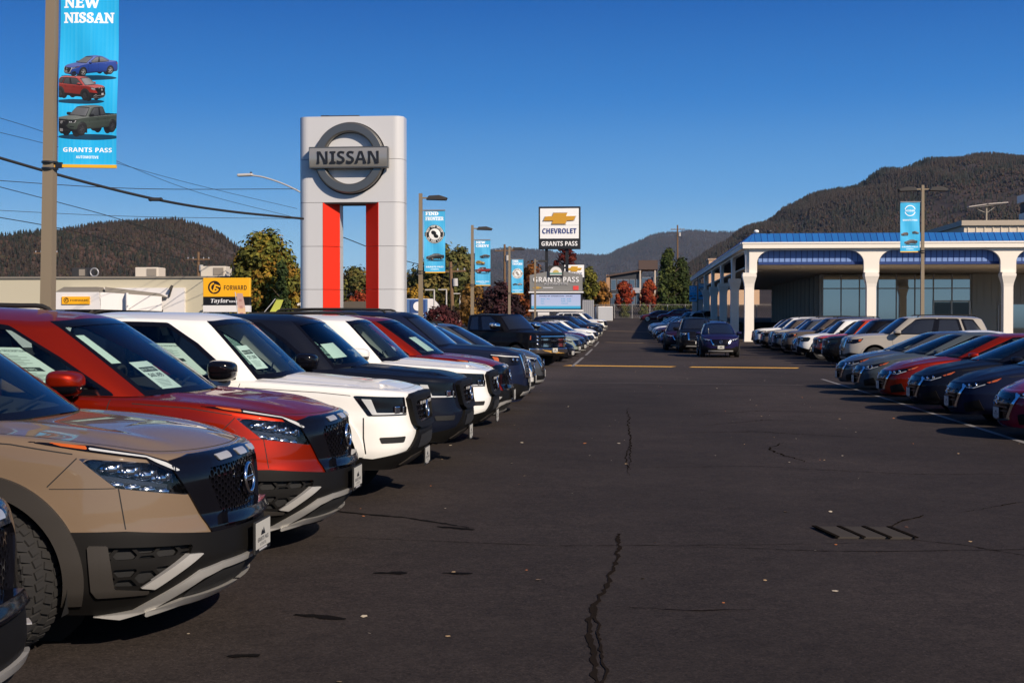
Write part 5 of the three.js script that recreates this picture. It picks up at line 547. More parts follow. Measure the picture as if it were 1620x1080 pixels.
const SEDAN = {
  plan: [[2.44, 0], [2.42, 0.25], [2.35, 0.48], [2.22, 0.67], [2.0, 0.81], [1.7, 0.885], [1.3, 0.915], [0.6, 0.92], [-0.8, 0.92], [-1.6, 0.9], [-2.05, 0.84], [-2.32, 0.68], [-2.43, 0.4], [-2.46, 0]],
  dF: [[0.15, -0.1], [0.22, -0.03], [0.35, 0.0], [0.5, 0.0], [0.62, -0.05], [0.72, -0.12], [0.85, -0.25]], dS: [[0.17, -0.1], [0.3, -0.02], [0.5, 0], [0.66, -0.012], [0.74, -0.02], [0.95, -0.06]], dR: [[0.2, -0.1], [0.4, 0], [0.7, -0.02], [1.0, -0.08]],
  shoulder: [[2.44, 0.7], [2.2, 0.735], [1.8, 0.82], [1.2, 0.9], [0.6, 0.935], [-0.5, 0.96], [-1.6, 1.0], [-2.2, 1.02], [-2.46, 1.01]], low: [[2.44, 0.17], [1.5, 0.2], [-1.5, 0.2], [-2.46, 0.26]],
  deck: [[2.3, 0.73], [1.9, 0.84], [1.3, 0.96], [0.9, 1.0], [0, 1.0], [-1.5, 1.03], [-2.3, 1.05]], spine: [-1.9, 1.8], fillet: 0.05, ridge: (x, z) => 0.014 * sstep(x, 0.7, 1.3) * Math.exp(-(((Math.abs(z) - 0.48) / 0.09) ** 2)),
  green: { base: [[1.3, 0.975, 0], [1.24, 0.97, 0.38], [1.08, 0.955, 0.66], [0.9, 0.94, 0.79], [0.5, 0.935, 0.825], [0, 0.945, 0.835], [-0.7, 0.96, 0.825], [-1.25, 0.98, 0.78], [-1.6, 1.0, 0.66], [-1.78, 1.02, 0.4], [-1.82, 1.03, 0]], roof: [[0.3, 1.385, 0], [0.27, 1.38, 0.32], [0.18, 1.37, 0.48], [0.03, 1.36, 0.54], [-0.15, 1.37, 0.555], [-0.35, 1.375, 0.56], [-0.6, 1.37, 0.555], [-0.82, 1.36, 0.535], [-0.98, 1.35, 0.47], [-1.06, 1.345, 0.3], [-1.08, 1.345, 0]], roofY: [[0.3, 1.39], [-0.1, 1.43], [-0.5, 1.435], [-1.05, 1.36]], spine: [-0.8, 0.05], bulge: 0.035 },
  TS: 2.6, VS: 0.45, windows: [{ name: 'windscreen', mid: 1, poly: [[-0.01, 0.02], [-0.01, 0.96], [0.15, 0.96], [0.225, 0.95], [0.235, 0.02]], trim: 0.025 }, { name: 'side', poly: [[0.325, 0.06], [0.36, 0.6], [0.4, 0.9], [0.525, 0.92], [0.525, 0.05]] }, { name: 'side', poly: [[0.54, 0.05], [0.54, 0.92], [0.66, 0.9], [0.73, 0.12]] }, { name: 'rear_window', dark: 1, poly: [[0.85, 0.06], [0.85, 0.94], [1.01, 0.94], [1.01, 0.06]] }],
  wheelX: [1.46, -1.36], wheelR: 0.335, archR: 0.375, wheelIn: 0.115, halfW: 0.92, wheel: wheelSmall, res: 0.05, deckH: 0.06, gh: 0.011, gv: 0.05, sFront: 2.3, seats: [[-0.15, 2], [-1.0, 3]].map(([x, n]) => [x, n]), cab: [1.0, -1.5], dashY: 0.9, seatY: -0.3,
  details: plainDetails({ h: 0.016, grille: [['s', -0.04, 0.66], ['z', 0.42, 0.655], ['z', 0.5, 0.6], ['z', 0.36, 0.3], ['s', -0.04, 0.28]], grilleTrim: [['z', 0.45, 0.67], ['z', 0.56, 0.64], ['z', 0.36, 0.27], ['s', -0.03, 0.24], ['s', -0.03, 0.265], ['z', 0.32, 0.3], ['z', 0.49, 0.6]], slats: [0.58, 0.52, 0.46, 0.4], slatW: 0.36, lower: [['z', 0.55, 0.36], ['z', 0.74, 0.42], ['z', 0.78, 0.25], ['z', 0.55, 0.22]], lamp: [['z', 0.52, 0.655], ['z', 0.7, 0.7], ['x', 1.76, 0.79], ['x', 1.98, 0.69], ['z', 0.66, 0.6], ['z', 0.53, 0.61]], bulbs: [[0.6, 0.64, 0.035], [0.7, 0.66, 0.035]], drl: [['z', 0.55, 0.605], ['z', 0.68, 0.6], ['x', 2.05, 0.66], ['x', 2.05, 0.675], ['z', 0.68, 0.617], ['z', 0.55, 0.618]], amber: [['x', 2.03, 0.7], ['x', 1.8, 0.78], ['x', 1.88, 0.72], ['x', 2.0, 0.685]], tail: [['x', -2.1, 0.92], ['x', -2.1, 0.78], ['x', -2.42, 0.78], ['x', -2.42, 0.9]], doors: [0.95, -0.1, -1.0], gap: [['x', 1.1, 0.85], ['x', 1.7, 0.79]], handles: [0.05, -0.85], handleY: 0.83, mirror: [0.72, 0.97, 0.8], mirrorSize: 0.95, emblem: [0.55, 0.06], plate: 0.36 }),
};
const CROSS = {
  plan: [[2.32, 0], [2.3, 0.25], [2.24, 0.47], [2.12, 0.65], [1.92, 0.8], [1.65, 0.885], [1.2, 0.915], [0.5, 0.92], [-0.8, 0.92], [-1.6, 0.91], [-2.0, 0.86], [-2.22, 0.72], [-2.3, 0.45], [-2.33, 0]],
  dF: [[0.2, -0.14], [0.3, -0.03], [0.45, 0.0], [0.6, 0.0], [0.75, -0.04], [0.9, -0.12], [1.0, -0.2]], dS: [[0.22, -0.08], [0.36, -0.01], [0.55, 0], [0.75, -0.01], [0.85, -0.02], [1.1, -0.06]], dR: [[0.25, -0.08], [0.45, 0], [0.7, -0.02], [1.1, -0.08]],
  shoulder: [[2.32, 0.9], [2.1, 0.92], [1.6, 1.0], [1.0, 1.05], [0, 1.075], [-1.4, 1.1], [-2.33, 1.1]], low: [[2.32, 0.22], [1.5, 0.24], [-1.5, 0.24], [-2.33, 0.3]],
  deck: [[2.2, 0.94], [1.8, 1.03], [1.3, 1.09], [0.9, 1.11], [0, 1.1], [-2.2, 1.12]], spine: [-1.8, 1.7], fillet: 0.06, ridge: (x, z) => 0.012 * sstep(x, 0.7, 1.2) * Math.exp(-(((Math.abs(z) - 0.48) / 0.1) ** 2)),
  green: { base: [[1.2, 1.085, 0], [1.15, 1.08, 0.38], [1.0, 1.07, 0.66], [0.84, 1.055, 0.79], [0.45, 1.055, 0.825], [0, 1.06, 0.835], [-0.75, 1.075, 0.83], [-1.4, 1.09, 0.815], [-1.9, 1.1, 0.76], [-2.12, 1.1, 0.58], [-2.16, 1.1, 0]], roof: [[0.3, 1.575, 0], [0.27, 1.57, 0.32], [0.18, 1.56, 0.5], [0.03, 1.555, 0.57], [-0.15, 1.565, 0.59], [-0.4, 1.572, 0.6], [-0.85, 1.572, 0.6], [-1.3, 1.56, 0.585], [-1.65, 1.54, 0.55], [-1.8, 1.53, 0.42], [-1.83, 1.53, 0]], roofY: [[0.3, 1.58], [0, 1.62], [-0.5, 1.64], [-1.3, 1.625], [-1.8, 1.56]], spine: [-1.5, 0.05], bulge: 0.03 },
  TS: 2.9, VS: 0.5, windows: SUV.windows, wheelX: [1.38, -1.33], wheelR: 0.355, archR: 0.4, wheelIn: 0.12, halfW: 0.92, wheel: wheelRoad, res: 0.07, deckH: 0.08, gh: 0.014, gv: 0.06, sFront: 2.2, rails: [-0.1, -1.55, 0.54, 1.665],
  details: plainDetails({ h: 0.03, grille: [['s', -0.04, 0.84], ['z', 0.4, 0.835], ['z', 0.46, 0.78], ['z', 0.28, 0.56], ['s', -0.04, 0.55]], grilleTrim: [['z', 0.42, 0.85], ['z', 0.52, 0.84], ['z', 0.33, 0.54], ['s', -0.03, 0.52], ['s', -0.03, 0.55], ['z', 0.29, 0.57], ['z', 0.44, 0.8]], lower: [['s', -0.05, 0.42], ['z', 0.5, 0.43], ['z', 0.72, 0.52], ['x', 1.78, 0.5], ['x', 1.75, 0.25], ['s', -0.05, 0.22]], skid: [['s', -0.03, 0.33], ['z', 0.55, 0.33], ['z', 0.6, 0.27], ['s', -0.03, 0.26]], lamp: [['z', 0.5, 0.8], ['x', 1.95, 0.86], ['x', 1.68, 0.94], ['x', 1.9, 0.8], ['z', 0.56, 0.74]], bulbs: [[0.58, 0.79, 0.04], [0.7, 0.81, 0.04]], drl: [['z', 0.5, 0.825], ['z', 0.68, 0.85], ['x', 1.85, 0.895], ['x', 1.85, 0.88], ['z', 0.68, 0.83], ['z', 0.5, 0.81]], tail: [['x', -2.0, 1.0], ['x', -2.0, 0.86], ['x', -2.28, 0.84], ['x', -2.28, 1.0]], doors: [0.92, -0.1, -0.95], handles: [0.05, -0.85], handleY: 0.94, mirror: [0.66, 1.1, 0.8], emblem: [0.72, 0.065], plate: 0.47, flare: 0.06, sill: 1 }),
};
// heavy-duty pickup: tall block front with chrome bumper
const HEAVY = { ...PICKUP,
  plan: [[2.95, 0], [2.94, 0.4], [2.91, 0.7], [2.85, 0.88], [2.7, 0.98], [2.4, 1.01], [1.5, 1.015], [0, 1.015], [-1.5, 1.015], [-2.6, 1.01], [-2.9, 0.95], [-2.95, 0]], halfW: 1.015,
  dF: [[0.4, -0.1], [0.5, 0.02], [0.66, 0.04], [0.68, -0.02], [1.1, -0.03], [1.3, -0.08]], dS: [[0.42, -0.04], [0.6, 0], [0.9, 0], [1.1, -0.03], [1.35, -0.05]], shoulder: [[2.95, 1.25], [2.5, 1.27], [1.6, 1.3], [0, 1.3], [-0.8, 1.3], [-2.95, 1.32]], low: [[2.95, 0.42], [0, 0.5], [-2.95, 0.55]], deck: [[2.8, 1.29], [2.2, 1.34], [1.2, 1.38], [-2.9, 1.32]], spine: [-2.4, 2.4],
  green: { base: PICKUP.green.base.map(([x, y, z]) => [x + 0.25, y + 0.2, z * 1.08]), roof: PICKUP.green.roof.map(([x, y, z]) => [x * 1.05 + 0.15, y + 0.24, z * 1.1]), roofY: [[0.62, 1.91], [0.2, 1.96], [-0.3, 1.965], [-0.75, 1.92]], spine: [-0.5, 0.25], bulge: 0.03 }, wheelX: [1.95, -1.95], wheelR: 0.42, archR: 0.5, bed: [-0.85, -2.8, 0.82], bedY: 1.32, res: 0.06, gh: 0.014, gv: 0.06, deckH: 0.08, pane: null, seats: null,
  details: plainDetails({ h: 0.02, grille: [['s', -0.04, 1.2], ['z', 0.74, 1.2], ['z', 0.74, 0.72], ['s', -0.04, 0.7]], slats: [1.12, 1.0, 0.82, 0.76], slatW: 0.68, slatMat: CM.chrome, grilleTrim: [['s', -0.03, 0.98], ['z', 0.72, 0.98], ['z', 0.72, 0.88], ['s', -0.03, 0.88]], trimMat: CM.gloss, lower: [['s', -0.05, 0.68], ['z', 0.9, 0.68], ['x', 2.6, 0.68], ['x', 2.6, 0.5], ['s', -0.05, 0.48]], lowerMat: CM.chrome, intake: [['s', -0.05, 0.5], ['z', 0.8, 0.5], ['z', 0.75, 0.42], ['s', -0.05, 0.4]], lamp: [['z', 0.76, 1.2], ['x', 2.62, 1.2], ['x', 2.66, 0.75], ['z', 0.76, 0.75]], bulbs: [[0.83, 1.1, 0.05], [0.83, 0.97, 0.05], [0.83, 0.84, 0.05]], amber: [['x', 2.66, 1.15], ['x', 2.62, 1.15], ['x', 2.62, 1.0], ['x', 2.66, 1.0]], doors: [1.25, 0.22, -0.62], handles: [0.35, -0.45], handleY: 1.12, handleMat: CM.gloss, mirror: [1.02, 1.5, 0.93], mirrorSize: 1.6, mirrorMat: CM.chrome, bowtie: 0.95, plate: 0.6, flare: 0.05, flareMat: 'paint' }),
};
// broad family SUV with a long level roof
const WAGON = { ...CROSS,
  plan: [[2.62, 0], [2.6, 0.35], [2.55, 0.62], [2.44, 0.8], [2.2, 0.93], [1.8, 0.985], [1.2, 1.0], [0, 1.0], [-1.4, 1.0], [-2.2, 0.97], [-2.5, 0.86], [-2.6, 0.5], [-2.63, 0]], halfW: 1.0,
  dF: [[0.25, -0.12], [0.4, 0], [0.7, 0.01], [0.9, -0.03], [1.1, -0.1], [1.2, -0.15]], shoulder: [[2.62, 1.12], [2.3, 1.14], [1.5, 1.19], [0, 1.22], [-2.63, 1.24]], deck: [[2.5, 1.16], [1.9, 1.22], [1.2, 1.26], [-2.5, 1.25]], spine: [-2.1, 1.9],
  green: { base: [[1.3, 1.24, 0], [1.26, 1.235, 0.42], [1.12, 1.22, 0.7], [0.96, 1.2, 0.85], [0.5, 1.2, 0.9], [0, 1.205, 0.91], [-0.9, 1.22, 0.905], [-1.7, 1.235, 0.89], [-2.2, 1.24, 0.84], [-2.42, 1.24, 0.64], [-2.46, 1.24, 0]], roof: [[0.56, 1.8, 0], [0.52, 1.795, 0.36], [0.42, 1.78, 0.56], [0.26, 1.78, 0.65], [0.05, 1.795, 0.67], [-0.3, 1.805, 0.68], [-0.95, 1.805, 0.68], [-1.6, 1.8, 0.67], [-2.0, 1.78, 0.64], [-2.2, 1.77, 0.5], [-2.24, 1.77, 0]], roofY: [[0.5, 1.81], [0.1, 1.865], [-0.6, 1.885], [-1.8, 1.86], [-2.2, 1.8]], spine: [-1.9, 0.2], bulge: 0.03 },
  TS: 3.4, VS: 0.58, wheelX: [1.6, -1.48], wheelR: 0.4, archR: 0.46, wheel: wheelRoad, rails: [0.05, -2.0, 0.62, 1.9], res: 0.06, deckH: 0.08,
  details: plainDetails({ h: 0.025, grille: [['s', -0.04, 1.06], ['z', 0.5, 1.05], ['z', 0.5, 0.75], ['z', 0.42, 0.68], ['s', -0.04, 0.68]], grilleTrim: [['z', 0.47, 1.08], ['z', 0.57, 1.07], ['z', 0.5, 0.66], ['s', -0.03, 0.62], ['s', -0.03, 0.66], ['z', 0.44, 0.7]], slats: [0.98, 0.9, 0.82, 0.75], slatW: 0.44, lower: [['s', -0.05, 0.5], ['z', 0.5, 0.5], ['z', 0.8, 0.56], ['x', 2.05, 0.52], ['x', 2.0, 0.27], ['s', -0.05, 0.25]], skid: [['s', -0.03, 0.4], ['z', 0.6, 0.4], ['z', 0.66, 0.33], ['s', -0.03, 0.32]], lamp: [['z', 0.6, 1.03], ['x', 2.3, 1.05], ['x', 1.98, 1.08], ['x', 2.1, 0.94], ['x', 2.32, 0.88], ['z', 0.62, 0.9]], bulbs: [[0.7, 0.97, 0.045], [0.8, 0.98, 0.045]], drl: [['z', 0.6, 1.04], ['x', 2.3, 1.06], ['x', 2.02, 1.085], ['x', 2.02, 1.07], ['x', 2.3, 1.042], ['z', 0.6, 1.022]], amber: [['x', 2.16, 1.03], ['x', 2.04, 1.05], ['x', 2.1, 0.97], ['x', 2.18, 0.96]], tail: [['x', -2.3, 1.12], ['x', -2.3, 0.9], ['x', -2.58, 0.88], ['x', -2.58, 1.12]], doors: [1.0, -0.1, -1.15], handles: [0.1, -0.95], handleY: 1.05, mirror: [0.8, 1.27, 0.9], mirrorSize: 1.2, emblem: [0.87, 0.08], plate: 0.55, flare: 0.05, flareMat: 'paint', sill: 1 }),
};
SUV.pane = CM.pane; PICKUP.pane = CM.pane; SEDAN.pane = CM.pane;
const KIND = { suv: buildKind(SUV), pickup: buildKind(PICKUP), sedan: buildKind(SEDAN), cross: buildKind(CROSS), heavy: buildKind(HEAVY), wagon: buildKind(WAGON) };
// ---------------------------------------------------------------- sign tower
const font = await new FontLoader().loadAsync('fonts/droid/droid_sans_bold.typeface.json');
function textGeo(s, size, width, depth = 0.03) { const g = new TextGeometry(s, { font, size, depth, curveSegments: 4, bevelEnabled: false }); g.computeBoundingBox(); const b = g.boundingBox, k = width / (b.max.x - b.min.x); g.translate(-(b.max.x + b.min.x) / 2, -(b.max.y + b.min.y) / 2, 0); g.scale(k, 1, 1); return g; }
{
  const T = thing('sign_tower', 'tall pale grey sign tower with round chrome emblem and red lined opening', 'sign tower', [-9.8, -0.16, -48.1], 0), skin = phys([0.56, 0.56, 0.555], { roughness: 0.32, clearcoat: 0.4, clearcoatRoughness: 0.2 }), red = phys([0.66, 0.022, 0.005], { roughness: 0.5, specularIntensity: 0.4 }), dark = std([0.03, 0.03, 0.032], 0.6), W = 1.88, dp = 0.55, cf = 1.01, cb = 0.5;
  const corner = (cx, cz, r, a0, a1) => Array.from({ length: 9 }, (_, i) => { const a = a0 + ((a1 - a0) * i) / 8; return [cx + r * Math.cos(a), cz + r * Math.sin(a)]; }), R = 0.34, Q = Math.PI / 2;
  const rows = [9.1, 7.58, 6.05, 4.5, 2.97, 1.44, 0], up = (pts, y0, y1) => extrude(pts.map(([x, z]) => [x, -z]), y1 - y0 - 0.02, 0.004).rotateX(-Math.PI / 2).translate(0, y0 + 0.01, 0);
  const full = [...corner(W - R, dp - R, R, Q, 0), ...corner(W - R, -dp + R, R, 0, -Q), ...corner(-W + R, -dp + R, R, -Q, -2 * Q), ...corner(-W + R, dp - R, R, 2 * Q, Q)];
  const left = [[-cf, dp], [-cb, dp - 0.42], [-cb, -dp], ...corner(-W + R, -dp + R, R, -Q, -2 * Q), ...corner(-W + R, dp - R, R, 2 * Q, Q)], right = left.map(([x, z]) => [-x, z]).reverse();
  for (let i = 0; i < 2; i++) part('panel', up(full, rows[i + 1], rows[i]), skin, T);
  for (let i = 2; i < 6; i++) { part('panel', up(left, rows[i + 1], rows[i]), skin, T); part('panel', up(right, rows[i + 1], rows[i]), skin, T); }
  part('core', [box(W * 2 - 0.3, 3, dp * 2 - 0.3, 0, 7.55, 0), box(0.5, 6, 0.6, -1.4, 3, 0), box(0.5, 6, 0.6, 1.4, 3, 0)], dark, T); part('cap', box(W * 2 - 0.5, 0.03, dp * 2 - 0.5, 0, 9.11, 0), dark, T);
  const ang = Math.atan2(cf - cb, 0.42), len = Math.hypot(cf - cb, 0.42); for (const s of [-1, 1]) for (let i = 2; i < 6; i++) part('red_lining', rbox(0.03, rows[i] - rows[i + 1] - 0.012, len + 0.02, 0.008, s * ((cf + cb) / 2 - 0.016), (rows[i] + rows[i + 1]) / 2, dp - 0.21, 0, s * ang, 0), red, T);
  part('lintel_lining', box(1.9, 0.03, 1.06, 0, 6.03, 0), dark, T);
  const chrome = phys([0.17, 0.165, 0.15], { metalness: 0.7, roughness: 0.3 }), ring = new THREE.Shape(); ring.absarc(0, 0, 1.2, 0, Math.PI * 2); const hole = new THREE.Path(); hole.absarc(0, 0, 0.96, 0, Math.PI * 2); ring.holes.push(hole);
  const em = part('emblem_ring', new THREE.ExtrudeGeometry(ring, { depth: 0.1, bevelEnabled: true, bevelSize: 0.05, bevelThickness: 0.09, bevelSegments: 4, curveSegments: 64 }).translate(0, 7.6, dp + 0.08), chrome, T);
  part('emblem_outline', new THREE.RingGeometry(0.9, 1.29, 64).translate(0, 7.6, dp + 0.012), std([0.012, 0.012, 0.012], 0.5), em);
  { const g = new THREE.BoxGeometry(2.76, 0.66, 0.2, 1, 10, 1), p = g.attributes.position; for (let i = 0; i < p.count; i++) if (p.getZ(i) > 0) p.setZ(i, 0.1 + 0.11 * Math.cos((p.getY(i) / 0.33) * 1.2)); g.computeVertexNormals(); part('emblem_bar', g.translate(0, 7.6, dp + 0.24), phys([0.34, 0.335, 0.31], { metalness: 0.45, roughness: 0.32 }), em); part('emblem_bar_edge', [rbox(2.82, 0.06, 0.26, 0.02, 0, 7.95, dp + 0.24), rbox(2.82, 0.06, 0.26, 0.02, 0, 7.25, dp + 0.24), rbox(0.05, 0.72, 0.26, 0.02, 1.39, 7.6, dp + 0.24), rbox(0.05, 0.72, 0.26, 0.02, -1.39, 7.6, dp + 0.24)], chrome, em); }
  part('lettering', textGeo('NISSAN', 0.42, 2.2, 0.04).translate(0, 7.6, dp + 0.42), std([0.012, 0.012, 0.013], 0.4), em);
  part('roof_hatch', [box(0.3, 0.1, 0.3, -1.0, 9.15, 0), box(1.1, 0.05, 0.5, -0.3, 9.15, 0)], dark, T);
}
// ---------------------------------------------------------------- lamp posts and their banners
const poleMat = std([0.24, 0.19, 0.125], 0.6, 0.1), headMat = std([0.035, 0.032, 0.03], 0.6);
const shots = {};
function carShot(kind, turn, rgb) {   // the photograph-like print of a car on a banner: a small shaded picture of one of the kinds
  const key = [kind, turn, rgb].join(); if (shots[key]) return shots[key];
  const W = 420, H = 260, zb = new Float32Array(W * H).fill(-1e9), im = new ImageData(W, H), ct = Math.cos(turn), st = Math.sin(turn), tl = 0.07, cl = Math.cos(tl), sl = Math.sin(tl), S = 76, L = new THREE.Vector3(0.35, 0.75, 0.56).normalize(), dk = new THREE.Color();
  const run = (geo, col, gl) => { const p = geo.attributes.position, n = geo.attributes.normal, ix = geo.index, N = ix ? ix.count : p.count, q = []; const vx = (i) => { const x = p.getX(i), y = p.getY(i) - 0.8, z = p.getZ(i), a = x * ct + z * st, c = -x * st + z * ct, k = 1 / (1 - c * 0.03); return [W / 2 + a * S * k, H * 0.55 - (y * cl - c * sl) * S * k, c * cl + y * sl]; };
    for (let f = 0; f < N; f += 3) { const i0 = ix ? ix.getX(f) : f, i1 = ix ? ix.getX(f + 1) : f + 1, i2 = ix ? ix.getX(f + 2) : f + 2, A = vx(i0), B = vx(i1), C2 = vx(i2), x0 = Math.max(0, Math.floor(Math.min(A[0], B[0], C2[0]))), x1 = Math.min(W - 1, Math.ceil(Math.max(A[0], B[0], C2[0]))), y0 = Math.max(0, Math.floor(Math.min(A[1], B[1], C2[1]))), y1 = Math.min(H - 1, Math.ceil(Math.max(A[1], B[1], C2[1]))), d = (B[1] - C2[1]) * (A[0] - C2[0]) + (C2[0] - B[0]) * (A[1] - C2[1]); if (Math.abs(d) < 1e-6) continue;
      const nx = n.getX(i0) * ct + n.getZ(i0) * st, nz = -n.getX(i0) * st + n.getZ(i0) * ct, ny = n.getY(i0), lam = Math.max(0, Math.abs(nz) < 0 ? 0 : nx * L.x + ny * L.y + nz * L.z), ref = gl * (0.25 + 0.75 * Math.max(0, ny)) ** 3 + gl * 1.2 * lam ** 14, sh = 0.22 + 0.95 * lam, r = (col.r * sh + ref) , g = (col.g * sh + ref * 1.03), b = (col.b * sh + ref * 1.08), e = (v) => 255 * Math.min(1, Math.max(0, v)) ** 0.4545;
      for (let y = y0; y <= y1; y++) for (let x = x0; x <= x1; x++) { const w0 = ((B[1] - C2[1]) * (x - C2[0]) + (C2[0] - B[0]) * (y - C2[1])) / d, w1 = ((C2[1] - A[1]) * (x - C2[0]) + (A[0] - C2[0]) * (y - C2[1])) / d, w2 = 1 - w0 - w1; if (w0 < -0.01 || w1 < -0.01 || w2 < -0.01) continue; const z = w0 * A[2] + w1 * B[2] + w2 * C2[2], o = y * W + x; if (z <= zb[o]) continue; zb[o] = z; im.data[o * 4] = e(r); im.data[o * 4 + 1] = e(g); im.data[o * 4 + 2] = e(b); im.data[o * 4 + 3] = 255; } } };
  for (const pt of KIND[kind].parts) { if (/seats|dashboard|lens/.test(pt.name)) continue; for (const k of pt.kids ?? [pt]) { if (/lens/.test(k.name)) continue; let g = k.geo; if (pt.kids) { g = g.clone(); g.rotateY(pt.turn ?? 0); g.translate(...(pt.pos ?? [0, 0, 0])); } const m = k.mat, glass = /window|windscreen/.test(k.name) && k.name !== 'window_trim'; run(g, m === 'paint' ? dk.setRGB(...rgb) : glass ? dk.setRGB(0.02, 0.025, 0.03) : dk.copy(m.color).multiplyScalar(0.9), glass ? 0.16 : m === 'paint' ? 0.1 : 0.02); } }
  const c = document.createElement('canvas'); c.width = W; c.height = H; c.getContext('2d').putImageData(im, 0, 0); return (shots[key] = c);
}
const hexLin = (h) => { const c = new THREE.Color(h); return [c.r, c.g, c.b]; };
function carPrint(c, x, y, w, body, o = {}) { const k = o.kind ?? 'suv', s = carShot(k, o.turn ?? -2.45, hexLin(body)), sw = w * 1.16, shh = (sw * 260) / 420; c.fillStyle = 'rgba(4,18,32,0.75)'; c.beginPath(); c.ellipse(x + w * 0.5, y + shh * 0.8, w * 0.45, shh * 0.055, 0, 0, 7); c.fill(); c.drawImage(s, x - w * 0.08, y - shh * 0.06, sw, shh); }
const sky2 = (c, w, h, f = '#29b2ea') => { c.fillStyle = f; c.fillRect(0, 0, w, h); for (let i = 0; i < 26; i++) { c.fillStyle = `rgba(255,255,255,${0.03 + 0.04 * ((i * 37) % 5) / 5})`; c.fillRect((i * 53) % w, 0, 6 + (i % 4) * 5, h); } };
const foot = (c, w, h) => { c.fillStyle = '#fff'; c.textAlign = 'center'; c.font = `bold ${w * 0.125}px sans-serif`; c.save(); c.translate(w / 2, h - w * 0.2); c.scale(1.06, 0.8); c.fillText('GRANTS PASS', 0, 0); c.restore(); c.font = `bold ${w * 0.06}px sans-serif`; c.fillText('AUTOMOTIVE', w / 2, h - w * 0.1); c.textAlign = 'left'; };
const head2 = (c, w, a, b, y) => { c.fillStyle = '#fff'; c.font = `bold ${w * 0.21}px serif`; const put = (s, yy) => { const k = Math.min(1.4, (w * 0.86) / c.measureText(s).width); c.save(); c.translate(w * 0.06, yy); c.scale(k > 1.15 ? 1.15 : k, 1); c.fillText(s, 0, 0); c.strokeStyle = '#fff'; c.lineWidth = w * 0.012; c.strokeText(s, 0, 0); c.restore(); }; put(a, y); put(b, y + w * 0.235); };
const roundel = (c, cx, cy, R, dark) => { c.fillStyle = dark ? '#0d1114' : '#a9a49a'; c.beginPath(); c.arc(cx, cy, R, 0, 7); c.fill(); c.fillStyle = dark ? '#0d1114' : '#8c877d'; c.fillRect(cx - R * 1.08, cy - R * 0.2, R * 2.16, R * 0.4); c.fillStyle = '#f2f3ee'; c.beginPath(); c.arc(cx, cy, R * 0.62, 0, 7); c.fill(); c.strokeStyle = '#f2f3ee'; c.lineWidth = R * 0.04; c.beginPath(); c.arc(cx, cy, R * 0.94, 0, 7); c.stroke(); c.font = `bold ${R * 0.27}px sans-serif`; c.fillStyle = '#f2f3ee'; c.textAlign = 'center'; for (const [s, flip] of [['PUT THE DRIVE', 0], ['IN YOUR LIFE', 1]]) { for (let i = 0; i < s.length; i++) { const a = flip ? Math.PI / 2 + (s.length / 2 - i - 0.5) * 0.2 : -Math.PI / 2 + (i - s.length / 2 + 0.5) * 0.2; c.save(); c.translate(cx + Math.cos(a) * R * 0.72 * (flip ? 1.2 : 1), cy + Math.sin(a) * R * 0.72 * (flip ? 1.2 : 1)); c.rotate(flip ? a - Math.PI / 2 : a + Math.PI / 2); c.fillText(s[i], 0, 0); c.restore(); } } c.textAlign = 'left'; c.fillStyle = dark ? '#14181a' : '#a19c92'; c.beginPath(); c.ellipse(cx - R * 0.1, cy - R * 0.15, R * 0.3, R * 0.22, 0.5, 0, 7); c.fill(); c.beginPath(); c.ellipse(cx + R * 0.15, cy + R * 0.2, R * 0.28, R * 0.2, 0.4, 0, 7); c.fill(); };
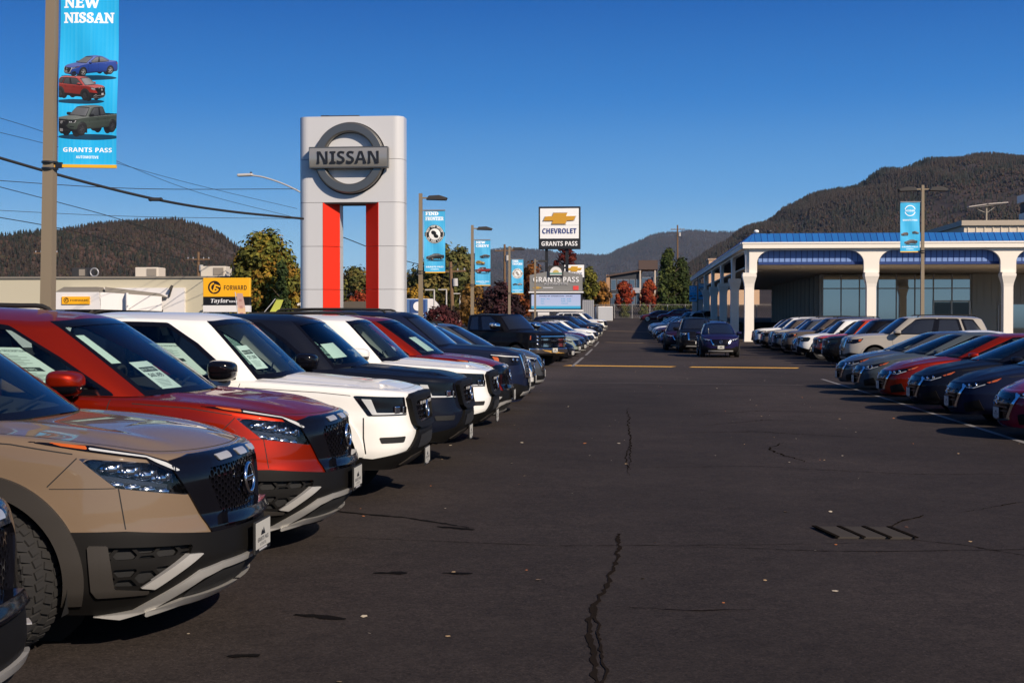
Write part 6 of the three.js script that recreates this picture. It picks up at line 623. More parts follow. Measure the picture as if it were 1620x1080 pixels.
const BAN = {
  a: canvasTex(400, 1150, (c, w, h) => { sky2(c, w, h, '#1fb4ee'); head2(c, w, 'NEW', 'NISSAN', 165); carPrint(c, 20, 380, 390, '#16409a', { kind: 'sedan', turn: -2.5 }); carPrint(c, -40, 540, 370, '#a8220c', { turn: -0.75 }); carPrint(c, -28, 705, 470, '#39443a', { kind: 'pickup', turn: -2.3 }); foot(c, w, h); }),
  b: canvasTex(300, 860, (c, w, h) => { sky2(c, w, h, '#3fb2e6'); head2(c, w, 'FIND', 'FRONTIER', 62); roundel(c, w / 2, 330, 132, true); carPrint(c, 20, 540, 276, '#141c22', { kind: 'sedan', turn: -2.5 }); foot(c, w, h); }),
  c: canvasTex(240, 720, (c, w, h) => { sky2(c, w, h, '#46b0e0'); head2(c, w, 'NEW', 'CHEVY', 52); carPrint(c, 70, 190, 168, '#12181d', { kind: 'sedan', turn: -2.5 }); carPrint(c, 2, 300, 165, '#d9a90e', { kind: 'cross', turn: -0.7 }); carPrint(c, 20, 410, 215, '#8c1b14', { kind: 'heavy', turn: -2.5 }); foot(c, w, h); }),
  d: canvasTex(200, 560, (c, w, h) => { sky2(c, w, h, '#46b0e0'); head2(c, w, 'THE', 'TRUCKS', 42); roundel(c, w / 2, 235, 86, false); carPrint(c, 20, 385, 80, '#15191c', { kind: 'pickup', turn: -2.4 }); carPrint(c, 96, 380, 90, '#c9c4ba', { kind: 'pickup', turn: -2.4 }); foot(c, w, h); }),
  e: canvasTex(220, 560, (c, w, h) => { sky2(c, w, h, '#2fb4e8'); c.strokeStyle = '#fff'; c.lineWidth = 9; c.beginPath(); c.arc(w / 2, 95, 58, 0, 7); c.stroke(); c.fillStyle = '#2fb4e8'; c.fillRect(w / 2 - 74, 80, 148, 30); c.fillStyle = '#fff'; c.font = 'bold 30px sans-serif'; c.textAlign = 'center'; c.fillText('NISSAN', w / 2, 106); c.font = 'bold 26px sans-serif'; c.fillText('GRANTS PASS', w / 2, 212); c.textAlign = 'left'; carPrint(c, 5, 330, 90, '#5c4a3e', { kind: 'suv' }); carPrint(c, 125, 310, 90, '#5a5a58', { kind: 'sedan', turn: -0.8 }); carPrint(c, 40, 390, 160, '#4a3f3a', { kind: 'sedan', turn: -2.5 }); foot(c, w, h); }),
};
function banner(name, label, tex, x, y0, z, w, h, side, arm) { const b = thing(name, label, 'banner', [x, y0, z]), g = new THREE.PlaneGeometry(w, h, 6, 16), p = g.attributes.position; for (let i = 0; i < p.count; i++) p.setZ(i, 0.02 * Math.sin(p.getY(i) * 3 + p.getX(i) * 9) * Math.cos(p.getY(i))); g.computeVertexNormals(); g.translate(side * (arm + w / 2), h / 2, 0); part('banner_cloth', g, std(0xffffff, 0.55, 0, { map: tex, side: THREE.DoubleSide }), b); for (const k of [0, 1]) part('banner_arm', [box(w + arm - 0.04, 0.045, 0.045, side * (arm * 0.5 + w / 2 + 0.02), k ? h + 0.02 : -0.02, 0)], k ? std([0.3, 0.3, 0.3], 0.4, 0.4) : std([0.85, 0.45, 0.02], 0.5), b); part('banner_clamp', [cyl(0.12, 0.12, 0.025, 14, 0, -0.06, 0), cyl(0.12, 0.12, 0.025, 14, 0, 0.03, 0), box(0.1, 0.08, 0.06, side * 0.14, -0.01, 0)], CM.darkAlloy, b); return b; }
function lampPost(label, x, z, h, group, w = 0.18, heads = [1], gy = groundY(x, z)) { const L = thing('lamp_post', label, 'lamp post', [x, gy, z], 0, group); const shaft = new THREE.CylinderGeometry(w * 0.52, w * 0.74, h, 4, 1).rotateY(Math.PI / 4).toNonIndexed(); shaft.computeVertexNormals(); part('pole', shaft.translate(0, h / 2, 0), poleMat, L); part('pole_base', cyl(0.3, 0.32, 0.5, 16, 0, 0.25, 0), std([0.4, 0.38, 0.35], 0.9), L); for (const s of heads) { part('lamp_arm', box(0.3, 0.06, 0.06, s * 0.18, h - 0.18, 0), poleMat, L); const hd = extrude([[0, 0], [0.74, -0.02], [0.78, 0.05], [0.5, 0.14], [0.1, 0.12]], 0.34, 0.02).translate(0.26, h - 0.24, -0.17); part('lamp_head', s > 0 ? hd : mirrorX(hd), headMat, L); } return L; }
function mirrorX(g) { const m = mirrorZ(g.clone().rotateY(Math.PI / 2)); return m.rotateY(-Math.PI / 2); }
lampPost('nearest tan lamp post behind the red car at the left edge of the photo', -8.35, -18.9, 8.2, 'lamp posts along the left row', 0.17, [1]).rotation.z = -0.02;
lampPost('tan lamp post just right of the sign tower', -8.2, -53.5, 6.75, 'lamp posts along the left row'); lampPost('tan lamp post behind the black truck cab', -8.2, -71.5, 6.75, 'lamp posts along the left row'); lampPost('tan lamp post with a banner of a round grey badge', -8.1, -93, 6.7, 'lamp posts along the left row'); lampPost('tan lamp post without banner close to the screen sign', -8.1, -119, 6.7, 'lamp posts along the left row');
lampPost('slim two headed lamp post standing before the showroom glass', 12.9, -61, 7.65, undefined, 0.16, [1, -1]);
banner('pole_banner', 'blue banner with blue car, red car and dark pickup, topmost at left', BAN.a, -8.27, 3.93, -18.9, 0.86, 2.62, 1, 0.12).rotation.z = -0.022;
banner('pole_banner', 'blue banner with round black badge over a black car', BAN.b, -8.2, 3.64, -53.5, 0.84, 2.42, 1, 0.14); banner('pole_banner', 'blue banner with black, yellow and red cars', BAN.c, -8.2, 3.6, -71.5, 0.82, 2.36, 1, 0.14); banner('pole_banner', 'small blue banner with round grey badge over two trucks', BAN.d, -8.1, 3.62, -93, 0.82, 2.3, 1, 0.14); banner('pole_banner', 'blue banner with white ring emblem on the slim two headed post', BAN.e, 12.9, 4.75, -61, 0.84, 2.15, -1, 0.12);
{ lampPost('thin far lamp post with small banners beside the arcade', 8.4, -165, 6.0, undefined, 0.14, [1], 1.44); banner('pole_banner', 'small pale blue banner at the far end of the arcade', BAN.e, 8.4, 4.05, -165, 0.9, 1.9, -1, 0.1); banner('pole_banner', 'pale blue banner partly behind the arcade roof end', BAN.b, 8.4, 4.3, -165, 0.9, 1.9, 1, 0.1); }
// ---------------------------------------------------------------- brand sign, screen sign, truck sign
function bowtie(w, h) { const a = 0.28, b = 0.2, s = 0.06; return [[-0.5 + s, 0.16], [-b - 0.02, 0.2], [-b + 0.02, 0.5], [b + 0.04, 0.5], [b + 0.0, 0.2], [0.5, 0.2], [0.5 - s, -0.16], [b + 0.02, -0.2], [b - 0.02, -0.5], [-b - 0.04, -0.5], [-b, -0.2], [-0.5, -0.2]].map(([x, y]) => [x * w, y * h]); }
{
  const D = 140, s = 2150 / D, up = (v) => (508 - v) / s + 1.68 - groundY(0, -D), S = thing('brand_sign', 'tall white square sign with a gold cross emblem on two dark posts', 'sign', [-7.0, groundY(0, -D), -D]), blk = std([0.012, 0.012, 0.013], 0.45), wht = std([0.84, 0.84, 0.82], 0.5);
  part('cabinet', rbox(4.3, up(327) - up(394), 0.8, 0.06, 0, (up(327) + up(394)) / 2, 0), blk, S); part('white_face', box(3.98, up(330) - up(377.5), 0.1, 0, (up(330) + up(377.5)) / 2, 0.37), wht, S); part('face_joint', box(3.98, 0.03, 0.02, 0, up(356.5), 0.425), std([0.5, 0.5, 0.5], 0.5), S);
  part('emblem_rim', extrude(bowtie(3.45, 1.25), 0.05, 0.02).translate(0, up(346), 0.41), CM.silver, S); part('emblem', extrude(bowtie(3.25, 1.08), 0.06, 0.03).translate(0, up(346), 0.45), phys([0.75, 0.36, 0.02], { roughness: 0.3, metalness: 0.25, clearcoat: 0.5 }), S);
  part('lettering', textGeo('CHEVROLET', 0.52, 3.5, 0.04).translate(0, up(365.5), 0.43), std([0.02, 0.04, 0.2], 0.5), S); part('lettering', textGeo('GRANTS PASS', 0.46, 3.7, 0.04).translate(0, up(385.5), 0.41), wht, S);
  part('post', box(0.3, up(392), 0.4, -1.35, up(392) / 2, -0.1), blk, S); part('post', box(0.3, up(392), 0.4, 0.75, up(392) / 2, -0.1), blk, S); part('cross_beam', box(2.0, 0.18, 0.3, -0.3, up(423), -0.1), blk, S);
  const G = thing('screen_sign', 'grey dealer sign with a bright information screen on pale pillars', 'sign', [-7.2, groundY(0, -D), -D + 3], 0), grey = std([0.2, 0.2, 0.19], 0.6), pale = std([0.7, 0.69, 0.67], 0.7);
  part('header', extrude([[-2.65, up(461)], [2.65, up(461)], [2.65, up(436.5)], [0.9, up(431)], [-0.9, up(431)], [-2.65, up(436.5)]], 0.7).translate(0, 0, -0.35), grey, G);
  part('lettering', textGeo('GRANTS PASS', 0.5, 4.6, 0.05).translate(0, up(443.5), 0.38), std([0.78, 0.78, 0.76], 0.5), G); part('lettering', textGeo('AUTOMOTIVE', 0.24, 2.4, 0.05).translate(0, up(450), 0.38), std([0.5, 0.5, 0.5], 0.5), G); part('brand_marks', [extrude(bowtie(0.9, 0.25), 0.04).translate(-1.9, up(456.2), 0.36)], phys([0.5, 0.3, 0.06], { roughness: 0.5 }), G); part('brand_marks', [box(1.0, 0.1, 0.04, -0.8, up(456.2), 0.37)], std([0.5, 0.5, 0.5], 0.5), G); part('red_mark', box(0.55, 0.42, 0.04, 2.0, up(456.5), 0.37), std([0.7, 0.06, 0.05], 0.5), G);
  part('ledge', [box(5.5, 0.16, 1.0, 0, up(463), 0), box(5.5, 0.16, 1.0, 0, up(491.5), 0)], pale, G); part('screen_frame', box(5.3, up(464) - up(490.5), 0.6, 0, (up(464) + up(490.5)) / 2, 0), std([0.012, 0.012, 0.015], 0.5), G);
  const scr = canvasTex(512, 220, (c, w, h) => { const g = c.createLinearGradient(0, 0, 0, h); g.addColorStop(0, '#c3cdf2'); g.addColorStop(0.78, '#c9d6f4'); g.addColorStop(0.82, '#7cc6ea'); g.addColorStop(1, '#1fa6d8'); c.fillStyle = g; c.fillRect(0, 0, w, h); c.fillStyle = '#1a2230'; c.font = 'bold 24px sans-serif'; c.fillText('HOURS OF OPERATION - SALES', 80, 34); c.fillStyle = '#38a8dc'; c.font = 'bold 22px sans-serif'; ['Mon - Fri', 'Sat', 'Sun'].forEach((t, i) => c.fillText(t, 96, 78 + i * 34)); ['8:30 - 6:00', '9:00 - 5:00', 'Closed'].forEach((t, i) => c.fillText(t, 310, 78 + i * 34)); });
  part('screen', new THREE.PlaneGeometry(4.95, up(466.5) - up(488.5)).translate(0, (up(466.5) + up(488.5)) / 2, 0.31), std([0.35, 0.35, 0.35], 0.3, 0, { map: scr, emissive: new THREE.Color(1, 1, 1), emissiveMap: scr, emissiveIntensity: 0.42 }), G);
  part('pillar', box(1.15, up(492), 0.8, -1.25, up(492) / 2, 0), pale, G); part('pillar', box(1.75, up(492), 0.8, 1.2, up(492) / 2, 0), pale, G);
  const E = part('community_emblem', box(1.5, 1.12, 0.16, 0, up(430.5), 0.45), std([0.03, 0.03, 0.03], 0.6), G); part('emblem_arch', [new THREE.CircleGeometry(0.6, 24, 0, Math.PI).translate(0, up(433), 0.55), box(1.2, 0.3, 0.02, 0, up(434.5), 0.545)], std([0.72, 0.7, 0.66], 0.6), E); part('emblem_hill', [box(1.2, 0.16, 0.02, 0, up(434.3), 0.565)], std([0.12, 0.3, 0.25], 0.6), E); part('emblem_peak', [new THREE.CircleGeometry(0.32, 16, 0, Math.PI).translate(0, up(433.6), 0.57)], std([0.55, 0.42, 0.12], 0.6), E);
  const K = thing('truck_sign', 'smaller white truck sign half hidden behind the screen sign', 'sign', [-7.05, groundY(0, -180), -180]), u2 = (v) => (508 - v) / (2150 / 180) + 1.68 - groundY(0, -180); part('cabinet', rbox(2.75, u2(418) - u2(446), 0.6, 0.05, 0, (u2(418) + u2(446)) / 2, 0), std([0.012, 0.012, 0.013], 0.5), K); part('white_face', box(2.6, u2(419) - u2(438.5), 0.1, 0, (u2(419) + u2(438.5)) / 2, 0.28), wht, K); part('emblem', extrude(bowtie(2.0, 0.66), 0.06, 0.02).translate(0, u2(425.5), 0.34), phys([0.6, 0.33, 0.03], { roughness: 0.3 }), K); part('lettering', textGeo('TRUCKS', 0.5, 2.1, 0.04).translate(0, u2(434), 0.34), std([0.2, 0.22, 0.28], 0.5), K); part('lettering', textGeo('GRANTS PASS', 0.26, 2.2, 0.04).translate(0, u2(442.4), 0.31), wht, K); part('post', box(0.4, u2(446), 0.4, 0, u2(446) / 2, 0), std([0.03, 0.03, 0.03], 0.6), K);
}
// ---------------------------------------------------------------- utility poles, wires, street lights, fence
const wood = std([0.16, 0.095, 0.05], 0.95), wireM = std([0.012, 0.012, 0.013], 0.7);
function utilityPole(label, x, z, h, lean = 0, gy = 0) { const U = thing('utility_pole', label, 'utility pole', [x, gy, z]); U.rotation.z = lean; part('pole', cyl(0.12, 0.17, h, 10, 0, h / 2, 0), wood, U); part('crossarm', box(2.2, 0.12, 0.12, 0, h - 0.7, 0), wood, U); part('insulator', [-1, -0.5, 0.5, 1].map((k) => cyl(0.05, 0.06, 0.16, 6, k, h - 0.57, 0)), std([0.3, 0.3, 0.32], 0.3), U); part('transformer', cyl(0.2, 0.2, 0.55, 12, 0.3, h - 1.5, 0.1), std([0.45, 0.44, 0.42], 0.5), U); }
utilityPole('leaning brown utility pole between the first two bannered lamp posts', -12.6, -98, 6.0, 0.04); utilityPole('thin brown pole between the second and third bannered posts', -13.6, -150, 9.2, 0, 1.0); utilityPole('far brown pole above the conifer beside the arcade', 7.9, -218, 14.5, 0, 2.5); utilityPole('short pole with a white box behind the repair shop roof', -40.3, -125, 8.2); utilityPole('slim pole at the far left beyond the repair shop', -52.9, -120, 8.6);
for (const [l, x, z, h] of [['slender grey light pole at the peak of the gabled shop', -17.9, -125, 4.6], ['slender grey light pole right of the gabled shop', -18.9, -141, 5.0], ['slender grey light pole left of the leaning utility pole', -17.6, -142, 4.6]]) { const L = thing('street_light', l, 'street light', [x, 0, z]); part('pole', cyl(0.07, 0.1, h, 8, 0, h / 2, 0), std([0.5, 0.48, 0.44], 0.5), L); part('lamp_head', box(0.9, 0.1, 0.25, -0.4, h, 0), std([0.5, 0.48, 0.44], 0.5), L); }
{ const L = thing('street_light', 'long armed cobra head street light left of the sign tower', 'street light', [-12.2, 0, -52]); part('lamp_arm', tube([[-0.15, 6.2, 0], [-0.25, 6.5, 0], [-1.0, 6.95, 0], [-2.0, 7.3, 0], [-2.4, 7.36, 0]], 0.035, 20, 6), std([0.42, 0.4, 0.38], 0.5), L); part('pole', cyl(0.09, 0.12, 6.3, 10, -0.12, 3.15, 0), std([0.42, 0.4, 0.38], 0.5), L); part('lamp_head', rbox(0.62, 0.11, 0.22, 0.045, -2.68, 7.38, 0, 0, 0, 0.03), std([0.5, 0.48, 0.45], 0.4), L); part('photocell', cyl(0.04, 0.04, 0.08, 8, -2.45, 7.46, 0), wireM, L); }
function wire(label, pts, r, group) { const w = new THREE.Mesh(tube(pts, r, 40, 5), wireM); w.name = numbered('overhead_wire'); w.castShadow = true; scene.add(tag(w, label, 'wire', group)); return w; }
wire('thick black cable sagging past the left lamp post to the tower', [[-17.57, 6.30, -34.63], [-17.03, 6.12, -35.68], [-15.60, 5.69, -37.81], [-14.12, 5.34, -39.95], [-12.91, 5.24, -43.06], [-11.18, 5.22, -46.22]], 0.042);
wire('thin wire just under the thick cable', [[-24.40, 6.94, -48.10], [-19.11, 6.76, -50.56], [-13.58, 7.12, -55.05]], 0.014);
wire('wire descending across the hill top from upper left', [[-29.29, 8.04, -57.72], [-27.32, 7.39, -63.91], [-26.38, 7.02, -68.01], [-24.59, 6.00, -78.19], [-23.64, 5.52, -84.30]], 0.018);
wire('lowest wire crossing the face of the rounded hill', [[-29.29, 6.54, -57.72], [-27.32, 6.16, -63.91], [-26.86, 5.60, -75.99], [-25.42, 5.12, -86.15]], 0.02);
wire('faint high wire left of the big banner', [[-29.29, 11.11, -57.72], [-28.54, 10.94, -59.79], [-27.63, 10.64, -63.89], [-24.41, 9.03, -74.20], [-20.37, 8.05, -82.57]], 0.012);
wire('faint second high wire left of the big banner', [[-29.29, 10.41, -57.72], [-27.63, 10.15, -63.89], [-24.41, 9.39, -74.20], [-20.37, 8.63, -82.57]], 0.012);
wire('level wire at the height of the hill top', [[-34.17, 7.48, -67.34], [-27.20, 7.39, -71.95], [-19.40, 7.71, -78.64]], 0.014);
wire('wire showing in the sign tower opening', [[-14.27, 6.03, -59.00], [-13.71, 5.73, -65.07], [-12.11, 4.98, -73.24], [-10.87, 4.81, -79.36], [-12.07, 5.70, -95.32]], 0.022);
{ const b = thing('cable_splice', 'black splice case on the thick cable left of the street light', 'splice case', [-14.07, 5.32, -39.6], 0.2); part('case', rbox(0.42, 0.11, 0.11, 0.04), wireM, b); part('strap', [cyl(0.065, 0.065, 0.03, 8, -0.15, 0, 0, 0, 0, 1.57), cyl(0.065, 0.065, 0.03, 8, 0.15, 0, 0, 0, 0, 1.57)], CM.darkAlloy, b); }
{ // chain-link fence with shrubs at the far end of the lane
  const F = thing('chain_link_fence', 'chain link fence closing the far end of the lane', 'fence', [0, groundY(0, -186), -186]), m = std([0.35, 0.34, 0.32], 0.5, 0.4); for (let i = -8; i <= 8; i++) part('post', cyl(0.05, 0.05, 1.9, 8, i * 2.4 + 3, 0.95, 0), m, F); part('rail', [bar([-16.2, 1.85, 0], [22.2, 1.85, 0], 0.03), bar([-16.2, 0.1, 0], [22.2, 0.1, 0], 0.02)], m, F); const g = []; for (let i = 0; i < 150; i++) { const x = -16 + i * 0.25; g.push(bar([x, 0.1, 0], [x + 0.9, 1.82, 0], 0.006, 3), bar([x + 0.9, 0.1, 0.01], [x, 1.82, 0.01], 0.006, 3)); } part('mesh_wire', g, m, F).userData.kind = 'stuff';
}
for (const [l, x, s] of [['low olive shrub left of the fence post under the modern building', -0.5, 2.1], ['low green shrub in the middle of the far fence', 2.2, 1.7], ['rounded green shrub at the far fence nearest the conifer', 4.2, 2.0]]) { const t = leafTree('fence_shrub', l, x, -188, 1.9, s, [[0.1, 0.1, 0.025], [0.07, 0.085, 0.02]], Math.round(x * 10) + 90, { n: 900, clumps: 26, trunk: 0.05, leaf: 0.12 }); t.userData.category = 'shrub'; }
{ const T = thing('box_trailer', 'white box trailer standing beyond the far left car row', 'trailer', [-3.1, groundY(0, -176) - 0.5, -176], 0.12); T.scale.set(0.72, 0.8, 0.72); part('box', rbox(2.6, 2.3, 6, 0.05, 0, 1.75, 0), std([0.75, 0.73, 0.7], 0.6), T); part('wheel', [cyl(0.4, 0.4, 0.3, 16, 1.1, 0.4, 1, 0, 0, 1.57)], CM.rubber, T); part('wheel', [cyl(0.4, 0.4, 0.3, 16, -1.1, 0.4, 1, 0, 0, 1.57)], CM.rubber, T); part('side_panel', [box(2.5, 2.1, 0.04, 0, 1.75, 3.02)], std([0.4, 0.42, 0.45], 0.6), T); const C = thing('shipping_container', 'ribbed grey container left of the white trailer', 'container', [-6.3, groundY(0, -174), -174], 0.1); part('shell', box(3.6, 2.5, 5, 0, 1.4, 0), std([0.3, 0.31, 0.33], 0.7), C); part('rib', Array.from({ length: 14 }, (_, i) => box(0.1, 2.4, 0.08, -1.7 + i * 0.26, 1.4, 2.52)), std([0.26, 0.27, 0.3], 0.7), C).userData.kind = 'stuff'; }
// ---------------------------------------------------------------- the parked cars
const wheelFar = (() => { const t = new THREE.CylinderGeometry(0.36, 0.36, 0.24, 16).rotateX(Math.PI / 2), rim = [new THREE.CircleGeometry(0.25, 14).translate(0, 0, 0.122)], d = box(0.3, 0.06, 0.01, 0, 0, 0.126); return { tyre: norm(t), rim: norm(rim[0]), disc: norm(d), rimMat: CM.alloy }; })();
const far = (S, o = {}) => buildKind({ ...S, coarse: 2.2, res: 0.11, deckH: 0.14, gh: 0.024, gv: 0.1, filSeg: 2, wheel: wheelFar, pane: CM.darkPane, rearPane: CM.darkPane, seats: null, ...o });
const FAR = { cross: far(CROSS), sedan: far(SEDAN), wagon: far(WAGON), pickup: far({ ...PICKUP, details: plainDetails({ h: 0.04, grille: [['s', -0.04, 0.99], ['z', 0.54, 0.97], ['z', 0.46, 0.66], ['s', -0.04, 0.65]], slats: [0.9, 0.8, 0.72], slatW: 0.44, lower: [['s', -0.05, 0.6], ['z', 0.5, 0.58], ['x', 2.2, 0.45], ['x', 2.2, 0.34], ['s', -0.05, 0.3]], lamp: [['z', 0.6, 0.97], ['x', 2.15, 0.99], ['x', 2.26, 0.8], ['z', 0.6, 0.79]], bulbs: [[0.7, 0.88, 0.06]], doors: [1.0, 0.0, -0.75], handles: [0.2, -0.58], handleY: 0.95, mirror: [0.78, 1.21, 0.84], mirrorSize: 1.2, mirrorMat: CM.gloss, flare: 0.06, plate: 0.5 }) }) };
const C = { tan: paintOf([0.172, 0.122, 0.08]), red: paintOf([0.31, 0.016, 0.003], { metalness: 0.7, roughness: 0.45, clearcoat: 0.6 }), redDeep: paintOf([0.2, 0.008, 0.008]), white: paintOf([0.78, 0.77, 0.72]), navy: paintOf([0.006, 0.008, 0.016], { clearcoat: 0.22 }), black: paintOf([0.006, 0.006, 0.008], { clearcoat: 0.22 }), ink: paintOf([0.008, 0.012, 0.032], { clearcoat: 0.22 }), silver: paintOf([0.38, 0.38, 0.38], { metalness: 0.5, roughness: 0.35 }), grey: paintOf([0.08, 0.085, 0.09], { metalness: 0.4, roughness: 0.4 }), slate: paintOf([0.06, 0.075, 0.085], { clearcoat: 0.22 }), sage: paintOf([0.2, 0.235, 0.2]), blue: paintOf([0.035, 0.09, 0.25], { metalness: 0.3 }), paleBlue: paintOf([0.2, 0.32, 0.5], { metalness: 0.3 }), maroon: paintOf([0.06, 0.008, 0.016]), magenta: paintOf([0.22, 0.008, 0.03]), orange: paintOf([0.5, 0.05, 0.008]), beige: paintOf([0.33, 0.3, 0.255]), plum: paintOf([0.02, 0.008, 0.022], { clearcoat: 0.3 }), purple: paintOf([0.012, 0.01, 0.045], { clearcoat: 0.4 }), pearl: paintOf([0.55, 0.55, 0.54], { metalness: 0.2 }), bronze: paintOf([0.13, 0.1, 0.075], { metalness: 0.4, roughness: 0.4 }) };
const F0 = { suv: 2.5, pickup: 2.66, sedan: 2.44, cross: 2.32, heavy: 2.95, wagon: 2.62 };
function park(kindName, lod, name, label, category, paint, x, D, turn, group, o = {}) { const k = lod ? FAR[kindName] : KIND[kindName], f = F0[kindName]; return addCar(k, name, paint, [x - f * Math.cos(turn), -D + f * Math.sin(turn)], turn, label, category, group, o); }
// papers in the windows
const stickerTex = canvasTex(300, 260, (c, w, h) => { c.fillStyle = '#eef5ea'; c.fillRect(0, 0, w, h); c.fillStyle = '#3a4a44'; c.font = 'bold 17px sans-serif'; c.fillText('VEHICLE DESCRIPTION', 118, 28); c.fillStyle = '#5c6b64'; for (let i = 0; i < 22; i++) c.fillRect(12, 40 + i * 9, 60 + ((i * 53) % 40), 2.5); for (let i = 0; i < 8; i++) c.fillRect(128, 42 + i * 9, 70 + ((i * 31) % 70), 2.5); c.fillStyle = '#2a332f'; c.fillRect(128, 122, 118, 24); c.fillStyle = '#eef5ea'; c.font = 'bold 16px sans-serif'; c.fillText('24 MPG', 158, 140); c.fillStyle = '#5c6b64'; for (let i = 0; i < 6; i++) c.fillRect(128, 158 + i * 8, 60 + ((i * 41) % 60), 2.5); c.fillStyle = '#3d4742'; c.fillRect(140, 216, 90, 20); });
const priceTex = (price) => canvasTex(220, 230, (c, w, h) => { c.fillStyle = '#eef6ee'; c.fillRect(0, 0, w, h); c.fillStyle = '#16201d'; c.fillRect(26, 46, 176, 38); c.fillStyle = '#eef6ee'; c.textAlign = 'center'; c.font = 'bold 28px serif'; c.fillText('BEST PRICE', 114, 75); c.fillStyle = '#16201d'; c.font = 'bold 44px sans-serif'; c.fillText(price, 114, 130); c.fillStyle = '#5d6b66'; for (let i = 0; i < 6; i++) c.fillRect(40, 148 + i * 11, 100 + ((i * 37) % 46), 3); });
const blankTex = canvasTex(64, 64, (c) => { c.fillStyle = '#e6f2e6'; c.fillRect(0, 0, 64, 64); });
function paper(kind, name, t0, t1, v0, v1, tex, skew = 0) { const B = kind.B, g = sheet(range(t0, t1, 0.01), range(v0, v1, 0.06), null, (t, v, o) => B.green(t + skew * (v - v0), v, -0.012 + (o ?? 0)), { uvf: (t, v) => [1 - (t - t0) / (t1 - t0), (v - v0) / (v1 - v0)] }); return { name, geo: g, mat: std(0xffffff, 0.8, 0, { map: tex, side: THREE.DoubleSide }) }; }
const PS = KIND.suv, PP = KIND.pickup, price1 = priceTex('$40,499'), price2 = priceTex('$31,886');
const leftGroup = undefined;
park('suv', 0, 'sport_utility_vehicle', 'black SUV of which only the front bumper corner shows at the bottom left', 'SUV', C.black, -2.27, 4.6, 0, undefined, { omit: ['number_plate', 'number_plate_frame', 'grille_emblem'] });
const tan = park('suv', 0, 'sport_utility_vehicle', 'tan SUV with black honeycomb grille, nearest full front at lower left', 'SUV', C.tan, -2.1, 7.42, 0);
tan.children.filter((c) => c.name === 'wheel' && c.position.x > 0).forEach((w) => { w.rotation.y -= 0.36; });
park('suv', 0, 'sport_utility_vehicle', 'red SUV with price sheets in its windows, right behind the tan SUV', 'SUV', C.red, -2.13, 10.25, 0, undefined, { more: [paper(PS, 'window_sticker', 0.378, 0.48, 0.07, 0.62, stickerTex, 0.06), paper(PS, 'price_sheet', 0.095, 0.165, 0.06, 0.42, price1), paper(PS, 'dealer_sheet', 0.19, 0.228, 0.42, 0.8, blankTex)] });
park('pickup', 0, 'pickup_truck', 'white pickup with black mirrors, third full car from the front', 'pickup truck', C.white, -2.0, 13.3, 0, undefined, { more: [paper(PP, 'window_sticker', 0.385, 0.475, 0.08, 0.6, stickerTex, 0.05), paper(PP, 'price_sheet', 0.155, 0.215, 0.16, 0.56, price2)] });
park('pickup', 0, 'pickup_truck', 'dark blue pickup parked between the two white pickups', 'pickup truck', C.navy, -1.9, 16.2, 0, undefined, { more: [paper(PP, 'window_sticker', 0.4, 0.5, 0.1, 0.7, stickerTex, 0.04), paper(PP, 'dealer_sheet', 0.1, 0.2, 0.2, 0.5, blankTex), { name: 'arch_reflector', geo: rbox(0.16, 0.035, 0.02, 0.008, 2.12, 0.88, 0.935, 0, 0.3, -0.7), mat: CM.amber }], swap: new Map([[CM.gloss, CM.gloss]]) });
park('pickup', 0, 'pickup_truck', 'white pickup with a white mirror beyond the dark blue pickup', 'pickup truck', C.white, -1.85, 19.0, 0, undefined, { more: [paper(PP, 'window_sticker', 0.39, 0.48, 0.1, 0.66, stickerTex, 0.04)] }).traverse((m) => { if (m.name === 'mirror_shell') m.material = C.white; });
park('suv', 0, 'sport_utility_vehicle', 'deep red SUV with black roof rails beyond the white pickups', 'SUV', C.red, -1.9, 22.0, 0, undefined, { more: [paper(PS, 'dealer_sheet', 0.08, 0.16, 0.1, 0.5, blankTex)] });
park('wagon', 0, 'sport_utility_vehicle', 'tall dark navy SUV in front of the sign tower', 'SUV', C.ink, -1.85, 25.2, 0);
park('cross', 0, 'crossover', 'white crossover of which the windscreen pillar shows past the navy SUV', 'car', C.white, -1.95, 28.4, 0);
park('cross', 0, 'crossover', 'dark grey crossover between the white crossover and the big black truck', 'car', C.grey, -1.95, 31.6, 0);
park('heavy', 0, 'pickup_truck', 'big black heavy duty truck with chrome bumper, angled towards the lane', 'pickup truck', C.black, -2.75, 50.6, -0.62);
// far left row
[['sedan', 'black', 'low black coupe just behind the big black truck'], ['cross', 'sage', 'sage green crossover behind the black coupe'], ['cross', 'grey', 'grey crossover next past the sage green one'], ['sedan', 'silver', 'silver sedan past the grey crossover in the far left row'], ['cross', 'maroon', 'maroon crossover in the far left row'], ['cross', 'white', 'white roofed crossover past the maroon one'], ['sedan', 'paleBlue', 'pale blue sedan in the far left row'], ['sedan', 'blue', 'blue sedan beyond the pale blue one'], ['cross', 'white', 'white crossover before the blue grey one in the far left row'], ['cross', 'slate', 'blue grey crossover beyond the white crossovers'], ['wagon', 'ink', 'tall navy SUV far down the left row'], ['cross', 'slate', 'slate crossover beyond the tall navy SUV'], ['cross', 'black', 'black crossover near the end of the left row'], ['cross', 'grey', 'dark grey crossover second from the end of the left row'], ['wagon', 'white', 'white SUV at the far end of the left row']].forEach(([k, c, l], i) => park(k, 1, k === 'sedan' ? 'sedan' : k === 'wagon' ? 'sport_utility_vehicle' : 'crossover', l, k === 'wagon' ? 'SUV' : 'car', C[c], -2.3 + (i % 3) * 0.12, [56.5, 61, 65.2, 69.4, 73.6, 77.8, 82, 86.2, 90.4, 95, 101, 107, 113, 121, 130][i], -0.3));
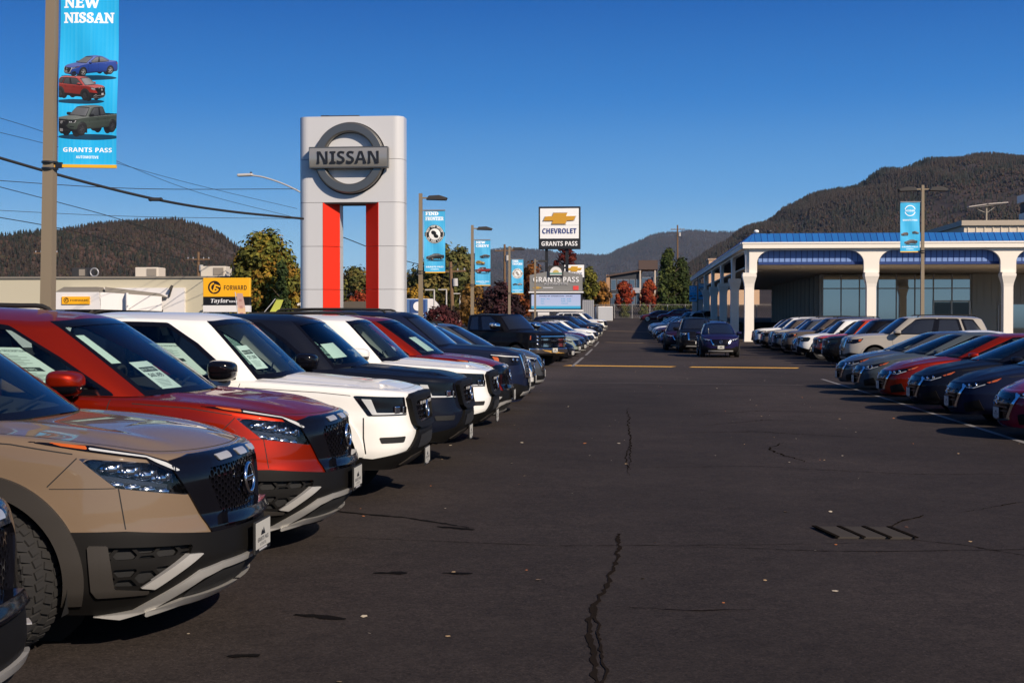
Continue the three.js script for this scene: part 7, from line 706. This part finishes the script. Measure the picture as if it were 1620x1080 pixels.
// near right row of sedans
const sG = undefined, PD = KIND.sedan;
park('sedan', 0, 'sedan', 'dark magenta sedan cut off by the right edge of the photo', 'sedan', C.magenta, 5.36, 20.2, Math.PI);
park('sedan', 0, 'sedan', 'black sedan with amber side lamp, second from the right edge', 'sedan', C.ink, 5.32, 23.1, Math.PI);
park('sedan', 0, 'sedan', 'dark blue black sedan between the red and the black sedan', 'sedan', C.navy, 5.28, 26.0, Math.PI);
park('sedan', 0, 'sedan', 'red sedan with bright orange fender in the near right row', 'sedan', C.red, 5.24, 28.9, Math.PI);
park('sedan', 0, 'sedan', 'slate grey sedan next to the red sedan', 'sedan', C.slate, 5.2, 31.8, Math.PI);
park('sedan', 0, 'sedan', 'silver grey sedan at the far end of the near sedan row', 'sedan', C.grey, 5.26, 34.7, Math.PI);
park('sedan', 0, 'sedan', 'white sedan with greenish windscreen behind the grey sedans', 'sedan', C.white, 6.9, 38.6, Math.PI);
// second right row facing the lane
park('wagon', 0, 'sport_utility_vehicle', 'large beige SUV with dark hood seen from its side', 'SUV', C.beige, 7.75, 50.2, Math.PI);
[['pickup', 'black', 'black pickup right beside the large beige SUV'], ['pickup', 'orange', 'orange red pickup in the right row'], ['pickup', 'white', 'white pickup just left of the orange red one'], ['cross', 'silver', 'silver crossover left of the white pickup'], ['wagon', 'bronze', 'bronze SUV in the middle of the right row'], ['pickup', 'grey', 'dark grey pickup beyond the bronze SUV'], ['wagon', 'beige', 'pale beige SUV beyond the dark grey pickup'], ['pickup', 'bronze', 'bronze pickup third from the arcade column'], ['wagon', 'white', 'white SUV second from the arcade column'], ['pickup', 'ink', 'navy pickup nearest the corner column of the arcade']].forEach(([k, c, l], i) => park(k, 1, k === 'pickup' ? 'pickup_truck' : k === 'wagon' ? 'sport_utility_vehicle' : 'crossover', l, k === 'pickup' ? 'pickup truck' : k === 'wagon' ? 'SUV' : 'car', C[c], 7.6 + 0.12 * Math.sin(i * 2.3), 53.8 + i * 3.55 + 0.15 * Math.cos(i * 3.1), Math.PI + 0.02 * Math.sin(i * 1.7)));
park('wagon', 1, 'sport_utility_vehicle', 'silver boxy wagon parked tail on near the showroom door', 'SUV', C.pearl, 16.4, 66, 0.9);
park('sedan', 1, 'sedan', 'pale silver sedan at the right edge behind the red sedan', 'sedan', C.pearl, 11.4, 46.5, Math.PI);
park('wagon', 1, 'sport_utility_vehicle', 'black SUV under the arcade behind the corner column', 'SUV', C.black, 10.2, 92, Math.PI);
// cars standing in the lane
park('cross', 0, 'crossover', 'dark purple blue crossover facing the camera in the lane', 'car', C.purple, 4.3, 63.4, -Math.PI / 2, undefined, { more: [{ name: 'windscreen_tag', geo: rbox(0.3, 0.1, 0.02, 0.005, 0.98, 1.2, 0.5, 0, 0, 0.9), mat: std([0.55, 0.5, 0.4], 0.7) }] });
park('wagon', 0, 'sport_utility_vehicle', 'black SUV with chrome trim behind the purple blue crossover', 'SUV', C.black, 3.65, 71, -Math.PI / 2);
park('cross', 0, 'crossover', 'dark plum crossover leftmost of the cars facing the camera', 'car', C.plum, 3.0, 77, -Math.PI / 2);
// far right row
[['cross', 'blue', 'dark blue crossover first in the far right row'], ['sedan', 'slate', 'slate sedan in the far right row'], ['cross', 'ink', 'navy crossover in the far right row'], ['cross', 'maroon', 'maroon crossover in the far right row'], ['cross', 'white', 'white roofed crossover nearest of three in the far right row'], ['cross', 'slate', 'grey blue crossover between white roofed cars in the far right row'], ['cross', 'white', 'white roofed crossover second of three in the far right row'], ['cross', 'white', 'white crossover last of three in the far right row']].forEach(([k, c, l], i) => park(k, 1, k === 'sedan' ? 'sedan' : 'crossover', l, 'car', C[c], 1.95 - i * 0.02, 84 + i * 5.4, Math.PI));
park('pickup', 1, 'pickup_truck', 'white pickup parked sideways beyond the far right row', 'pickup truck', C.white, 4.6, 142, -2.6);
park('pickup', 1, 'pickup_truck', 'silver pickup beside the arcade at the far end', 'pickup truck', C.silver, 6.3, 150, -2.5);
park('cross', 1, 'crossover', 'red crossover parked near the far fence', 'car', C.redDeep, 3.6, 168, Math.PI);
park('sedan', 1, 'sedan', 'dark red sedan beside the red crossover near the fence', 'sedan', C.maroon, 1.5, 172, Math.PI);
renderer.render(scene, camera);
